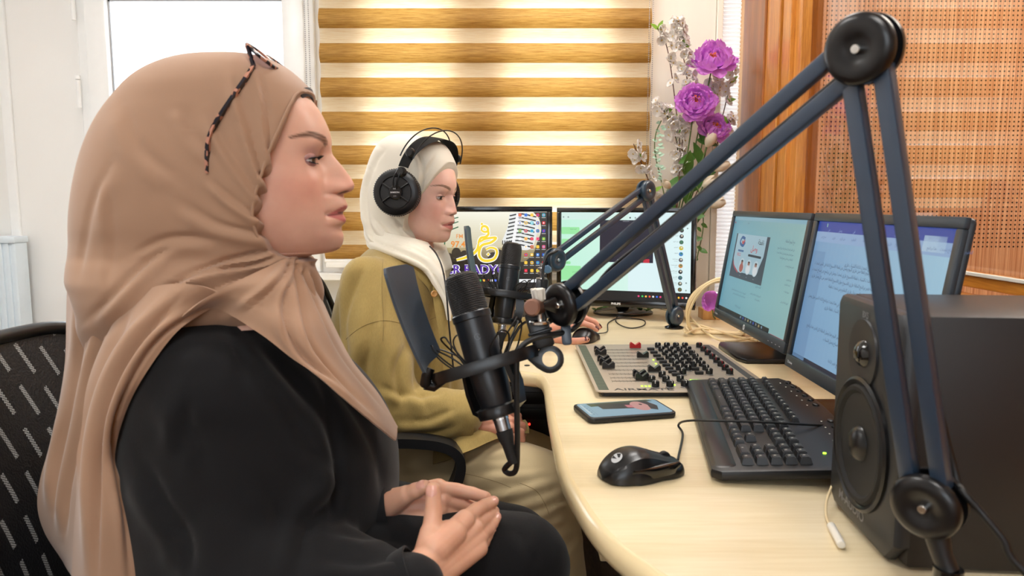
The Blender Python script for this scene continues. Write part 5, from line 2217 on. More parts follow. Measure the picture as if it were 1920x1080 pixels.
# hidden-side cable at the foot of the arm
bm = NB()
pth = [elbow_f - nf * 0.018, base_f + (elbow_f - base_f) * 0.5 - nf * 0.02, base_f - nf * 0.022 + V((0.01, 0, 0.02)), P(1800, 915, 0.55), P(1835, 955, 0.54), P(1880, 1010, 0.53), P(1925, 1075, 0.52), V((0.46, 0.47, DESK_Z + 0.004)), V((0.55, 0.5, DESK_Z + 0.004))]
sweep(bm, catmull(pth, 8), 0.003, n=10)
tag(obj('microphone_cable', bm, M['cable'], None), 'dark cable curving away from the foot of the large arm', 'cable')

# ---- rear arm
base_b, elbow_b, tip_b = P(1265, 592, 1.99), P(1211, 358, 1.9), P(1040, 487, 1.68)
foot_b = V((base_b.x, base_b.y + 0.002, DESK_Z))
arm_b, nb_ = boom('smaller-looking microphone arm standing before the black monitor with the chat window', base_b, elbow_b, tip_b, 0.0272, 0.0125, 0.012, M['arm_metal'], M['blue_disc'] if 'blue_disc' in M else M['arm_metal'], foot_b)
bm = NB()
lathe(bm, [(0, 0), (0.026, 0), (0.026, 0.004), (0.012, 0.009), (0.009, 0.012), (0.009, 0.02), (0, 0.02)], Matrix.Translation(foot_b), 32)
obj('table_clamp', bm, M['black_gloss'], arm_b)
bm = NB()
swb = P(1020, 497, 1.67)
d = (swb - tip_b)
bar(bm, tip_b + d * 0.3, swb, nb_.cross(d.normalized()), 0.014, 0.009, nb_, bev=0.003)
obj('tongue', bm, M['black_soft'], arm_b)
bm = NB()
top_blk = Mb @ V((0.076, 0, 0.046))
cyl(bm, top_blk, V((top_blk.x, top_blk.y, swb.z + 0.004)), 0.004, n=12)
cyl(bm, top_blk, top_blk + V((0, 0, 0.004)), 0.013, n=24, bev=0.001)
for z in (0.012, 0.022):
    cyl(bm, V((top_blk.x, top_blk.y, top_blk.z + z)), V((top_blk.x, top_blk.y, top_blk.z + z + 0.006)), 0.009, n=12, bev=0.001)
cyl(bm, V((top_blk.x, top_blk.y, swb.z - 0.002)), swb, 0.006, n=12)
obj('swivel', bm, M['steel'], arm_b)
bm = NB()
cyl(bm, P(1026, 505, 1.655), P(1029, 504, 1.675), 0.0095, n=24, bev=0.002); obj('thumb_screw', bm, M['blue_cap'] if 'blue_cap' in M else M['arm_metal'], arm_b)
bm = NB()
pbk = Mb @ V((0, 0, -0.122))
pth = [pbk, pbk + V((0.01, -0.01, -0.014)), P(975, 612, 1.64), P(1008, 590, 1.63), P(1018, 540, 1.63), P(1018, 505, 1.64), P(1026, 480, 1.65), P(1045, 470, 1.67)]
db_ = (elbow_b - tip_b).normalized()
pth += [tip_b - nb_ * 0.018 + db_ * s for s in (0.08, 0.2, 0.3)]
sweep(bm, catmull(pth, 8), 0.0033, n=10)
tag(obj('microphone_cable', bm, M['cable'], None), 'black cable curving up beside the rear microphone to its arm', 'cable')
# ================================================================ artificial flowers behind the square black monitor
VB = V((P(1262, 560, 2.34).x, 2.36, DESK_Z))      # mouth of the vase stands behind the monitor
t = thing('flower_vase', 'white vase holding artificial flowers, mostly hidden behind the black monitor', 'vase', VB)
bm = NB()
lathe(bm, [(0, 0), (0.036, 0), (0.05, 0.03), (0.052, 0.08), (0.036, 0.15), (0.032, 0.18), (0.036, 0.195), (0.032, 0.196), (0.028, 0.18), (0.03, 0.15), (0.03, 0.01), (0, 0.01)], Matrix.Translation(VB), 36)
obj('body', bm, M['white_plastic'], t)
MOUTH = VB + V((0, 0, 0.19))
FY = 2.34


def leafmesh(bm, p, d, nrm, L_, w_, curl=0.15, mi=0, n=8):
    d = d.normalized()
    s = nrm.cross(d).normalized()
    nn = d.cross(s).normalized()
    rows = []
    for i in range(n + 1):
        t_ = i / n
        ww = w_ / 2 * math.sin(PI * t_ ** 0.8) ** 0.8 if 0 < t_ < 1 else 0.0003
        c = p + d * (L_ * t_) - nn * (curl * L_ * t_ * t_)
        rows.append([bm.verts.new(c - s * ww + nn * ww * 0.25), bm.verts.new(c), bm.verts.new(c + s * ww + nn * ww * 0.25)])
    for a, b_ in zip(rows, rows[1:]):
        for k in range(2):
            f = bm.faces.new((a[k], a[k + 1], b_[k + 1], b_[k]))
            f.material_index = mi
    return


def petalmesh(bm, c, out, up, L_, w_, cup, ruffle, r, n=7, m_=6, rnd_edge=0.45):
    """cupped petal growing from c; out = horizontal direction, up = flower axis"""
    s = up.cross(out).normalized()
    g = []
    ph = r.uniform(0, 6)
    for i in range(n + 1):
        t_ = i / n
        row = []
        wd = w_ / 2 * (math.sin(PI * min(1, t_ * 0.78 + 0.08)) ** 0.75)
        if t_ > 0.85: wd *= 1 - (t_ - 0.85) * 2.5
        for j in range(m_ + 1):
            q = 2 * j / m_ - 1
            a = cup * t_
            pos = c + out * (L_ * math.sin(PI / 2 * t_) * math.cos(a) * (1 - 0.08 * q * q)) + up * (L_ * t_ * math.sin(a)) + s * (q * wd) + up * (abs(q) ** 2 * wd * 0.35)
            pos += (up * 0.7 + out * 0.7) * (ruffle * L_ * t_ * t_ * math.sin(q * 7 + ph))
            row.append(bm.verts.new(pos))
        g.append(row)
    for a_, b_ in zip(g, g[1:]):
        for j in range(m_):
            bm.faces.new((a_[j], a_[j + 1], b_[j + 1], b_[j]))


def stem_path(p, bend=(0, 0, 0)):
    m1 = MOUTH * 0.62 + p * 0.38 + V(bend)
    bot = VB + V((rnd.uniform(-0.012, 0.012), rnd.uniform(-0.012, 0.012), 0.02))
    return catmull([bot, MOUTH + V((rnd.uniform(-0.012, 0.012), rnd.uniform(-0.01, 0.01), 0)), m1, p], 10)


def peony(px, py, size, label, axis, seed, core=True, dy=0.0):
    r = random.Random(seed)
    p = P(px, py, FY + dy)
    t = thing('peony', label, 'flower', MOUTH, group=None)
    ax = V(axis).normalized()
    Fm = frame(ax).to_4x4()
    bm = NB()
    for ring, (cnt, L_, cup, off, wd) in enumerate(((9, 1.0, 0.15, 0, 0.62), (9, 0.92, 0.55, -0.05, 0.56), (8, 0.76, 0.9, -0.06, 0.5), (7, 0.6, 1.15, -0.05, 0.44), (6, 0.42, 1.3, -0.02, 0.36))):
        for k in range(cnt):
            a = 2 * PI * (k + r.uniform(-0.2, 0.2)) / cnt + ring * 0.5
            out = Fm.to_3x3() @ V((math.cos(a), math.sin(a), 0))
            petalmesh(bm, p + ax * (off * size * 0.3), out, ax, size * L_ * r.uniform(0.9, 1.08), size * wd * r.uniform(0.9, 1.15), cup + r.uniform(-0.12, 0.12), 0.06, r)
    obj('petals', bm, M['peony'], t)
    bm = NB()
    for k in range(46):
        a = r.uniform(0, 2 * PI)
        d = (Fm.to_3x3() @ V((math.cos(a), math.sin(a), 0))) * r.uniform(0, 0.4) + ax
        e = p + d.normalized() * size * r.uniform(0.28, 0.42) + (Fm.to_3x3() @ V((math.cos(a), math.sin(a), 0))) * size * 0.1
        cyl(bm, p, e, 0.0006, n=5)
        bmesh.ops.create_icosphere(bm, subdivisions=1, radius=0.0019, matrix=Matrix.Translation(e))
    obj('stamens', bm, M['peony_core'], t)
    bm = NB()
    sweep(bm, stem_path(p - ax * 0.004, (0, 0, 0)), 0.0022, n=8)
    st = obj('stem', bm, M['stem'], t)
    bm = NB()
    for k in range(5):
        a = 2 * PI * k / 5
        out = Fm.to_3x3() @ V((math.cos(a), math.sin(a), -0.35))
        leafmesh(bm, p - ax * 0.006, out, ax, size * 0.5, size * 0.25, -0.2)
    obj('sepals', bm, M['green_leaf'], t)
    return t


peony(1336, 120, 0.079, 'large purple peony highest in the bouquet, beside the oak frame', (-0.15, -0.75, 0.75), 3)
peony(1303, 194, 0.07, 'purple peony with an orange centre facing the camera, second from the top', (-0.1, -0.97, 0.28), 5, dy=-0.03)
peony(1337, 243, 0.062, 'lower purple peony partly hidden behind the ivory tulips', (0.2, -0.8, 0.5), 9)
peony(1332, 566, 0.04, 'purple flower head low on the desk behind the coil of beige cable', (0.3, -0.5, 0.2), 11, dy=-0.18) if False else None


def blossom_flower(bm, c, ax, size, r):
    Fm = frame(ax).to_3x3()
    for k in range(5):
        a = 2 * PI * k / 5 + r.uniform(-0.2, 0.2)
        out = Fm @ V((math.cos(a), math.sin(a), 0))
        petalmesh(bm, c, out, ax, size, size * 0.95, r.uniform(0.2, 0.6), 0.06, r, n=4, m_=4)


def blossom_branch(label, pts, seed, n=16, size=0.019, spread=0.016, leaves=3, dy=0.0, bare=0.25):
    r = random.Random(seed)
    t = thing('blossom_branch', label, 'flower branch', MOUTH)
    path = [P(x, y, FY + dy + r.uniform(-0.015, 0.015)) for x, y in pts]
    full = catmull([VB + V((0.005, 0, 0.02)), MOUTH + V((r.uniform(-0.01, 0.01), -0.01, 0))] + path, 10)
    bm = NB()
    sweep(bm, full, 0.0016, n=7)
    tw = obj('twig', bm, M['twig'], t)
    vis = catmull(path, 12)
    bf, bc, bl = NB(), NB(), NB()
    heads = []
    for k in range(n):
        s = bare + (1 - bare) * (k + 0.5) / n
        p = vis[min(len(vis) - 1, int(s * (len(vis) - 1)))]
        a = r.uniform(0, 2 * PI)
        ax = V((math.cos(a), -0.65, math.sin(a) * 0.8 + 0.2)).normalized()
        c = p + ax * r.uniform(0.3, 1) * spread
        heads.append((c, ax))
        bfl = NB()
        blossom_flower(bfl, c, ax, size * r.uniform(0.8, 1.15), r)
        fo = obj('blossom', bfl, M['blossom'], t)
        bc_ = NB()
        for q in range(7):
            o_ = V((r.uniform(-1, 1), r.uniform(-1, 1), r.uniform(-1, 1))) * 0.0022
            bmesh.ops.create_icosphere(bc_, subdivisions=1, radius=0.0012, matrix=Matrix.Translation(c + ax * 0.0045 + o_))
        obj('stamens', bc_, M['blossom_core'], fo)
        cyl(bl, p, c, 0.0006, n=5)
    obj('flower_stalks', bl, M['stem'], t)
    for q in range(leaves):
        bl = NB()
        s = bare + (1 - bare) * r.random()
        p = vis[int(s * (len(vis) - 1))]
        leafmesh(bl, p, V((r.uniform(-1, 1), -0.4, r.uniform(-0.3, 0.8))), V((0, -1, 0.3)), 0.03, 0.013, 0.2)
        obj('leaf', bl, M['lime_leaf'], t)
    bl.free() if False else None
    return t


blossom_branch('tall white blossom branch arching highest beside the blind', [(1272, 350), (1282, 240), (1290, 170), (1278, 90), (1266, 44)], 21, n=58, spread=0.026, leaves=4)
blossom_branch('white blossom twig ending in a bud left of the tall branch', [(1275, 300), (1268, 210), (1252, 95), (1232, 52)], 23, n=12, spread=0.016, leaves=2, bare=0.45)
blossom_branch('white blossom branch hanging left below the orange-centred peony', [(1268, 380), (1272, 300), (1262, 240), (1236, 194)], 25, n=46, spread=0.026, leaves=3)
blossom_branch('short white blossom twig leaning left over the radio arm', [(1250, 400), (1222, 350), (1200, 300), (1188, 270)], 27, n=16, spread=0.02, leaves=2, bare=0.2)
blossom_branch('white blossom spray between the two upper purple peonies', [(1320, 300), (1325, 220), (1332, 175), (1342, 150)], 29, n=24, spread=0.024, leaves=2, dy=0.02, bare=0.4)
blossom_branch('small white blossom twig reaching right past the oak frame', [(1335, 300), (1352, 230), (1366, 170), (1378, 112)], 31, n=8, spread=0.012, leaves=2, bare=0.5, dy=0.03)
blossom_branch('white blossom twig at the right of the lowest peony', [(1320, 330), (1345, 290), (1362, 240), (1368, 222)], 33, n=8, spread=0.015, leaves=1, bare=0.4)


def tulip(px, py, axis, label, size=0.04, dy=-0.02):
    p = P(px, py, FY + dy)
    t = thing('tulip', label, 'flower', MOUTH)
    ax = V(axis).normalized()
    Fm = frame(ax).to_3x3()
    r = random.Random(int(px))
    bm = NB()
    for k in range(6):
        a = 2 * PI * k / 6 + (0.5 if k % 2 else 0)
        out = Fm @ V((math.cos(a), math.sin(a), 0))
        s = ax.cross(out)
        g = []
        for i in range(9):
            t_ = i / 8
            rad = size * 0.36 * math.sin(PI * (0.08 + 0.72 * t_)) ** 0.8 * (1.05 if k % 2 else 0.95)
            wd = size * 0.34 * math.sin(PI * (0.1 + 0.86 * t_)) ** 0.8
            row = []
            for j in range(7):
                q = j / 3 - 1
                aa = q * wd / max(rad, 0.004) * 0.9
                aa = max(-1.2, min(1.2, aa))
                row.append(bm.verts.new(p + ax * (size * t_) + (out * math.cos(aa) + s * math.sin(aa)) * rad))
            g.append(row)
        for a_, b_ in zip(g, g[1:]):
            for j in range(6):
                bm.faces.new((a_[j], a_[j + 1], b_[j + 1], b_[j]))
    obj('petals', bm, M['tulip'], t)
    bm = NB(); sweep(bm, stem_path(p, (0, 0, -0.01)), 0.0024, n=8); obj('stem', bm, M['stem'], t)


tulip(1325, 275, (0.35, -0.4, 0.85), 'ivory tulip just left of the lowest purple peony', 0.05)
tulip(1338, 318, (0.85, -0.3, 0.45), 'ivory tulip pointing right behind the upper tube of the large arm', 0.052)
tulip(1318, 350, (0.75, -0.4, 0.55), 'ivory tulip between the two tubes of the large arm', 0.048)
tulip(1330, 385, (0.9, -0.35, 0.3), 'lowest ivory tulip, below the lower tube of the large arm', 0.05)
tulip(1256, 352, (-0.6, -0.4, 0.5), 'small ivory tulip left of the stems, behind the radio arm', 0.034)
tulip(1364, 330, (0.6, -0.3, 0.8), 'ivory tulip farthest right, beside the white ribbed corner', 0.042)


def leaf_stem(label, pts, leaves, mat, w_=0.03, L_=0.07, name='leaf_spray', dy=0.0, seed=1):
    r = random.Random(seed)
    t = thing(name, label, 'foliage', MOUTH)
    path = [P(x, y, FY + dy) for x, y in pts]
    full = catmull([VB + V((-0.005, 0, 0.02)), MOUTH] + path, 10)
    bm = NB(); sweep(bm, full, 0.0018, n=7); obj('stem', bm, M['stem'], t)
    for (px, py, dx, dz, s) in leaves:
        bm = NB()
        leafmesh(bm, P(px, py, FY + dy), V((dx, r.uniform(-0.5, 0.0), dz)), V((0.2, -1, 0.5)), L_ * s, w_ * s, 0.15)
        obj('leaf', bm, mat, t)


leaf_stem('dark green leaves around the stems in the middle of the bouquet', [(1290, 380), (1310, 300), (1318, 262)],
          [(1305, 290, -0.7, -0.3, 1), (1306, 262, 0.9, -0.2, 1.0), (1318, 258, 0.8, 0.55, 0.8), (1290, 335, -0.9, -0.25, 1.1), (1315, 310, -0.3, 0.9, 1.1), (1300, 360, 0.2, 1.0, 1.3), (1285, 330, 0.1, 0.9, 1.2), (1320, 270, -0.2, 0.8, 0.9), (1328, 330, 0.4, 0.9, 1.1), (1295, 390, -0.4, 0.8, 1.2), (1270, 400, -0.5, 0.8, 0.9), (1330, 300, 0.5, 0.6, 0.9)], M['green_leaf'], seed=3)
leaf_stem('green leafy stem hanging down behind the right edge of the chat monitor', [(1300, 350), (1316, 392), (1318, 430), (1310, 470), (1306, 488)],
          [(1306 + rnd.uniform(-7, 9), y, rnd.choice((-1, 1)) * 0.8, rnd.uniform(-0.8, 0.3), rnd.uniform(0.35, 0.6)) for y in range(372, 490, 6)], M['green_leaf'], w_=0.034, L_=0.055, dy=-0.03, seed=5)
r = random.Random(8)
leaf_stem('pale mint green sprig of tiny leaves between the bead chain and the blossoms', [(1252, 400), (1240, 340), (1228, 285), (1230, 250), (1240, 226)],
          [(x + r.uniform(-3, 3), y + r.uniform(-3, 3), r.choice((-1, 1)) * 0.9, r.uniform(-0.2, 0.6), r.uniform(0.7, 1.1)) for (x, y) in [(1240 - 12 * math.sin(PI * k / 40) + (0 if k < 26 else 0) + (k * 0.35 if k < 40 else 0), 226 + k * 3.6) for k in range(42)]], M['mint_leaf'], w_=0.011, L_=0.017, name='mint_sprig', seed=6)

# garland lying under the monitor
r = random.Random(12)
t = thing('leaf_garland', 'green leafy garland lying on the desk beneath the chat monitor', 'foliage', D(1190, 583))
path = catmull([D(x, y, DESK_Z + 0.012) + V((0, 0.07, 0)) for x, y in ((1120, 588), (1150, 580), (1185, 584), (1215, 588), (1240, 582))], 10)
bm = NB(); sweep(bm, path, 0.0015, n=6); obj('stem', bm, M['stem'], t)
for k in range(44):
    p = path[r.randrange(len(path))]
    bm = NB()
    leafmesh(bm, p, V((r.uniform(-1, 1), r.uniform(-0.6, 0.3), r.uniform(0.0, 0.7))), V((0, -0.5, 1)), r.uniform(0.014, 0.024), 0.009, 0.1)
    obj('leaf', bm, M['green_leaf'], t)
# purple flower lying behind the cable coil
t = thing('loose_flower', 'purple silk flower lying on the desk inside the coil of beige cable', 'flower', D(1335, 590))
bm = NB()
c = P(1332, 566, 2.02)
for k in range(16):
    a = r.uniform(0, 2 * PI)
    out = V((math.cos(a), -0.3, math.sin(a))).normalized()
    petalmesh(bm, c, out, V((-0.2, -0.9, 0.3)).normalized(), r.uniform(0.025, 0.036), 0.026, r.uniform(0.1, 0.9), 0.08, r)
obj('petals', bm, M['peony'], t)
bm = NB(); sweep(bm, catmull([c, c + V((0.02, 0.05, -0.03)), V((c.x + 0.05, c.y + 0.12, DESK_Z + 0.004)), V((c.x + 0.12, c.y + 0.2, DESK_Z + 0.004))], 8), 0.002, n=7); obj('stem', bm, M['stem'], t)
# ================================================================ people
def skin_mat(name, c, lipc=None):
    m, nt, N, L, b = mk(name)
    a = N.new('ShaderNodeVertexColor')
    a.layer_name = 'Col'
    tc = N.new('ShaderNodeTexCoord')
    n = N.new('ShaderNodeTexNoise')
    n.inputs['Scale'].default_value = 45
    n.inputs['Detail'].default_value = 4
    L.new(tc.outputs['Object'], n.inputs['Vector'])
    mx = N.new('ShaderNodeMixRGB')
    mx.blend_type = 'MULTIPLY'
    cr = N.new('ShaderNodeValToRGB')
    cr.color_ramp.elements[0].position = 0.3
    cr.color_ramp.elements[0].color = (0.93, 0.88, 0.86, 1)
    cr.color_ramp.elements[1].position = 0.7
    cr.color_ramp.elements[1].color = (1, 1, 1, 1)
    L.new(n.outputs['Fac'], cr.inputs[0])
    mx.inputs[0].default_value = 1
    L.new(a.outputs[0], mx.inputs[1])
    L.new(cr.outputs[0], mx.inputs[2])
    L.new(mx.outputs[0], b.inputs['Base Color'])
    b.inputs['Roughness'].default_value = 0.42
    b.inputs['Specular IOR Level'].default_value = 0.45
    b.inputs['Subsurface Weight'].default_value = 0.25
    b.inputs['Subsurface Scale'].default_value = 0.006
    b.inputs['Subsurface Radius'].default_value = (1, 0.35, 0.2)
    n2 = N.new('ShaderNodeTexNoise')
    n2.inputs['Scale'].default_value = 500
    L.new(tc.outputs['Object'], n2.inputs['Vector'])
    bp = N.new('ShaderNodeBump')
    bp.inputs['Strength'].default_value = 0.12
    bp.inputs['Distance'].default_value = 0.0006
    L.new(n2.outputs['Fac'], bp.inputs['Height'])
    L.new(bp.outputs[0], b.inputs['Normal'])
    return m


M['skin'] = skin_mat('skin', None)
M['eye_white'] = pm('eye white', (226, 220, 216), 0.2)
M['iris'] = pm('brown iris', (84, 66, 50), 0.15, noise_amt=0.3, scale=900)
M['pupil'] = pm('pupil', (8, 8, 8), 0.08)
M['lash'] = pm('eyelash', (14, 12, 14), 0.6)
M['nail_dark'] = pm('dark red nail varnish', (84, 24, 26), 0.15)
M['nail'] = pm('natural nail', (226, 168, 150), 0.22)


def cloth_mat(name, c, rough=0.75, weave=900, bump=0.25, sheen=0.3, trans=0.0, namt=0.05, scale=12, streak=None, spec=0.2):
    m, nt, N, L, b = mk(name)
    col = lin(c)
    tc = N.new('ShaderNodeTexCoord')
    n = N.new('ShaderNodeTexNoise')
    n.inputs['Scale'].default_value = scale
    n.inputs['Detail'].default_value = 6
    src = tc.outputs['Object']
    if streak:
        mp = N.new('ShaderNodeMapping')
        mp.inputs['Scale'].default_value = streak
        mp.inputs['Rotation'].default_value = (0, R(-35), 0)
        L.new(src, mp.inputs[0])
        src = mp.outputs[0]
    L.new(src, n.inputs['Vector'])
    mx = N.new('ShaderNodeMixRGB')
    mx.inputs[1].default_value = tuple(x * (1 - namt) for x in col[:3]) + (1,)
    mx.inputs[2].default_value = tuple(min(1, x * (1 + namt)) for x in col[:3]) + (1,)
    L.new(n.outputs['Fac'], mx.inputs[0])
    L.new(mx.outputs[0], b.inputs['Base Color'])
    b.inputs['Roughness'].default_value = rough
    b.inputs['Specular IOR Level'].default_value = spec
    b.inputs['Sheen Weight'].default_value = sheen
    b.inputs['Sheen Roughness'].default_value = 0.5
    n2 = N.new('ShaderNodeTexNoise')
    n2.inputs['Scale'].default_value = weave
    n2.inputs['Detail'].default_value = 2
    L.new(tc.outputs['Object'], n2.inputs['Vector'])
    bp = N.new('ShaderNodeBump')
    bp.inputs['Strength'].default_value = bump
    bp.inputs['Distance'].default_value = 0.0008
    L.new(n2.outputs['Fac'], bp.inputs['Height'])
    L.new(bp.outputs[0], b.inputs['Normal'])
    if trans:
        t = N.new('ShaderNodeBsdfTranslucent')
        L.new(mx.outputs[0], t.inputs[0])
        ms = N.new('ShaderNodeMixShader')
        ms.inputs[0].default_value = trans
        L.new(b.outputs[0], ms.inputs[1])
        L.new(t.outputs[0], ms.inputs[2])
        L.new(ms.outputs[0], N['Material Output'].inputs[0])
    return m


M['hijab_tan'] = cloth_mat('tan chiffon', (180, 143, 116), 0.62, 1200, 0.15, 0.35, 0.12, 0.03)
M['hijab_white'] = cloth_mat('ivory chiffon', (240, 234, 218), 0.6, 1200, 0.15, 0.3, 0.15, 0.02)
M['under_scarf'] = cloth_mat('black under scarf', (26, 28, 36), 0.7)
M['blouse_black'] = cloth_mat('black woven blouse', (17, 17, 19), 0.8, 700, 0.3, 0.12, 0, 0.1)
M['trousers_black'] = cloth_mat('black trousers', (13, 13, 15), 0.85, 600, 0.3, 0.1, 0, 0.1)
M['shirt_olive'] = cloth_mat('olive linen shirt', (164, 141, 84), 0.8, 700, 0.5, 0.25, 0, 0.22, 24, (40, 6, 6))
M['trousers_beige'] = cloth_mat('beige cotton trousers', (204, 184, 144), 0.85, 800, 0.35, 0.2, 0, 0.05)


def proj(p):
    """pixel a world point lands on in the photograph's frame"""
    d = p - V((0, 0, CAM_Z))
    dep = d.y * math.cos(PITCH) - d.z * math.sin(PITCH)
    up = d.y * math.sin(PITCH) + d.z * math.cos(PITCH)
    return 960 + F * d.x / dep, 540 - F * up / dep


def interp(tab, x):
    """smooth (monotone-ish cubic) interpolation of rows [(x, a, b, ...)]"""
    if x <= tab[0][0]: return tab[0][1:]
    if x >= tab[-1][0]: return tab[-1][1:]
    for i in range(len(tab) - 1):
        if tab[i][0] <= x <= tab[i + 1][0]:
            x0, x1 = tab[i][0], tab[i + 1][0]
            h = x1 - x0
            s = (x - x0) / h
            out = []
            for k in range(1, len(tab[0])):
                y0, y1 = tab[i][k], tab[i + 1][k]
                d0 = (y1 - tab[i - 1][k]) / (x1 - tab[i - 1][0]) if i > 0 else (y1 - y0) / h
                d1 = (tab[i + 2][k] - y0) / (tab[i + 2][0] - x0) if i + 2 < len(tab) else (y1 - y0) / h
                sl = (y1 - y0) / h
                if sl == 0: d0 = d1 = 0
                else:
                    d0 = max(min(d0 / sl, 3), 0) * sl
                    d1 = max(min(d1 / sl, 3), 0) * sl
                s2, s3 = s * s, s ** 3
                out.append((2 * s3 - 3 * s2 + 1) * y0 + (s3 - 2 * s2 + s) * h * d0 + (-2 * s3 + 3 * s2) * y1 + (s3 - s2) * h * d1)
            return tuple(out)


def gs(x, s):
    return math.exp(-(x / s) ** 2)


def seg_dist(p, poly):
    best, side, tt = 1e9, 1, 0
    n = len(poly) - 1
    for i in range(n):
        ax, ay = poly[i]
        bx, by = poly[i + 1]
        dx, dy = bx - ax, by - ay
        L2 = dx * dx + dy * dy
        t = max(0, min(1, ((p[0] - ax) * dx + (p[1] - ay) * dy) / L2))
        qx, qy = ax + dx * t, ay + dy * t
        d = math.hypot(p[0] - qx, p[1] - qy)
        if d < best:
            best = d
            side = 1 if dx * (p[1] - ay) - dy * (p[0] - ax) > 0 else -1
            tt = (i + t) / n
    return best, side, tt


def fold_field(creases):
    """creases: (polyline in photo px, width px, height m). A soft ridge on one side and a sharp valley on the other."""
    cs = []
    for poly, w_, h in creases:
        q = catmull([V((x, y, 0)) for x, y in poly], 5)
        xs = [a.x for a in q]; ys = [a.y for a in q]
        cs.append(([(a.x, a.y) for a in q], w_, h, min(xs) - 3 * w_, max(xs) + 3 * w_, min(ys) - 3 * w_, max(ys) + 3 * w_))

    def f(px, py):
        s = 0
        for poly, w_, h, x0, x1, y0, y1 in cs:
            if px < x0 or px > x1 or py < y0 or py > y1: continue
            d, sd, tt = seg_dist((px, py), poly)
            if d > 3 * w_: continue
            x = d / w_ * sd
            end = min(1, 5 * tt + 0.15, 5 * (1 - tt) + 0.15)
            s += h * end * (math.exp(-((x - 0.9) / 0.8) ** 2) - 1.1 * math.exp(-((x + 0.25) / 0.38) ** 2))
        return s
    return f


def displace(bm, field, toward=None, amp=1.0, nz=None, smooth_n=3):
    """push vertices that face the camera along their normals by the fold field"""
    bm.normal_update()
    bm.verts.ensure_lookup_table()
    mv = []
    for v in bm.verts:
        vd = (V((0, 0, CAM_Z)) - v.co).normalized()
        fac = v.normal.dot(vd)
        w_ = max(0, min(1, (fac + 0.1) * 2.5))
        h = 0
        if w_ > 0:
            px, py = proj(v.co)
            h = field(px, py) * w_ * amp
        if nz:
            h += nz(v.co)
        mv.append(v.normal * h)
    for v, d in zip(bm.verts, mv):
        v.co += d
    act = [v for v, d in zip(bm.verts, mv) if d.length > 0.0002 and not v.is_boundary]
    for _ in range(smooth_n):
        bmesh.ops.smooth_vert(bm, verts=act, factor=0.5, use_axis_x=True, use_axis_y=True, use_axis_z=True)


def normals_out(bm):
    bmesh.ops.recalc_face_normals(bm, faces=bm.faces)


# ---------------------------------------------------------------- head
# photo px of the near woman's profile: (px, py, px of the face without nose and lips)
PROF = [(430, 118, 430), (470, 121, 470), (505, 128, 505), (535, 141, 535), (557, 158, 557), (574, 178, 574), (586, 193, 586), (600, 213, 599), (613, 240, 610), (618, 257.6, 613.5), (619.2, 272, 614.5), (622.0, 288, 615), (628, 297, 615.5), (638, 309, 616.5), (651.5, 327, 618), (659, 340, 619), (661, 348, 619.5), (657.5, 355.5, 620.5), (649, 360, 621), (641, 362.5, 622), (641.5, 370, 624),
        (646.8, 381, 626), (646, 388, 627.5), (637.6, 396.5, 628), (639.5, 402, 628), (643.2, 409.5, 628), (641.5, 416, 627.5), (634.6, 423, 627), (635.3, 431, 626), (638.3, 440, 625), (637.4, 451, 620), (631, 463, 611), (617, 470, 601), (600, 473, 593), (578, 476.5, 575), (560, 485, 560), (552, 500, 552), (550, 540, 550), (552, 600, 552)]
WID = [(118, .006), (121, .028), (128, .046), (141, .058), (158, .064), (178, .068), (213, .0715), (257, .0725), (297, .0735), (340, .0735), (370, .071), (400, .0665), (425, .060), (450, .0505), (463, .044), (470, .0395), (476.5, .0385), (485, .042), (500, .047), (540, .052), (600, .075)]
BACK = [(118, 400), (121, 370), (128, 345), (141, 322), (158, 305), (178, 295), (240, 285), (300, 288), (360, 305), (420, 345), (463, 375), (485, 385), (540, 385), (600, 370)]
KX = 0.88 / F / 1.0   # metres per photo pixel at the near face


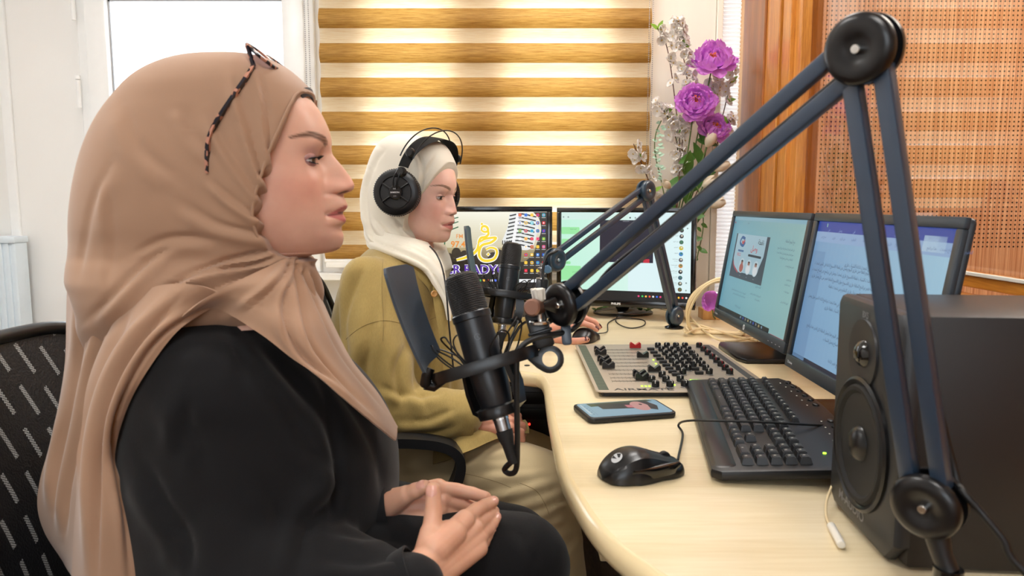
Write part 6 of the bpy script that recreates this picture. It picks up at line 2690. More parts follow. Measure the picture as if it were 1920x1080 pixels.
def make_head(Fr, sc, nose, tint, lip_col, brow_col, bt_=0.0062):
    """Fr: 4x4 head frame (x forward, y to her left, z up), origin between the ears at eye height"""
    ox, oz = 520, 303
    k = KX * sc
    # resample the profile along its length
    pp = catmull([V((a, b_, c)) for a, b_, c in PROF], 5)
    mono = -1e9
    for q in pp:
        mono = max(mono + 0.06, q.y)
        q.y = mono
    rows = []
    acc = [0]
    for a, b_ in zip(pp, pp[1:]): acc.append(acc[-1] + math.hypot(b_.x - a.x, b_.y - a.y))
    tot = acc[-1]
    nR = 230
    j = 0
    for i in range(nR + 1):
        s = tot * i / nR
        while j < len(acc) - 2 and acc[j + 1] < s: j += 1
        u = (s - acc[j]) / max(1e-9, acc[j + 1] - acc[j])
        q = pp[j].lerp(pp[j + 1], u)
        rows.append((q.x, q.y, q.z))
    nC = 150
    verts, cols = [], []
    base = lin(tint)

    def mixc(a, b_, t):
        t = max(0, min(1, t))
        return tuple(a[i] * (1 - t) + b_[i] * t for i in range(3)) + (1,)
    cheek = lin((222, 128, 112))
    lipc, browc = lin(lip_col), lin(brow_col)
    G = [(301, .032, .0105, .0150, -.0042), (296, .0145, .011, .007, -.0070), (272, .030, .008, .02, .0022), (350, .047, .020, .020, .0035), (353, .0135, .0052, .0052, .0068), (361, .0075, .003, .003, -.003), (398, .0245, .0045, .005, -.0032), (372, .027, .012, .005, -.0012), (330, .022, .014, .007, -.0015), (430, .035, .02, .016, .0015), (322, .034, .006, .014, -.0012)]
    BASE = [(257.6, 613.5), (288, 615.2), (327, 618), (348, 620), (370, 623.3), (390, 626.5), (409.5, 628), (423, 627.2), (440, 625), (451, 620), (463, 611)]
    for i, (mx_, my, bx) in enumerate(rows):
        if 257.6 < my < 463: bx = interp(BASE, my)[0]
        B = interp(WID, my)[0]
        bk = interp(BACK, my)[0]
        xm, xb, zb = (mx_ - ox) * k, (bx - ox) * k, (oz - my) * k
        xback = (bk - ox) * k
        xc = xback * 0.35 + xb * 0.1 if my < 470 else (xback + xb) / 2
        B = B * sc
        for c in range(nC):
            u = 2 * c / nC - 1
            th = math.copysign(abs(u) ** 1.35, u) * PI
            ct, st = math.cos(th), math.sin(th)
            e = 0.86
            X = math.copysign(abs(ct) ** e, ct)
            Y = math.copysign(abs(st) ** e, st)
            x = xc + (xb - xc) * X if ct > 0 else xc + (xc - xback) * X
            y = B * Y
            ay = abs(y) / sc
            z = zb
            if ct > 0:
                # nose / lips / chin with their own widths
                sg = interp([(200, .034), (250, .030), (290, .0088), (330, .0100), (346, .0138), (362, .0132), (370, .0190), (420, .0195), (450, .0195)], my)[0]
                pw = interp([(290, 2.0), (330, 2.2), (346, 2.6), (400, 2.6), (430, 2.0)], my)[0]
                amt = (xm - xb)
                if 285 < my < 364: amt *= nose
                elif my >= 364: amt *= 0.5 + 0.5 * nose if nose < 1 else 1
                x += amt * math.exp(-(ay / sg) ** pw)
                for (gy, gl, sz, sy, am) in G:
                    x += am * sc * gs((gy - my) * KX, sz) * gs(ay - gl, sy)
                # lips roll in at the corners
                z += 0.0012 * sc * gs((397 - my) * KX, .012) * (ay / .02) ** 2 * (1 if ay < .03 else 0) * -1
            # skin colour, with shade painted into the lip line and nostril
            col = base
            if ct > 0:
                col = mixc(col, cheek, 0.32 * gs((352 - my) * KX, .026) * gs(ay - .046, .022))
                col = mixc(col, cheek, 0.25 * gs((345 - my) * KX, .012) * gs(ay, .014))
                col = mixc(col, lin((150, 96, 104)), 0.35 * gs((288 - my) * KX, .007) * gs(ay - .034, .015))
                hl = max(0, 1 - (ay / .0255) ** 1.7)
                if hl > 0:
                    zz = (397 - my) * KX + 0.0012 * (ay / .02) ** 2
                    up_h = .0108 * hl * (1 - 0.22 * gs(ay, .0035))
                    dn_h = .0125 * hl
                    if zz > 0: t = (up_h - zz) / .0012
                    else: t = (dn_h + zz) / .0012
                    col = mixc(col, lipc, t * 0.85)
                    if abs(zz) < .0011 * hl + .0002: col = mixc(col, lin((96, 40, 42)), 0.75)
                # brow
                if .009 < ay < .056:
                    s_ = (ay - .009) / .047
                    bc = 271 - 13 * math.sin(PI * min(1, s_ * 0.92) * 0.72) + 9 * max(0, s_ - 0.6) * 2.2
                    th_ = bt_ * (1 - 0.72 * s_ ** 1.5) * min(1, s_ * 8 + 0.35)
                    dz = abs((bc - my) * KX)
                    col = mixc(col, browc, min(1, max(0, (th_ - dz) / .0016)) * (0.85 + 0.15 * math.sin(ay * 9000 + my * 3)) * min(1, 0.5 + s_ * 3))
                # nostril, its inner shade put into the colour
                t = gs((359.5 - my) * KX, .0022) * gs(ay - .0068, .0032)
                col = mixc(col, lin((80, 36, 32)), max(0, t * 1.6 - 0.3))
            verts.append(Fr @ V((x, y, z)))
            cols.append(col)
    faces = []
    for i in range(nR):
        for c in range(nC):
            c2 = (c + 1) % nC
            faces.append((i * nC + c, i * nC + c2, (i + 1) * nC + c2, (i + 1) * nC + c))
    top = len(verts)
    verts.append(sum((verts[c] for c in range(nC)), V()) / nC)
    cols.append(base)
    for c in range(nC): faces.append((top, (c + 1) % nC, c))
    return verts, faces, cols


def make_eye(parent, Fr, sc, c_loc, gaze, skin_c, shadow_c, side, open_=1.0, lash=1.0):
    """eyeball, lids and lashes; c_loc = local centre of the ball"""
    c = Fr @ V(c_loc)
    Rm = Fr.to_3x3().normalized()
    r = 0.0122 * sc
    g = (Rm @ V(gaze)).normalized()
    bm = NB()
    Mx = Matrix.Translation(c) @ frame(g, (0, 0, 1)).to_4x4()
    pr = []
    for i in range(25):
        a = PI * i / 24
        pr.append((r * math.sin(a), r * math.cos(a)))
    pr[0] = (0, r); pr[-1] = (0, -r)
    lathe(bm, pr, Mx, 32)
    for f in bm.faces:
        d = (f.calc_center_median() - c).normalized().dot(g)
        f.material_index = 2 if d > math.cos(R(11)) else (1 if d > math.cos(R(27)) else 0)
    obj('eye', bm, [M['eye_white'], M['iris'], M['pupil']], parent)
    rl = r * 1.06
    def pt(az, el, rad):
        return c + Rm @ V((math.cos(el) * math.cos(az), math.cos(el) * math.sin(az), math.sin(el))) * rad
    out = R(8) * side
    AZ = 104
    for lid, e_edge, e_far in (('upper_eyelid', R(19) * open_, R(88)), ('lower_eyelid', R(-17) * open_, R(-80))):
        bm = NB()
        g_ = []
        for i in range(41):
            az = R(-AZ) + R(2 * AZ) * i / 40
            sh = 1 - abs((az) / R(70)) ** 2.0
            e0 = e_edge * max(-0.2, sh) + R(-2) * math.sin(az) * side
            row = []
            for j in range(9):
                t = j / 8
                el = e0 + (e_far - e0) * t
                rad = rl + 0.0009 * sc * math.sin(PI * min(1, t * 2.4)) * (1 if t < 0.42 else 0) - 0.002 * sc * t
                row.append(bm.verts.new(pt(az, el, rad)))
            g_.append(row)
        for a_, b_ in zip(g_, g_[1:]):
            for j in range(8):
                bm.faces.new((a_[j], a_[j + 1], b_[j + 1], b_[j]))
        bmesh.ops.recalc_face_normals(bm, faces=bm.faces)
        me = bpy.data.meshes.new(lid)
        bm.to_mesh(me); bm.free()
        ca = me.color_attributes.new('Col', 'FLOAT_COLOR', 'POINT')
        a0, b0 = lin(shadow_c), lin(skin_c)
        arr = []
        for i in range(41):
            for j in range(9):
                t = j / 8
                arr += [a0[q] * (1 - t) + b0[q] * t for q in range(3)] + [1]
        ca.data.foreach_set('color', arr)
        link(lid, me, M['skin'], parent)
        # lash line
        bm = NB()
        pts = []
        for i in range(4, 25):
            az = R(-76) + R(152) * i / 28
            sh = 1 - abs((az) / R(70)) ** 2.0
            pts.append(pt(az, e_edge * max(-0.2, sh) + R(-2) * math.sin(az) * side, rl * 1.008))
        sweep(bm, pts, (0.00075 if lid[0] == 'u' else 0.0003) * sc, n=6)
        if lash:
            for i in range(0, len(pts) - 1):
                for q in range(2):
                    p = pts[i].lerp(pts[i + 1], q / 2)
                    az = R(-76) + R(152) * (i + 4 + q / 2) / 28
                    Lh = (0.0078 if lid[0] == 'u' else 0.0028) * sc * lash * (0.7 + 0.5 * abs(az) / R(70))
                    sgn = 1 if lid[0] == 'u' else -1
                    d1 = Rm @ V((math.cos(az) * 1.0, math.sin(az) * 1.1, -0.15 * sgn))
                    d2 = Rm @ V((math.cos(az) * 0.7, math.sin(az) * 0.9, 0.75 * sgn))
                    sweep(bm, [p, p + d1.normalized() * Lh * 0.5, p + d1.normalized() * Lh * 0.62 + d2.normalized() * Lh * 0.45], [0.00022, 0.00018, 0.00005], n=4)
        obj('eyelashes' if lid[0] == 'u' else 'lower_lashes', bm, M['lash'], parent)


def shell(Fr, tab, cut=None, e=0.88, nR=150, nC=170, cap_top=True):
    """cloth shell of horizontal slices; tab rows: (z, x_back, x_front, x_centre, half_width, y_centre)"""
    bm = NB()
    z0, z1 = tab[0][0], tab[-1][0]
    rings = []
    for i in range(nR + 1):
        s = i / nR
        # denser near the crown
        z = z0 + (z1 - z0) * (s ** 1.25)
        xb, xf, xc, B, yc = interp([(-r[0],) + tuple(r[1:]) for r in tab], -z)
        row = []
        for c in range(nC):
            th = 2 * PI * c / nC
            ct, st = math.cos(th), math.sin(th)
            X = math.copysign(abs(ct) ** e, ct)
            Y = math.copysign(abs(st) ** e, st)
            x = xc + (xf - xc) * X if ct > 0 else xc + (xc - xb) * X
            y = yc + B * Y
            if cut:
                cx = cut(z)
                if x > cx:
                    x = cx
            row.append(bm.verts.new(Fr @ V((x, y, z))))
        rings.append(row)
    for a, b_ in zip(rings, rings[1:]):
        for c in range(nC):
            c2 = (c + 1) % nC
            bm.faces.new((a[c], a[c2], b_[c2], b_[c]))
    bm.faces.new(rings[0])
    bm.faces.new(rings[-1])
    bmesh.ops.recalc_face_normals(bm, faces=bm.faces)
    return bm


def cloth(ctrl, nu=40, nv=60, field=None, thick=0.0022, noise_a=0.0, amp=1.0, wav=None):
    """draped sheet through a grid of control points (rows of points), smooth in both directions"""
    rows = [catmull(r, 8) for r in ctrl]
    m_ = len(rows[0])
    colsn = []
    for j in range(m_):
        colsn.append(catmull([r[j] for r in rows], 8))
    n_ = len(colsn[0])
    bm = NB()
    g = [[bm.verts.new(colsn[j][i]) for j in range(m_)] for i in range(n_)]
    for a, b_ in zip(g, g[1:]):
        for j in range(m_ - 1):
            bm.faces.new((a[j], a[j + 1], b_[j + 1], b_[j]))
    bmesh.ops.subdivide_edges(bm, edges=bm.edges, cuts=1, use_grid_fill=True)
    bmesh.ops.recalc_face_normals(bm, faces=bm.faces)
    # orient towards the camera
    bm.normal_update()
    s = sum(f.normal.dot(V((0, 0, CAM_Z)) - f.calc_center_median()) for f in bm.faces)
    if s < 0:
        bmesh.ops.reverse_faces(bm, faces=bm.faces)
    if field or wav:
        displace(bm, field or (lambda a, b_: 0), amp=amp, nz=wav)
    bm.normal_update()
    bmesh.ops.solidify(bm, geom=list(bm.faces), thickness=thick)
    return bm


def hand(parts, voxel=0.0013, smooth=4):
    bm = NB()
    for p in parts:
        if p[0] == 'c': capsule(bm, p[1], p[2], p[3], p[4], 18, 6)
        else: ellip(bm, p[1], p[2], p[3] if len(p) > 3 else None)
    me = remesh(bm, voxel, smooth, 0.5)
    return me


def finger(pts, r0, r1):
    """capsules along the joints with a small knuckle bulge"""
    out = []
    n = len(pts) - 1
    for i in range(n):
        ra = r0 + (r1 - r0) * i / n
        rb = r0 + (r1 - r0) * (i + 1) / n
        m_ = pts[i].lerp(pts[i + 1], 0.5)
        rm = (ra + rb) / 2 * 0.955
        out.append(('c', pts[i], m_, ra * 1.03, rm))
        out.append(('c', m_, pts[i + 1], rm, rb * (1.02 if i < n - 1 else 0.97)))
    return out


def nail(p0, p1, up, r, mat, parent, ln=0.0105):
    """nail plate on the back of the last finger segment"""
    d = (p1 - p0).normalized()
    u = (V(up) - d * V(up).dot(d)).normalized()
    s = d.cross(u)
    bm = NB()
    g = []
    for i in range(9):
        t = i / 8
        row = []
        wd = r * 0.78 * (1 - 0.25 * abs(2 * t - 1) ** 3)
        for j in range(7):
            q = 2 * j / 6 - 1
            a = q * 0.95
            row.append(bm.verts.new(p1 + d * (ln * (t - 0.62)) + s * (wd * math.sin(a) * 1.15) + u * (r * (0.93 * math.cos(a * 0.85) + 0.12) - 0.0014 * t * t * (1 if t > .7 else 0))))
        g.append(row)
    for a_, b_ in zip(g, g[1:]):
        for j in range(6):
            bm.faces.new((a_[j], a_[j + 1], b_[j + 1], b_[j]))
    obj('fingernail', bm, mat, parent)


def join_body(name, pieces, mat, parent, base):
    """one body mesh out of head grid, hands and the torso under the clothes"""
    verts, faces, cols = [], [], []
    for vs, fs, cs in pieces:
        k = len(verts)
        verts += list(vs)
        faces += [tuple(i + k for i in f) for f in fs]
        cols += cs if cs else [base] * len(vs)
    me = bpy.data.meshes.new(name)
    me.from_pydata(verts, [], faces)
    ca = me.color_attributes.new('Col', 'FLOAT_COLOR', 'POINT')
    ca.data.foreach_set('color', [x for c in cols for x in c])
    bm = NB(); bm.from_mesh(me); bmesh.ops.recalc_face_normals(bm, faces=bm.faces); bm.to_mesh(me); bm.free()
    o = link(name, me, mat, parent)
    return o


def me_piece(me, colf=None, base=None):
    vs = [v.co.copy() for v in me.vertices]
    fs = [tuple(p.vertices) for p in me.polygons]
    cs = [colf(v) for v in vs] if colf else None
    bpy.data.meshes.remove(me)
    return vs, fs, cs


def wrinkle(scale, amp, seed=0, stretch=(1, 1, 1)):
    off = V((seed * 3.1, seed * 1.7, seed))
    return lambda p: amp * (noise.noise(V((p.x * stretch[0], p.y * stretch[1], p.z * stretch[2])) * scale + off) + 0.5 * noise.noise(V((p.x * stretch[0], p.y * stretch[1], p.z * stretch[2])) * scale * 2.1 + off))
# ================================================================ near woman: tan headscarf, black blouse
TA = 0.88                      # distance of her face plane
WA = thing('person', 'woman in a tan headscarf and black blouse, tortoiseshell glasses pushed up on her head', 'person', (-0.32, 0.92, 0))
OA = P(520, 303, TA)
FA = Matrix.Translation(OA)
SKIN_A = (226, 180, 158)
SKA = lin(SKIN_A)
hv, hf, hc = make_head(FA, 1.0, 1.0, SKIN_A, (196, 110, 106), (92, 58, 40))

# --- hands; joints given where the photograph shows them
nearh = []
wr = P(772, 1092, 0.715)
wr0 = P(690, 1140, 0.728)
K = {'i': P(872, 974, 0.785), 'm': P(889, 990, 0.792), 'r': P(898, 1008, 0.79), 'l': P(898, 1028, 0.782)}
nearh += [('c', wr0, wr, 0.024, 0.0255)]
for kk, ra, rb in (('i', .0195, .0115), ('m', .0205, .0115), ('r', .0195, .011), ('l', .018, .0105)):
    base = wr.lerp(P(800, 1068, 0.735), 0.5) + (K[kk] - K['m']) * 0.35
    nearh.append(('c', base, K[kk], ra, rb))
nearh.append(('c', P(815, 1030, 0.745), P(850, 1000, 0.765), 0.019, 0.015))
F1 = {'i': [K['i'], P(893, 957, 0.812), P(909, 948, 0.832), P(925, 940, 0.845)],
      'm': [K['m'], P(906, 976, 0.82), P(917, 966, 0.838), P(926, 959, 0.85)],
      'r': [K['r'], P(913, 994, 0.815), P(923, 981, 0.832), P(930, 970, 0.842)],
      'l': [K['l'], P(907, 1016, 0.80), P(914, 1004, 0.815), P(920, 994, 0.825)]}
for kk, ra, rb in (('i', .0098, .0072), ('m', .0098, .0074), ('r', .0092, .0069), ('l', .0082, .006)):
    nearh += finger(F1[kk], ra, rb)
TH1 = [P(806, 1046, 0.745), P(808, 1000, 0.755), P(813, 958, 0.77), P(812, 918, 0.778)]
nearh += [('c', P(800, 1062, 0.735), TH1[1], 0.018, 0.0128)] + finger(TH1[1:], 0.0112, 0.0088)
nearh += [('c', P(835, 1030, 0.757), P(850, 985, 0.77), 0.015, 0.0075), ('c', P(822, 1000, 0.76), P(838, 990, 0.768), 0.010, 0.009)]
farh = []
wr2 = P(712, 955, 0.872)
K2 = {'i': P(822, 915, 0.872), 'm': P(830, 938, 0.868), 'r': P(824, 957, 0.862), 'l': P(812, 972, 0.855)}
farh += [('c', P(640, 985, 0.86), wr2, 0.028, 0.024)]
for kk, ra, rb in (('i', .018, .0118), ('m', .019, .0118), ('r', .018, .0112), ('l', .017, .0105)):
    farh.append(('c', wr2.lerp(P(745, 950, 0.87), 0.4) + (K2[kk] - K2['m']) * 0.3, K2[kk], ra, rb))
farh.append(('c', P(760, 950, 0.872), P(800, 945, 0.87), 0.019, 0.017))
F2 = {'i': [K2['i'], P(856, 919, 0.871), P(886, 925, 0.868), P(911, 932, 0.862)],
      'm': [K2['m'], P(862, 944, 0.872), P(890, 953, 0.872), P(915, 962, 0.868)],
      'r': [K2['r'], P(858, 966, 0.87), P(884, 976, 0.87), P(908, 982, 0.866)],
      'l': [K2['l'], P(838, 984, 0.862), P(858, 992, 0.862), P(878, 996, 0.86)]}
for kk, ra, rb in (('i', .0098, .0072), ('m', .0098, .0074), ('r', .0092, .007), ('l', .0082, .006)):
    farh += finger(F2[kk], ra, rb)
TH2 = [P(738, 948, 0.852), P(762, 928, 0.842), P(780, 920, 0.838), P(796, 913, 0.835)]
farh += [('c', P(725, 950, 0.86), TH2[1], 0.017, 0.0118)] + finger(TH2[1:], 0.011, 0.0088)
h1 = hand(nearh, 0.0014, 5)
h2 = hand(farh, 0.0015, 4)

# --- body under the clothes: one skin surface
bm = NB()
nk = OA + V((-0.035, 0, -0.14))
pelv = V((-0.37, 0.93, 0.59))
capsule(bm, nk, nk + V((-0.02, 0, -0.06)), 0.05, 0.055)
capsule(bm, nk + V((-0.05, 0.02, -0.16)), pelv, 0.08, 0.12)
for s, hp in ((-1, wr0), (1, P(640, 985, 0.86))):
    sh = nk + V((-0.06, 0.03 * s, -0.14))
    el = V((-0.30, 0.92 + 0.10 * s, 0.72))
    capsule(bm, nk + V((-0.03, 0, -0.1)), sh, 0.05, 0.045)
    capsule(bm, sh, el, 0.045, 0.038)
    capsule(bm, el, hp, 0.038, 0.026)
    kn = P(968, 1062, 0.86) if s < 0 else P(955, 1032, 1.03)
    capsule(bm, pelv + V((0, 0.08 * s, 0)), kn, 0.075, 0.042)
    capsule(bm, kn, V((kn.x, kn.y, 0.12)), 0.042, 0.032)
    capsule(bm, V((kn.x, kn.y, 0.07)), V((kn.x + 0.12, kn.y, 0.04)), 0.032, 0.025)
tors = remesh(bm, 0.012, 3)


def handcol(v):
    return SKA


bodyA = join_body('body', [(hv, hf, hc), me_piece(h1), me_piece(h2), me_piece(tors)], M['skin'], WA, lin((226, 174, 146)))
for kk in 'imrl':
    f_ = F1[kk]
    nail(f_[2], f_[3], V((0.25, -0.8, 0.55)), 0.0068, M['nail'], WA)
nail(TH1[2], TH1[3], V((-0.2, -0.9, 0.3)), 0.0085, M['nail'], WA, 0.0125)
nail(TH2[2], TH2[3], V((0, -0.5, 0.85)), 0.0085, M['nail'], WA, 0.0125)
for s in (-1, 1):
    make_eye(WA, FA, 1.0, (0.0412, 0.0310 * s, -0.0005), (1, 0.06 * s, -0.02), SKIN_A, (160, 112, 112), s, 0.9, 1.5)

# --- trousers
bm = NB()
for s in (-1, 1):
    kn = P(968, 1062, 0.86) if s < 0 else P(955, 1032, 1.03)
    capsule(bm, pelv + V((0.02, 0.09 * s, 0.02)), kn, 0.115, 0.068)
    capsule(bm, kn, V((kn.x + 0.01, kn.y, 0.08)), 0.067, 0.055)
ellip(bm, pelv + V((-0.03, 0, 0)), (0.16, 0.19, 0.12))
tr = mesh_to_bm(remesh(bm, 0.006, 8))
displace(tr, fold_field([([(700, 1010), (800, 1030), (900, 1050)], 14, .004), ([(960, 990), (990, 1040), (990, 1080)], 12, .003)]), nz=wrinkle(9, 0.003, 3))
obj('trousers', tr, M['trousers_black'], WA)
for s in (-1, 1):
    kn = P(968, 1062, 0.86) if s < 0 else P(955, 1032, 1.03)
    bm = NB()
    capsule(bm, (kn.x - 0.01, kn.y, 0.045), (kn.x + 0.15, kn.y, 0.035), 0.044, 0.034)
    for v in bm.verts:
        v.co.z = max(0.003, v.co.z)
    obj('shoe', bm, M['black'], WA)

# --- blouse: slices read off the photograph's outline
YB_ = 0.91
kpx = YB_ / F / 1.0


def rowA(py, pb, pf, B, yc=0.0, mid=None):
    a, b_ = P(pb, py, YB_), P(pf, py, YB_)
    return (a.z, a.x, b_.x, (a.x + b_.x) / 2 if mid is None else P(mid, py, YB_).x, B, yc)


tabB = [rowA(572, 392, 430, .02, -.02), rowA(584, 362, 480, .08, -.03), rowA(606, 338, 545, .125, -.03), rowA(640, 312, 590, .15, -.02), rowA(690, 285, 645, .17, -.01), rowA(740, 266, 688, .18, 0), rowA(790, 256, 720, .185, 0), rowA(850, 252, 738, .19, 0), rowA(910, 258, 742, .19, 0), rowA(970, 268, 740, .19, 0), rowA(1040, 274, 734, .185, 0), rowA(1120, 276, 730, .18, 0), rowA(1200, 280, 740, .18, 0)]
bm = shell(Matrix.Translation((0, YB_, 0)), tabB, None, e=0.92, nR=90, nC=110)
# near sleeve: shoulder, elbow, forearm to the cuff
capsule(bm, P(410, 690, 0.835), P(470, 1040, 0.785), 0.069, 0.09)
capsule(bm, P(470, 1060, 0.775), P(700, 1128, 0.73), 0.083, 0.06)
capsule(bm, P(700, 1125, 0.725), P(775, 1094, 0.717), 0.053, 0.034)
# far sleeve
capsule(bm, P(560, 800, 1.04), P(600, 1010, 0.98), 0.07, 0.065)
capsule(bm, P(600, 1010, 0.93), P(676, 962, 0.872), 0.06, 0.047)
bl = mesh_to_bm(remesh(bm, 0.005, 12, 0.6))
creA = [
    ([(470, 640), (540, 720), (600, 800), (625, 900), (610, 1000)], 26, .013),
    ([(585, 700), (615, 790), (632, 880), (630, 960)], 16, .008),
    ([(600, 700), (660, 780), (700, 860), (712, 940)], 18, .006),
    ([(350, 740), (340, 800), (330, 860)], 18, .007),
    ([(430, 650), (520, 760), (580, 850), (640, 905)], 14, .006),
    ([(640, 905), (590, 960), (560, 1010), (555, 1080)], 22, .012),
    ([(260, 870), (300, 950), (340, 1010), (345, 1080)], 22, .012),
    ([(300, 730), (360, 820), (380, 900)], 20, .005),
    ([(420, 600), (440, 660), (450, 720)], 14, .004),
    ([(600, 1050), (680, 1060), (760, 1040)], 12, .007),
    ([(620, 1000), (700, 1010), (738, 985)], 12, .006),
    ([(480, 900), (520, 980), (500, 1060)], 20, .006),
]
displace(bl, fold_field([(p_, w_ * 1.25, h_ * 0.55) for p_, w_, h_ in creA]), nz=wrinkle(5, 0.004, 1, (1, 1, 0.6)))
obj('blouse', bl, M['blouse_black'], WA)
bm = NB()   # cuff of the far sleeve
cd = (P(770, 945, 0.868) - P(690, 962, 0.870)).normalized()
bm2 = frame(cd).to_4x4(); bm2.translation = P(728, 954, 0.868)
lathe(bm, [(0.036, -0.05), (0.0375, -0.02), (0.0365, 0.004), (0.035, 0.006), (0.034, 0.003), (0.033, -0.03)], bm2, 40, sy=0.95)
obj('cuff', bm, M['blouse_black'], WA)
bm = NB()   # cuff rim
cd = (P(806, 1062, 0.722) - P(700, 1120, 0.715)).normalized()
cc_ = P(782, 1080, 0.722)
bm2 = frame(cd).to_4x4(); bm2.translation = cc_
lathe(bm, [(0.031, -0.03), (0.0355, -0.018), (0.036, 0.0), (0.0345, 0.001), (0.033, 0.0), (0.031, -0.02)], bm2, 40, sy=0.92)
obj('cuff', bm, M['blouse_black'], WA)

# --- headscarf
Lx = lambda px: (px - 520) * KX
Lz = lambda py: (303 - py) * KX


def rowH(py, pb, pf, B, yc=0.0, pc=None):
    pc = (pb * 0.5 + pf * 0.5) if pc is None else pc
    return (Lz(py), Lx(pb), Lx(pf), Lx(pc), B, yc)


tabH = [rowH(114, 425, 455, .012), rowH(117, 385, 492, .034), rowH(123, 345, 517, .05), rowH(134, 312, 541, .064), rowH(148, 285, 560, .073), rowH(165, 262, 577, .0795), rowH(180, 247, 589, .083), rowH(210, 218, 606, .0865, 0, 430), rowH(245, 193, 622, .089, 0, 430), rowH(290, 171, 628, .0915, 0, 425), rowH(335, 157, 630, .0925, 0, 420), rowH(380, 148, 634, .091, 0, 410), rowH(420, 143, 632, .088, 0, 390),
        rowH(450, 140, 622, .083, 0, 370), rowH(475, 137, 598, .082, 0, 350), rowH(495, 135, 580, .088, 0, 340), rowH(520, 134, 586, .094, 0, 340), rowH(550, 144, 592, .096, 0, 350), rowH(580, 148, 592, .09, 0, 350), rowH(610, 142, 540, .078, .004, 320), rowH(650, 138, 420, .06, .012, 280), rowH(700, 134, 320, .045, .016, 230), rowH(760, 131, 230, .03, .016, 190)]
cutp = [(-Lz(110), 1.0), (-Lz(176), Lx(640)), (-Lz(183), Lx(584)), (-Lz(207), Lx(575)), (-Lz(245), Lx(564)), (-Lz(292), Lx(546)), (-Lz(336), Lx(532)), (-Lz(374), Lx(520)), (-Lz(405), Lx(515)), (-Lz(437), Lx(519)), (-Lz(462), Lx(532)), (-Lz(478), Lx(556)), (-Lz(490), Lx(640)), (-Lz(520), 1.0)]
cutA = lambda z: interp(cutp, -z)[0]
hj = shell(FA, tabH, cutA, e=0.9, nR=230, nC=260)
crH = [
    ([(482, 128), (496, 190), (502, 250), (512, 330), (517, 400)], 9, .0042),
    ([(440, 150), (452, 210), (470, 275), (496, 350), (515, 408)], 9, .004),
    ([(458, 200), (480, 290), (504, 370), (516, 415)], 7, .0034),
    ([(395, 210), (412, 260), (450, 320), (492, 378), (514, 424)], 10, .0042),
    ([(340, 200), (360, 250), (400, 300)], 14, .003),
    ([(392, 335), (430, 372), (470, 400), (512, 432)], 9, .0055),
    ([(335, 380), (400, 420), (460, 436), (516, 444)], 14, .004),
    ([(204, 330), (206, 400), (208, 470), (196, 540)], 12, .0022),
    ([(300, 555), (350, 520), (420, 492), (528, 468)], 10, .0075),
    ([(255, 585), (320, 540), (400, 512), (470, 498), (540, 476)], 9, .007),
    ([(330, 590), (400, 545), (470, 520), (520, 500), (548, 484)], 9, .0065),
    ([(420, 590), (480, 550), (530, 515), (556, 488)], 9, .006),
    ([(500, 600), (535, 550), (552, 515), (560, 490)], 8, .006),
    ([(170, 600), (210, 560), (270, 500), (330, 460)], 16, .006),
    ([(150, 520), (165, 450), (180, 380), (215, 300)], 18, .0022),
    ([(250, 480), (320, 450), (400, 452)], 16, .004),
    ([(560, 600), (575, 560), (570, 520), (566, 495)], 8, .006),
    ([(600, 620), (604, 570), (590, 530), (572, 498)], 8, .005),
    ([(230, 200), (260, 280), (330, 340)], 22, .0022),
]
ffH = fold_field(crH)


def fieldH(px, py):
    if py < 470:
        e_ = 520 + cutA(Lz(py)) / KX
        return ffH(px, py) * min(1, max(0, (e_ - px) / 22 - 0.15))
    return ffH(px, py)


displace(hj, fieldH, nz=wrinkle(9, 0.0018, 5))
hjo = obj('headscarf', hj, M['hijab_tan'], WA)
# stitched hem that frames the face, on both sides
for s in (-1, 1):
    bm = NB()
    pts = []
    for py in range(186, 440, 6):
        z = Lz(py)
        xb, xf, xc, B, yc = interp([(-r[0],) + tuple(r[1:]) for r in tabH], -z)
        cx = cutA(z)
        q = min(1, max(0, (cx - xc) / (xf - xc)))
        y = B * (1 - q ** (2 / 0.9)) ** (0.9 / 2)
        pts.append(FA @ V((cx - 0.0005, s * (y + 0.0005), z)))
    sweep(bm, pts, 0.0016, n=7)
    obj('headscarf_hem', bm, M['hijab_tan'], hjo)
# black under scarf peeping out at the forehead
bm = NB()
pts = []
for k in range(25):
    y = -0.026 + 0.052 * k / 24
    z = Lz(178) - 0.006 * (abs(y) / 0.026) ** 2
    xb, xf, xc, B = interp([(-r_[0],) + tuple(r_[1:5]) for r_ in tabH], -z)
    q = max(0.0, 1 - (abs(y) / B) ** (2 / 0.9)) ** 0.45
    pts.append(FA @ V((Lx(588) - (1 - q) * (Lx(588) - xc) - 0.0045, y, z)))
sweep(bm, pts, 1.0, section=[(-0.003, -0.005), (0.003, -0.005), (0.003, 0.005), (-0.003, 0.005)])
obj('under_scarf', bm, M['under_scarf'], WA)

T3 = lambda a: P(*a)
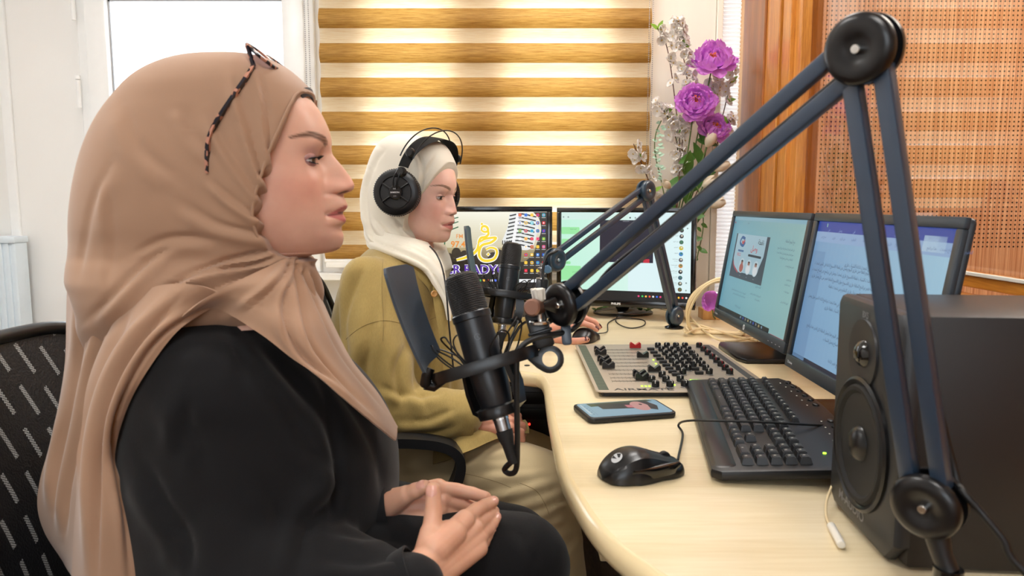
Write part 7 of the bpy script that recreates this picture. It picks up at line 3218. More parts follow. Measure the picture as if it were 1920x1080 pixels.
# front tail falling over the chest to a point
frontrows = [
    [(312, 620, .765), (385, 560, .76), (470, 515, .775), (548, 482, .835), (566, 490, .875)],
    [(395, 579, .785), (445, 556, .765), (512, 530, .775), (560, 508, .84), (586, 520, .885)],
    [(480, 621, .755), (520, 600, .755), (556, 580, .785), (590, 560, .84), (606, 566, .895)],
    [(560, 683, .75), (584, 665, .76), (602, 640, .785), (618, 615, .84), (630, 618, .895)],
    [(640, 747, .755), (648, 728, .77), (652, 706, .80), (655, 680, .85), (662, 678, .895)],
    [(700, 792, .79), (704, 780, .80), (706, 764, .82), (706, 744, .855), (710, 738, .89)],
    [(742, 826, .83), (744, 820, .835), (745, 812, .845), (745, 804, .855), (746, 800, .865)]]
crF = fold_field([([(545, 480), (520, 530), (450, 590)], 10, .006), ([(552, 485), (560, 560), (590, 660), (690, 770)], 12, .006), ([(556, 488), (530, 580), (560, 660), (640, 735)], 11, .006), ([(560, 495), (600, 590), (640, 670), (720, 770)], 9, .004)])
bm = cloth([[T3(a) for a in r] for r in frontrows], field=crF)
obj('headscarf_front_tail', bm, M['hijab_tan'], hjo)
# near strand hanging behind the sleeve, to the bottom of the frame
drows = [
    [(235, 560, .81), (300, 535, .78), (370, 535, .765), (430, 558, .78)],
    [(212, 610, .80), (262, 590, .765), (330, 578, .762), (396, 578, .785)],
    [(190, 665, .80), (228, 655, .755), (276, 640, .745), (332, 622, .76)],
    [(172, 725, .795), (200, 720, .755), (236, 712, .74), (272, 702, .745)],
    [(160, 785, .79), (182, 783, .755), (210, 778, .745), (236, 772, .755)],
    [(150, 850, .785), (170, 850, .755), (194, 850, .75), (217, 845, .765)],
    [(145, 910, .78), (168, 910, .75), (198, 908, .745), (226, 900, .76)],
    [(139, 980, .78), (168, 980, .745), (208, 978, .74), (249, 965, .755)],
    [(135, 1060, .78), (168, 1062, .745), (212, 1060, .74), (256, 1050, .75)],
    [(130, 1150, .78), (166, 1150, .745), (212, 1150, .74), (257, 1150, .75)]]
crD = fold_field([([(330, 560), (250, 650), (200, 750), (180, 860), (176, 1080)], 14, .008), ([(390, 570), (300, 630), (240, 720), (208, 830), (230, 960), (240, 1080)], 10, .005), ([(240, 590), (190, 700), (160, 800), (150, 900)], 10, .006)])
bm = cloth([[T3(a) for a in r] for r in drows], field=crD)
obj('headscarf_side_tail', bm, M['hijab_tan'], hjo)
erows = [
    [(126, 520, .90), (150, 520, .85), (190, 520, .82), (240, 540, .80)],
    [(124, 600, .90), (146, 600, .85), (184, 600, .82), (225, 610, .80)],
    [(122, 680, .90), (142, 682, .86), (166, 682, .83), (192, 680, .81)],
    [(112, 760, .89), (130, 762, .86), (150, 762, .835), (170, 760, .81)],
    [(96, 830, .88), (118, 835, .86), (140, 838, .835), (160, 838, .81)],
    [(76, 895, .88), (100, 905, .86), (128, 912, .835), (152, 915, .81)],
    [(70, 950, .88), (95, 965, .86), (122, 975, .835), (146, 985, .81)],
    [(84, 1000, .88), (104, 1018, .86), (126, 1035, .835), (142, 1050, .81)],
    [(116, 1050, .88), (124, 1065, .86), (134, 1080, .835), (142, 1095, .81)]]
crE = fold_field([([(150, 540), (150, 640), (130, 760), (105, 880), (100, 960)], 10, .006), ([(200, 580), (170, 700), (150, 800), (125, 920), (120, 1000)], 9, .006)])
bm = cloth([[T3(a) for a in r] for r in erows], field=crE)
obj('headscarf_back_tail', bm, M['hijab_tan'], hjo)

# --- glasses pushed up on the headscarf
m, nt, N, L, b = mk('tortoiseshell acetate')
tc = N.new('ShaderNodeTexCoord'); vo = N.new('ShaderNodeTexVoronoi'); vo.inputs['Scale'].default_value = 210
mp = N.new('ShaderNodeMapping'); mp.inputs['Scale'].default_value = (1, 1, 0.8); L.new(tc.outputs['Object'], mp.inputs[0]); L.new(mp.outputs[0], vo.inputs['Vector'])
sp_ = N.new('ShaderNodeSeparateColor'); L.new(vo.outputs['Color'], sp_.inputs[0])
cr = N.new('ShaderNodeValToRGB'); cr.color_ramp.interpolation = 'CONSTANT'
cr.color_ramp.elements[0].color = lin((22, 18, 30)); cr.color_ramp.elements[1].position = 0.62; cr.color_ramp.elements[1].color = lin((190, 134, 112))
L.new(sp_.outputs[0], cr.inputs[0]); L.new(cr.outputs[0], b.inputs['Base Color']); b.inputs['Roughness'].default_value = 0.2
M['tortoise'] = m
M['lens'] = glass_mat('spectacle lens', (0.75, 0.7, 0.78))
G = thing('eyeglasses', 'tortoiseshell glasses pushed up on the crown of the tan headscarf', 'glasses', P(490, 130, 0.86))
for s in (-1, 1):
    bm = NB()
    # temple follows the scarf: hinge near the crown, tip curling down behind the temple of the head
    px_pts = [(476, 124, .818), (462, 146, .806), (440, 178, .797), (415, 215, .791), (400, 240, .788), (391, 268, .787), (389, 296, .787), (390, 324, .789)]
    pts = []
    for x, y, d in px_pts:
        p = P(x, y, d)
        if s > 0: p = V((p.x + 0.0, 2 * TA - p.y, p.z))
        pts.append(p)
    sweep(bm, catmull(pts, 8), 1.0, section=[(-0.0016, -0.0036), (0.0016, -0.0036), (0.0016, 0.0036), (-0.0016, 0.0036)], up=(0, 1, 0))
    obj('temple', bm, M['tortoise'], G)
lens_c = []
hing = P(478, 118, .82)
for s in (-1, 1):
    c = V((P(502, 117, .86).x, TA + 0.033 * s, P(502, 112, .86).z))
    # lens plane leans: runs from upper-left to lower-right in the photo
    a = (P(525, 134, .86) - P(478, 94, .86)); a.y = 0; a.normalize()
    lat = V((0, 1, 0))
    nrm = a.cross(lat).normalized()
    ring = []
    for k in range(36):
        th = 2 * PI * k / 36
        u_ = math.copysign(abs(math.cos(th)) ** 0.8, math.cos(th)) * 0.0265
        v_ = math.copysign(abs(math.sin(th)) ** 0.8, math.sin(th)) * 0.0195
        ring.append(c + lat * u_ + a * v_)
    bm = NB(); sweep(bm, ring, 0.0021, n=8, closed=True)
    fr_ = obj('rim', bm, M['tortoise'], G)
    bm = NB(); vs = [bm.verts.new(p) for p in ring]; bm.faces.new(vs)
    bmesh.ops.solidify(bm, geom=list(bm.faces), thickness=0.0015)
    obj('lens', bm, M['lens'], G)
    bm = NB(); sweep(bm, [c + lat * (0.0265 * s) - a * 0.012, P(476, 124, .818) if s < 0 else V((P(476, 124, .818).x, 2 * TA - .818, P(476, 124, .818).z))], 0.0026, n=8)
    obj('hinge', bm, M['tortoise'], G)
bm = NB(); sweep(bm, catmull([V((P(502, 117, .86).x, TA - 0.008, P(502, 112, .86).z)) - a * 0.004, V((P(502, 117, .86).x, TA, P(502, 112, .86).z)) - a * 0.007, V((P(502, 117, .86).x, TA + 0.008, P(502, 112, .86).z)) - a * 0.004], 6), 0.0018, n=8)
obj('bridge', bm, M['tortoise'], G)
# ================================================================ far woman: ivory headscarf, olive shirt, headphones
TB = 1.62
KB = TB / F
WB = thing('person', 'woman in an ivory headscarf, olive shirt and headphones, hand on a mouse', 'person', (-0.25, 1.6, 0))
yawB = R(-23)
SCB = 0.915
RB = Matrix.Rotation(yawB, 4, 'Z') @ Matrix.Rotation(R(12), 4, 'Y')
# origin so that the nose tip lands where the photograph has it
noseL = V(((520 + (661 - 520) * 0.96 - 520) * KX * SCB, 0, (303 - 348) * KX * SCB))
OB = P(859, 399, TB - 0.028) - RB.to_3x3() @ noseL
FB = Matrix.Translation(OB) @ RB
SKIN_B = (238, 196, 180)
SKB = lin(SKIN_B)
hv, hf, hc = make_head(FB, SCB, 0.66, SKIN_B, (214, 136, 130), (116, 86, 66), 0.0045)

# hands
lh = []
w0 = P(965, 618, 1.84)
w1_ = P(1012, 622, 1.83)
KN = {'i': P(1072, 612, 1.80), 'm': P(1078, 604, 1.815), 'r': P(1078, 600, 1.835), 'l': P(1072, 599, 1.855)}
lh.append(('c', w0, w1_, 0.027, 0.023))
for kk, ra, rb in (('i', .016, .011), ('m', .017, .011), ('r', .016, .0105), ('l', .015, .0095)):
    lh.append(('c', w1_ + (KN[kk] - KN['m']) * 0.35 + V((0.01, 0, 0)), KN[kk], ra, rb))
FL = {'i': [KN['i'], P(1093, 606, 1.79), P(1109, 611, 1.785), P(1119, 618, 1.782)],
      'm': [KN['m'], P(1097, 597, 1.81), P(1114, 603, 1.81), P(1124, 613, 1.81)],
      'r': [KN['r'], P(1096, 595, 1.845), P(1110, 603, 1.85), P(1117, 612, 1.85)],
      'l': [KN['l'], P(1086, 598, 1.87), P(1098, 605, 1.878), P(1103, 612, 1.88)]}
for kk, ra, rb in (('i', .0088, .0064), ('m', .009, .0066), ('r', .0086, .0062), ('l', .0076, .0056)):
    lh += finger(FL[kk], ra, rb)
THB = [P(1035, 634, 1.79), P(1062, 640, 1.765), P(1082, 640, 1.757), P(1100, 637, 1.755)]
lh += [('c', w1_ + V((0, -0.01, 0)), THB[0], 0.018, 0.0125)] + finger(THB, 0.0115, 0.0078)
h1 = hand(lh, 0.0015, 4)
# right hand resting curled on the lap
rh = []
v0 = P(868, 775, 1.42)
v1 = P(908, 790, 1.425)
rh.append(('c', v0, v1, 0.029, 0.024))
KR = {'i': P(950, 778, 1.46), 'm': P(956, 790, 1.445), 'r': P(956, 802, 1.43), 'l': P(950, 813, 1.415)}
for kk, ra, rb in (('i', .016, .0115), ('m', .017, .0115), ('r', .016, .011), ('l', .015, .010)):
    rh.append(('c', v1 + (KR[kk] - KR['m']) * 0.35, KR[kk], ra, rb))
FR = {'i': [KR['i'], P(972, 787, 1.475), P(976, 802, 1.48), P(968, 812, 1.475)],
      'm': [KR['m'], P(979, 798, 1.46), P(981, 814, 1.463), P(972, 822, 1.46)],
      'r': [KR['r'], P(977, 810, 1.44), P(979, 824, 1.443), P(970, 831, 1.44)],
      'l': [KR['l'], P(968, 822, 1.42), P(970, 833, 1.423), P(962, 838, 1.42)]}
for kk, ra, rb in (('i', .0088, .0068), ('m', .009, .007), ('r', .0086, .0066), ('l', .0078, .006)):
    rh += finger(FR[kk], ra, rb)
rh += finger([P(925, 776, 1.45), P(945, 768, 1.475), P(960, 772, 1.49), P(972, 780, 1.495)], 0.0125, 0.008)
h2 = hand(rh, 0.0016, 4)

bm = NB()
nk = OB + V((-0.03, 0, -0.13))
pelv = V((-0.36, 1.6, 0.59))
capsule(bm, nk, nk + V((-0.02, 0, -0.05)), 0.045, 0.05)
capsule(bm, nk + V((-0.03, 0, -0.1)), pelv, 0.085, 0.12)
elR, elL = P(745, 790, 1.44), P(880, 655, 1.83)
for s, el, hp in ((-1, elR, v0), (1, elL, w0)):
    sh = nk + V((-0.03, 0.11 * s, -0.1))
    capsule(bm, nk + V((-0.02, 0, -0.08)), sh, 0.05, 0.04)
    capsule(bm, sh, el, 0.036, 0.032)
    capsule(bm, el, hp, 0.034, 0.026)
    kn = P(1018, 905, 1.44) if s < 0 else P(1000, 860, 1.72)
    capsule(bm, pelv + V((0, 0.08 * s, 0)), kn, 0.07, 0.045)
    capsule(bm, kn, V((0.13, kn.y, 0.12)), 0.045, 0.032)
    capsule(bm, V((0.13, kn.y, 0.07)), V((0.27, kn.y, 0.035)), 0.036, 0.028)
tors = remesh(bm, 0.012, 3)
join_body('body', [(hv, hf, hc), me_piece(h1), me_piece(h2), me_piece(tors)], M['skin'], WB, lin((226, 166, 142)))
for kk in 'imrl':
    nail(FL[kk][2], FL[kk][3], V((0.3, -0.3, 0.9)), 0.0062, M['nail_dark'], WB, 0.013)
nail(THB[2], THB[3], V((0.1, -0.75, 0.6)), 0.0072, M['nail_dark'], WB, 0.014)
for s in (-1, 1):
    make_eye(WB, FB, SCB, (0.0412 * SCB, 0.0310 * SCB * s, -0.0005), (1, 0.02 * s, -0.12), SKIN_B, (214, 168, 152), s, 0.95, 0.75)
bm = NB()   # ring on the lap hand
c = KR['i'].lerp(FR['i'][1], 0.45)
Mr = Matrix.Translation(c) @ frame(FR['i'][1] - KR['i']).to_4x4()
lathe(bm, [(0.0094, -0.0014), (0.0103, 0), (0.0094, 0.0014)], Mr, 24)
tag(obj('finger_ring', bm, M['chrome']), 'silver ring on the lap hand of the woman in the olive shirt', 'ring')

# trousers
bm = NB()
for s in (-1, 1):
    kn = P(1012, 912, 1.42) if s < 0 else P(1000, 868, 1.72)
    hp = pelv + V((0.0, 0.085 * s, 0.02))
    capsule(bm, hp, kn, 0.1, 0.076)
    capsule(bm, kn, V((0.12, kn.y - 0.02, 0.08)), 0.074, 0.062)
ellip(bm, pelv, (0.15, 0.19, 0.12))
tr = mesh_to_bm(remesh(bm, 0.005, 10))
cr_ = fold_field([([(845, 880), (910, 850), (970, 835)], 9, .006), ([(850, 905), (930, 885), (1020, 880)], 10, .006), ([(880, 930), (960, 915), (1050, 890)], 9, .008), ([(900, 960), (980, 940), (1060, 915)], 9, .008),
                  ([(958, 968), (1000, 962), (1040, 945), (1080, 925)], 8, .010), ([(970, 985), (1020, 980), (1070, 955)], 8, .007), ([(990, 1010), (1040, 1000), (1085, 975)], 9, .006), ([(1020, 1060), (1060, 1030), (1095, 990)], 10, .006), ([(880, 860), (930, 865), (1000, 870)], 8, .004)])
displace(tr, cr_, nz=wrinkle(10, 0.0025, 4), amp=0.75, smooth_n=8)
obj('trousers', tr, M['trousers_beige'], WB)
for s in (-1, 1):
    kn = P(1012, 912, 1.42) if s < 0 else P(1000, 868, 1.72)
    b2 = NB()
    capsule(b2, (0.11, kn.y - 0.02, 0.045), (0.27, kn.y - 0.02, 0.035), 0.042, 0.034)
    for v in b2.verts: v.co.z = max(0.003, v.co.z)
    obj('shoe', b2, M['black'], WB)

# shirt
YS = 1.62


def rowS(py, pb, pf, B, yc=0.0):
    a, b_ = P(pb, py, YS), P(pf, py, YS)
    return (a.z, a.x, b_.x, (a.x + b_.x) / 2, B, yc)


tabS = [rowS(455, 712, 770, .05), rowS(464, 694, 790, .075), rowS(476, 680, 803, .11), rowS(495, 664, 818, .15), rowS(520, 650, 833, .175), rowS(555, 638, 848, .185), rowS(600, 630, 862, .188), rowS(650, 630, 872, .18), rowS(700, 640, 878, .17), rowS(750, 655, 882, .165), rowS(800, 662, 884, .17), rowS(850, 664, 884, .18), rowS(890, 668, 876, .18)]
bm = shell(Matrix.Translation((0, YS, 0)), tabS, None, e=0.95, nR=80, nC=90)
capsule(bm, P(690, 532, 1.49), P(700, 650, 1.44), 0.058, 0.066)
capsule(bm, P(700, 650, 1.44), P(738, 775, 1.42), 0.066, 0.06)
capsule(bm, P(738, 775, 1.42), P(862, 775, 1.405), 0.058, 0.05)
capsule(bm, P(770, 520, 1.76), P(868, 650, 1.83), 0.055, 0.055)
capsule(bm, P(868, 650, 1.83), P(990, 620, 1.84), 0.05, 0.036)
sb = mesh_to_bm(remesh(bm, 0.005, 12, 0.55))
crS = [([(690, 480), (660, 540), (640, 610), (650, 700)], 12, .010), ([(700, 560), (690, 640), (680, 700), (700, 760)], 14, .010), ([(735, 500), (722, 560), (720, 640)], 8, .005),
       ([(760, 640), (740, 700), (752, 760)], 12, .009), ([(780, 650), (775, 720), (800, 770)], 12, .009), ([(700, 720), (760, 745), (830, 740)], 10, .008), ([(740, 790), (800, 790), (850, 770)], 9, .010), ([(760, 815), (820, 812), (860, 800)], 8, .008), ([(690, 740), (720, 790), (760, 830)], 10, .009), ([(850, 650), (845, 720), (850, 790)], 10, .006), ([(800, 560), (810, 640), (800, 700)], 12, .006), ([(905, 640), (940, 620), (980, 612)], 7, .005)]
displace(sb, fold_field([(p_, w_ * 1.2, h_ * 0.6) for p_, w_, h_ in crS]), nz=wrinkle(9, 0.0035, 6))
sho = obj('shirt', sb, M['shirt_olive'], WB)
# cuff, collar, placket and the button
bm = NB()
cd = (P(890, 778, 1.41) - P(840, 775, 1.405)).normalized()
Mc = Matrix.Translation(P(878, 778, 1.412)) @ frame(cd).to_4x4()
lathe(bm, [(0.03, -0.045), (0.051, -0.04), (0.054, -0.01), (0.052, 0.012), (0.048, 0.014), (0.046, 0.008), (0.044, -0.02)], Mc, 40, sy=0.95)
displace(bm, lambda a, b_: 0, nz=wrinkle(22, 0.003, 9))
obj('cuff', bm, M['shirt_olive'], sho)
collar = [[P(*a) for a in r_] for r_ in (
    [(745, 470, 1.53), (770, 478, 1.52), (798, 492, 1.51), (820, 505, 1.52)],
    [(748, 482, 1.515), (772, 496, 1.50), (800, 515, 1.495), (822, 530, 1.50)],
    [(752, 492, 1.51), (776, 512, 1.495), (802, 540, 1.49), (815, 565, 1.50)])]
bm = cloth(collar, thick=0.003)
obj('collar', bm, M['shirt_olive'], sho)
placket = [[P(*a) for a in r_] for r_ in (
    [(812, 520, 1.50), (822, 515, 1.50), (834, 512, 1.515)],
    [(812, 560, 1.475), (824, 556, 1.475), (838, 550, 1.50)],
    [(822, 620, 1.455), (836, 615, 1.455), (850, 610, 1.48)],
    [(832, 700, 1.445), (848, 696, 1.445), (862, 690, 1.47)])]
bm = cloth(placket, thick=0.003)
obj('placket', bm, M['shirt_olive'], sho)
bm = NB()
c = P(814, 551, 1.47)
lathe(bm, [(0, 0), (0.0065, 0), (0.007, 0.0015), (0.0055, 0.0028), (0.003, 0.002), (0, 0.002)], Matrix.Translation(c) @ frame((V((0, 0, CAM_Z)) - c + V((0.3, 0, 0)))).to_4x4(), 24)
obj('button', bm, M['wood_pale'], sho)
# shirt tail lying over the thighs
hem = [[P(*a) for a in r_] for r_ in (
    [(800, 815, 1.45), (830, 812, 1.42), (870, 800, 1.40), (930, 792, 1.45), (985, 786, 1.50)],
    [(802, 845, 1.41), (835, 838, 1.37), (880, 822, 1.365), (935, 805, 1.42), (990, 795, 1.48)],
    [(808, 872, 1.39), (838, 862, 1.345), (880, 845, 1.345), (940, 820, 1.405), (992, 812, 1.46)])]
bm = cloth(hem, thick=0.003, wav=wrinkle(14, 0.004, 2))
obj('shirt_tail', bm, M['shirt_olive'], sho)

from mathutils.bvhtree import BVHTree


def seam(target, pts, name='seam', r=0.0005, mat=None):
    """raised stitch line lying on the cloth"""
    vs = [target.matrix_world @ v.co for v in target.data.vertices] if False else [wm(target) @ v.co for v in target.data.vertices]
    bv = BVHTree.FromPolygons(vs, [tuple(p.vertices) for p in target.data.polygons])
    q = catmull([V((x, y, 0)) for x, y in pts], 8)
    out = []
    for a in q:
        d = ray(a.x, a.y).normalized()
        h = bv.ray_cast(V((0, 0, CAM_Z)), d)
        if h[0] is not None:
            out.append(h[0] - d * r * 0.4)
    if len(out) > 3:
        bm = NB(); sweep(bm, out, r, n=6)
        obj(name, bm, mat, target)


M['seam_olive'] = cloth_mat('olive stitching', (132, 112, 64), 0.8)
M['seam_beige'] = cloth_mat('beige stitching', (150, 128, 92), 0.8)
seam(sho, [(718, 486), (716, 540), (719, 600), (718, 640)], mat=M['seam_olive'])
seam(sho, [(648, 636), (680, 612), (719, 601), (760, 608)], mat=M['seam_olive'])
seam(sho, [(640, 668), (672, 700), (690, 740)], mat=M['seam_olive'])
seam(sho, [(805, 600), (830, 590), (850, 588)], mat=M['seam_olive'])
tro = [o for o in WB.children if o.name.startswith('trousers')][0]
seam(tro, [(848, 884), (890, 892), (930, 903), (958, 914)], mat=M['seam_beige'])
seam(tro, [(975, 905), (1005, 920), (1022, 945), (1030, 965)], mat=M['seam_beige'])

# headscarf in the head's own frame
tabHB = [(.117, -.075, -.02, -.045, .014, 0), (.113, -.098, .003, -.04, .038, 0), (.104, -.116, .019, -.04, .055, 0), (.090, -.132, .032, -.04, .066, 0), (.068, -.145, .0475, -.035, .070, 0), (.035, -.155, .062, -.03, .0725, 0), (.0, -.160, .064, -.03, .0745, 0), (-.03, -.160, .066, -.035, .076, 0),
         (-.06, -.156, .070, -.04, .077, 0), (-.085, -.150, .072, -.045, .080, 0), (-.102, -.138, .056, -.04, .082, 0), (-.118, -.128, .055, -.035, .088, 0), (-.135, -.108, .066, -.02, .092, 0), (-.155, -.075, .076, -.005, .088, 0), (-.175, -.04, .076, .01, .066, 0)]
cB = [(-.12, 1.), (-.079, .120), (-.0765, .042), (-.062, .041), (-.045, .036), (-.02, .026), (.0, .016), (.02, .006), (.045, -.003), (.066, -.006), (.088, 0), (.104, .016), (.115, .04), (.127, .2), (.15, 1)]
cutB = lambda z: interp(cB, -z)[0]
hb = shell(FB, tabHB, cutB, e=0.9, nR=190, nC=220)
crB = [([(775, 275), (790, 310), (788, 350), (775, 390)], 7, .004), ([(820, 285), (800, 320), (785, 350), (778, 380)], 6, .0035), ([(700, 310), (685, 360), (690, 420), (710, 460)], 8, .004), ([(672, 340), (672, 400), (690, 450), (740, 475)], 7, .004), ([(700, 410), (725, 440), (770, 465), (800, 470)], 7, .006), ([(690, 440), (730, 465), (780, 480), (815, 490)], 6, .006), ([(770, 420), (780, 445), (800, 462), (815, 475)], 5, .004), ([(720, 280), (705, 300), (698, 320)], 8, .003), ([(690, 300), (668, 370), (678, 450)], 9, .003), ([(740, 410), (765, 440), (795, 458)], 5, .004)]
displace(hb, fold_field(crB), nz=wrinkle(11, 0.0016, 8))
hbo = obj('headscarf', hb, M['hijab_white'], WB)
fr = [[P(*a) for a in r_] for r_ in (
    [(690, 432, 1.62), (708, 432, 1.585), (742, 440, 1.56), (780, 448, 1.555), (802, 454, 1.58)],
    [(690, 464, 1.585), (716, 470, 1.535), (752, 474, 1.505), (790, 474, 1.51), (818, 474, 1.545)],
    [(735, 480, 1.52), (758, 490, 1.50), (785, 496, 1.485), (808, 494, 1.495), (828, 490, 1.53)],
    [(790, 503, 1.495), (802, 510, 1.482), (816, 514, 1.478), (826, 514, 1.49), (836, 515, 1.52)],
    [(815, 535, 1.475), (822, 538, 1.468), (830, 540, 1.466), (836, 540, 1.475), (842, 541, 1.50)],
    [(830, 565, 1.46), (835, 568, 1.456), (839, 570, 1.455), (843, 570, 1.462), (846, 570, 1.48)],
    [(838, 600, 1.45), (840, 601, 1.448), (842, 602, 1.448), (844, 602, 1.452), (846, 601, 1.46)])]
crT = fold_field([([(690, 450), (740, 470), (800, 500), (835, 560)], 6, .005), ([(720, 450), (770, 466), (815, 495), (842, 550)], 5, .005), ([(770, 455), (800, 470), (825, 500), (845, 550)], 5, .004)])
bm = cloth(fr, field=crT)
obj('headscarf_front_tail', bm, M['hijab_white'], hbo)

# ---------------------------------------------------------------- headphones worn over the scarf
HPh = thing('headphones', 'large black studio headphones worn over the ivory headscarf', 'headphones', OB)
upc = FB.to_3x3()
cupc = P(742, 361, 1.526)
axn = (V((-0.10, -1, 0.02))).normalized()        # outward from the near ear
for s in (-1, 1):
    if s < 0:
        c, ax = cupc, axn
    else:
        mid = OB + upc @ V((-0.02, 0, -0.005))
        lt = upc @ V((0, 1, 0))
        c = cupc + lt * (2 * abs((cupc - OB).dot(lt)))
        ax = (-axn + 2 * lt * lt.dot(axn)).normalized() * 1.0
        ax = (axn - 2 * lt * lt.dot(axn)).normalized()
    Mc = Matrix.Translation(c) @ frame(ax).to_4x4()
    bm = NB(); lathe(bm, [(0.030, -0.034), (0.043, -0.034), (0.0475, -0.028), (0.0475, -0.016), (0.044, -0.012), (0.03, -0.012)], Mc, 56); obj('ear_cushion', bm, M['rubber'], HPh)
    bm = NB()
    for k in range(64):
        a = 2 * PI * k / 64
        cyl(bm, Mc @ V((0.0488 * math.cos(a), 0.0488 * math.sin(a), -0.012)), Mc @ V((0.0488 * math.cos(a), 0.0488 * math.sin(a), -0.005)), 0.0012, n=5)
    lathe(bm, [(0.044, -0.014), (0.0485, -0.012), (0.0485, -0.004), (0.047, 0.0), (0.04, 0.003), (0.034, 0.0035), (0.0325, 0.001), (0.0, 0.001)], Mc, 64)
    cup = obj('ear_cup', bm, M['black_soft'], HPh)
    bm = NB(); lathe(bm, [(0.0, 0.001), (0.026, 0.0022), (0.0322, 0.0014)], Mc, 48); obj('vent_mesh', bm, M['vent'], cup)
    bm = NB(); lathe(bm, [(0, 0.0075), (0.012, 0.0072), (0.0145, 0.005), (0.015, 0.001)], Mc, 40); hub = obj('hub', bm, M['black_soft'], cup)
    bm = NB()
    for a in (35, 145, 215, 325):
        a = R(a)
        sweep(bm, [Mc @ V((0.014 * math.cos(a), 0.014 * math.sin(a), 0.004)), Mc @ V((0.033 * math.cos(a), 0.033 * math.sin(a), 0.0035))], 0.002, n=6)
    obj('spoke', bm, M['black_soft'], cup)
    if s < 0:
        pl = Pic()
        q = Mc.to_3x3()
        zc = q @ V((0, 0, 1))
        ux = V((0, 0, 1)).cross(zc).normalized()
        Q = Matrix((ux, zc.cross(ux), zc)).transposed().to_4x4()
        Q.translation = c + zc * 0.0078
        pl.text('SAMSON', 0, -0.0012, 0.0042, (214, 214, 216), 'c', bold=0.03, sx=1.15)
        pl.text('SR850', 0, 0.0065, 0.0028, (180, 180, 182), 'c', bold=0.02)
        pl.text('studio', 0, -0.008, 0.0026, (180, 180, 182), 'c', bold=0.02)
        pl.build('lettering', Q, M['print'], hub, step=0.00005)
    # yoke from hub to the slider block
    lc = FB.inverted() @ c
    yoke_top = V((lc.x + 0.003, lc.y - 0.002 * s, lc.z + 0.052))
    bm = NB()
    for dx in (-0.005, 0.005):
        sweep(bm, catmull([FB @ V((lc.x + dx * 0.8, lc.y + 0.006 * s, lc.z + 0.008)), FB @ V((lc.x + dx, lc.y + 0.009 * s, lc.z + 0.03)), FB @ (yoke_top + V((dx, 0.002 * s, 0)))], 6), 0.0016, n=7)
    obj('yoke', bm, M['black_soft'], HPh)
    for dz, r_ in ((-0.008, 0.0105), (0.034, 0.0098)):
        bm = NB()
        b_ = FB @ (yoke_top + V((0.004 + dz * 0.25, -dz * 0.12 * s, dz)))
        cyl(bm, b_ - (upc @ V((0, 0.006 * s, 0))), b_ + (upc @ V((0, 0.007 * s, 0))), r_, n=24, bev=0.003)
        obj('slider_block', bm, M['black_soft'], HPh)
lc = FB.inverted() @ cupc
ry = abs(lc.y) - 0.006
# padded band and the two wire arcs: half ellipses over the scarf
bm = NB()
g = []
for i in range(49):
    a = R(5) + R(170) * i / 48
    y = -math.cos(a) * (ry + 0.002)
    z = lc.z + 0.045 + math.sin(a) ** 0.9 * (0.121 - lc.z - 0.045)
    wdt = 0.012 + 0.010 * math.sin(a) ** 2
    row = []
    for q in (-1, -0.5, 0, 0.5, 1):
        row.append(bm.verts.new(FB @ V((lc.x + 0.004 + 0.014 * math.sin(a) + q * wdt, y, z + 0.001 * (1 - q * q)))))
    g.append(row)
for a_, b_ in zip(g, g[1:]):
    for j in range(4): bm.faces.new((a_[j], a_[j + 1], b_[j + 1], b_[j]))
bmesh.ops.solidify(bm, geom=list(bm.faces), thickness=0.003)
obj('headband', bm, M['rubber'], HPh)
for dx in (-0.010, 0.014):
    bm = NB()
    pts = []
    for i in range(41):
        a = R(10) + R(160) * i / 40
        pts.append(FB @ V((lc.x + 0.004 + dx * 1.3 + 0.018 * math.sin(a), -math.cos(a) * (ry + 0.004), lc.z + 0.05 + math.sin(a) ** 0.75 * (0.141 - lc.z - 0.05))))
    sweep(bm, pts, 0.0015, n=7)
    obj('wire_bow', bm, M['black_soft'], HPh)
bm = NB()
pth = [cupc + V((0.0, -0.004, -0.045)), P(752, 430, 1.50), P(790, 455, 1.49), P(812, 480, 1.485), P(826, 500, 1.475), P(833, 540, 1.462), P(836, 580, 1.45), P(842, 640, 1.44), P(850, 700, 1.44)]
pth = [P(806, 462, 1.545), P(818, 476, 1.50), P(828, 498, 1.48), P(834, 525, 1.468), P(838, 560, 1.455), P(842, 610, 1.445), P(850, 690, 1.435)]
sweep(bm, catmull(pth, 8), 0.0018, n=7)
obj('cord', bm, M['cable'], HPh)
# ================================================================ mesh office chairs
m, nt, N, L, b = mk('black chair mesh with pale stitched dashes')
uvn = N.new('ShaderNodeUVMap')
sep = N.new('ShaderNodeSeparateXYZ')
rot = N.new('ShaderNodeVectorRotate'); rot.rotation_type = 'Z_AXIS'; rot.inputs['Angle'].default_value = R(-22)
L.new(uvn.outputs[0], rot.inputs['Vector']); L.new(rot.outputs[0], sep.inputs[0])
cu = mth('DIVIDE', sep.outputs[0], 0.033)
ci = mth('FLOOR', cu)
fx = mth('FRACT', cu)
sy = mth('FRACT', mth('ADD', mth('DIVIDE', sep.outputs[1], 0.07), mth('MULTIPLY', ci, 0.37)))
dash = mth('MULTIPLY', mth('LESS_THAN', mth('ABSOLUTE', mth('SUBTRACT', fx, 0.5)), 0.10), mth('LESS_THAN', sy, 0.66))
dx = mth('LESS_THAN', mth('FRACT', mth('DIVIDE', sep.outputs[1], 0.0045)), 0.5)
dz = mth('LESS_THAN', mth('FRACT', mth('DIVIDE', sep.outputs[0], 0.0034)), 0.5)
chk = mth('ABSOLUTE', mth('SUBTRACT', dx, dz))
dots = mth('MULTIPLY', dash, chk)
vo = N.new('ShaderNodeTexVoronoi'); vo.inputs['Scale'].default_value = 420
L.new(uvn.outputs[0], vo.inputs['Vector'])
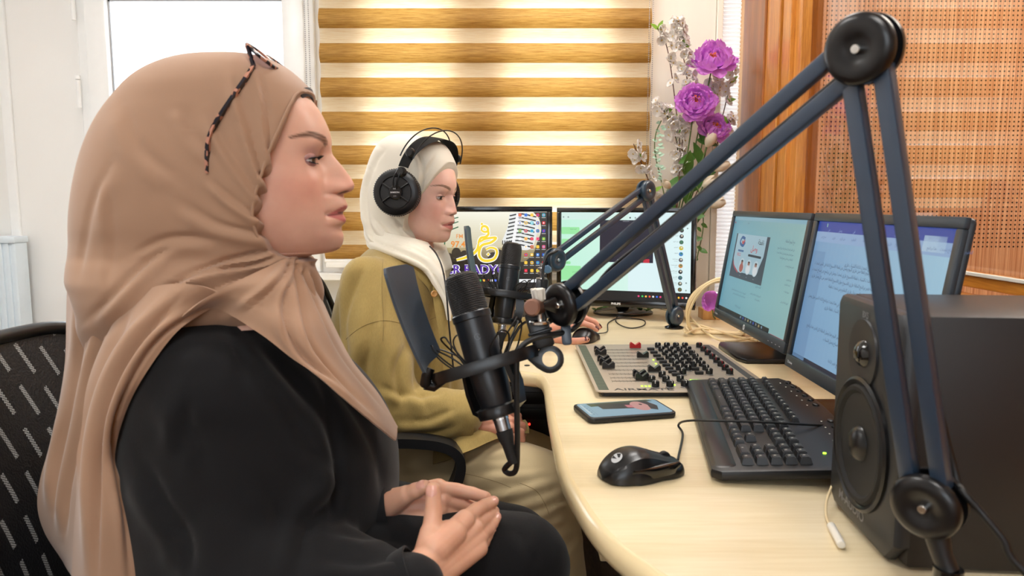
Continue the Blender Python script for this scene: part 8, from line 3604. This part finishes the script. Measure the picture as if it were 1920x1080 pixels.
mx = N.new('ShaderNodeMixRGB'); mx.inputs[1].default_value = lin((16, 17, 22)); mx.inputs[2].default_value = lin((180, 184, 184))
L.new(dots, mx.inputs[0]); L.new(mx.outputs[0], b.inputs['Base Color'])
b.inputs['Roughness'].default_value = 0.5
bp = N.new('ShaderNodeBump'); bp.inputs['Strength'].default_value = 0.5; bp.inputs['Distance'].default_value = 0.001
L.new(vo.outputs['Distance'], bp.inputs['Height']); L.new(bp.outputs[0], b.inputs['Normal'])
M['chair_mesh'] = m


def make_chair(label, Mx, ztop):
    """local: faces +x, y across, origin on the floor under the seat"""
    t = thing('office_chair', label, 'chair', mat=Mx)
    W_, zb = 0.235, 0.5
    nu, nv = 24, 20
    bm = NB()
    uv = bm.loops.layers.uv.new('UVMap')
    g = []
    for j in range(nv + 1):
        v = j / nv
        row = []
        for i in range(nu + 1):
            u = 2 * i / nu - 1
            top = ztop - 0.075 * abs(u) ** 4
            z = zb + (top - zb) * v
            wd = W_ * (0.86 + 0.14 * math.sin(PI * min(1, v * 0.8 + 0.1))) * (1 - 0.13 * v ** 7)
            x = -0.235 - 0.03 * v + 0.03 * u * u + 0.045 * math.sin(PI * v) * (1 - 0.4 * u * u) * 0.6
            row.append((bm.verts.new((x, u * wd, z)), (u * wd, z)))
        g.append(row)
    for a_, b_ in zip(g, g[1:]):
        for i in range(nu):
            q = (a_[i], a_[i + 1], b_[i + 1], b_[i])
            f = bm.faces.new([p[0] for p in q])
            for lp, p in zip(f.loops, q): lp[uv].uv = p[1]
    edge = [p[0].co.copy() for p in g[0]] + [r[-1][0].co.copy() for r in g[1:]] + [p[0].co.copy() for p in reversed(g[-1][:-1])] + [r[0][0].co.copy() for r in reversed(g[1:-1])]
    for v in bm.verts: v.co = Mx @ v.co
    obj('backrest_mesh', bm, M['chair_mesh'], t)
    bm = NB()
    sweep(bm, [Mx @ p for p in edge], 0.0095, n=10, closed=True)
    obj('backrest_frame', bm, M['black_soft'], t)
    bm = NB()
    sweep(bm, [Mx @ V(p) for p in catmull([(-0.1, 0, 0.43), (-0.24, 0, 0.43), (-0.285, 0, 0.5), (-0.27, 0, 0.62)], 8)], 1, section=[(-0.035, -0.012), (0.035, -0.012), (0.035, 0.012), (-0.035, 0.012)], up=(0, 1, 0))
    obj('backrest_bracket', bm, M['black'], t)
    bm = NB()
    prism(bm, rrect(-0.23, -0.24, 0.24, 0.24, 0.07, 8), 0.405, 0.475, Mx, bev=0.025, seg=4)
    obj('seat', bm, M['chair_seat'], t)
    for s in (-1, 1):
        bm = NB()
        y = 0.265 * s
        loop = [(-0.16, y, 0.44), (-0.19, y, 0.52), (-0.17, y, 0.615), (-0.08, y, 0.645), (0.03, y, 0.645), (0.085, y, 0.625), (0.09, y, 0.58), (0.05, y, 0.50), (0.02, y, 0.45)]
        sweep(bm, [Mx @ V(p) for p in catmull(loop, 7)], 1.0, section=[(-0.009, -0.024), (0.009, -0.024), (0.009, 0.024), (-0.009, 0.024)], up=(0, 1, 0))
        box(bm, (-0.16, y - 0.02 if s > 0 else y - 0.02, 0.425), (0.03, y + 0.02, 0.45), Mx, bev=0.004)
        box(bm, (-0.1, min(y, 0.1 * s), 0.40), (0.0, max(y, 0.1 * s), 0.425), Mx, bev=0.004)
        obj('armrest', bm, M['black'], t)
    bm = NB()
    cyl(bm, Mx @ V((0, 0, 0.1)), Mx @ V((0, 0, 0.3)), 0.028, n=24)
    cyl(bm, Mx @ V((0, 0, 0.3)), Mx @ V((0, 0, 0.41)), 0.016, n=24)
    obj('gas_lift', bm, M['black_soft'], t)
    for k in range(5):
        a = 2 * PI * k / 5 + 0.3
        bm = NB()
        sweep(bm, [Mx @ V((0.02 * math.cos(a), 0.02 * math.sin(a), 0.11)), Mx @ V((0.3 * math.cos(a), 0.3 * math.sin(a), 0.07))], [0.022, 0.014], n=10)
        lg = obj('base_leg', bm, M['black'], t)
        bm = NB()
        e = V((0.3 * math.cos(a), 0.3 * math.sin(a), 0.027))
        tv = V((-math.sin(a), math.cos(a), 0))
        for q in (-0.014, 0.014):
            cyl(bm, Mx @ (e + tv * (q - 0.009)), Mx @ (e + tv * (q + 0.009)), 0.027, n=20, bev=0.003)
        cyl(bm, Mx @ e, Mx @ (e + V((0, 0, 0.05))), 0.006, n=8)
        obj('castor', bm, M['rubber'], lg)
    return t


M['chair_seat'] = cloth_mat('black seat fabric', (20, 20, 22), 0.85, 500, 0.4, 0.15)
make_chair('black mesh office chair nearest the camera, behind the tan headscarf', Matrix.Translation((-0.40, 0.93, 0)) @ Matrix.Rotation(R(-4), 4, 'Z'), 0.918)
make_chair('black mesh office chair of the woman in the olive shirt, its arm loop showing', Matrix.Translation((-0.205, 1.60, 0)) @ Matrix.Rotation(R(3), 4, 'Z'), 0.935)
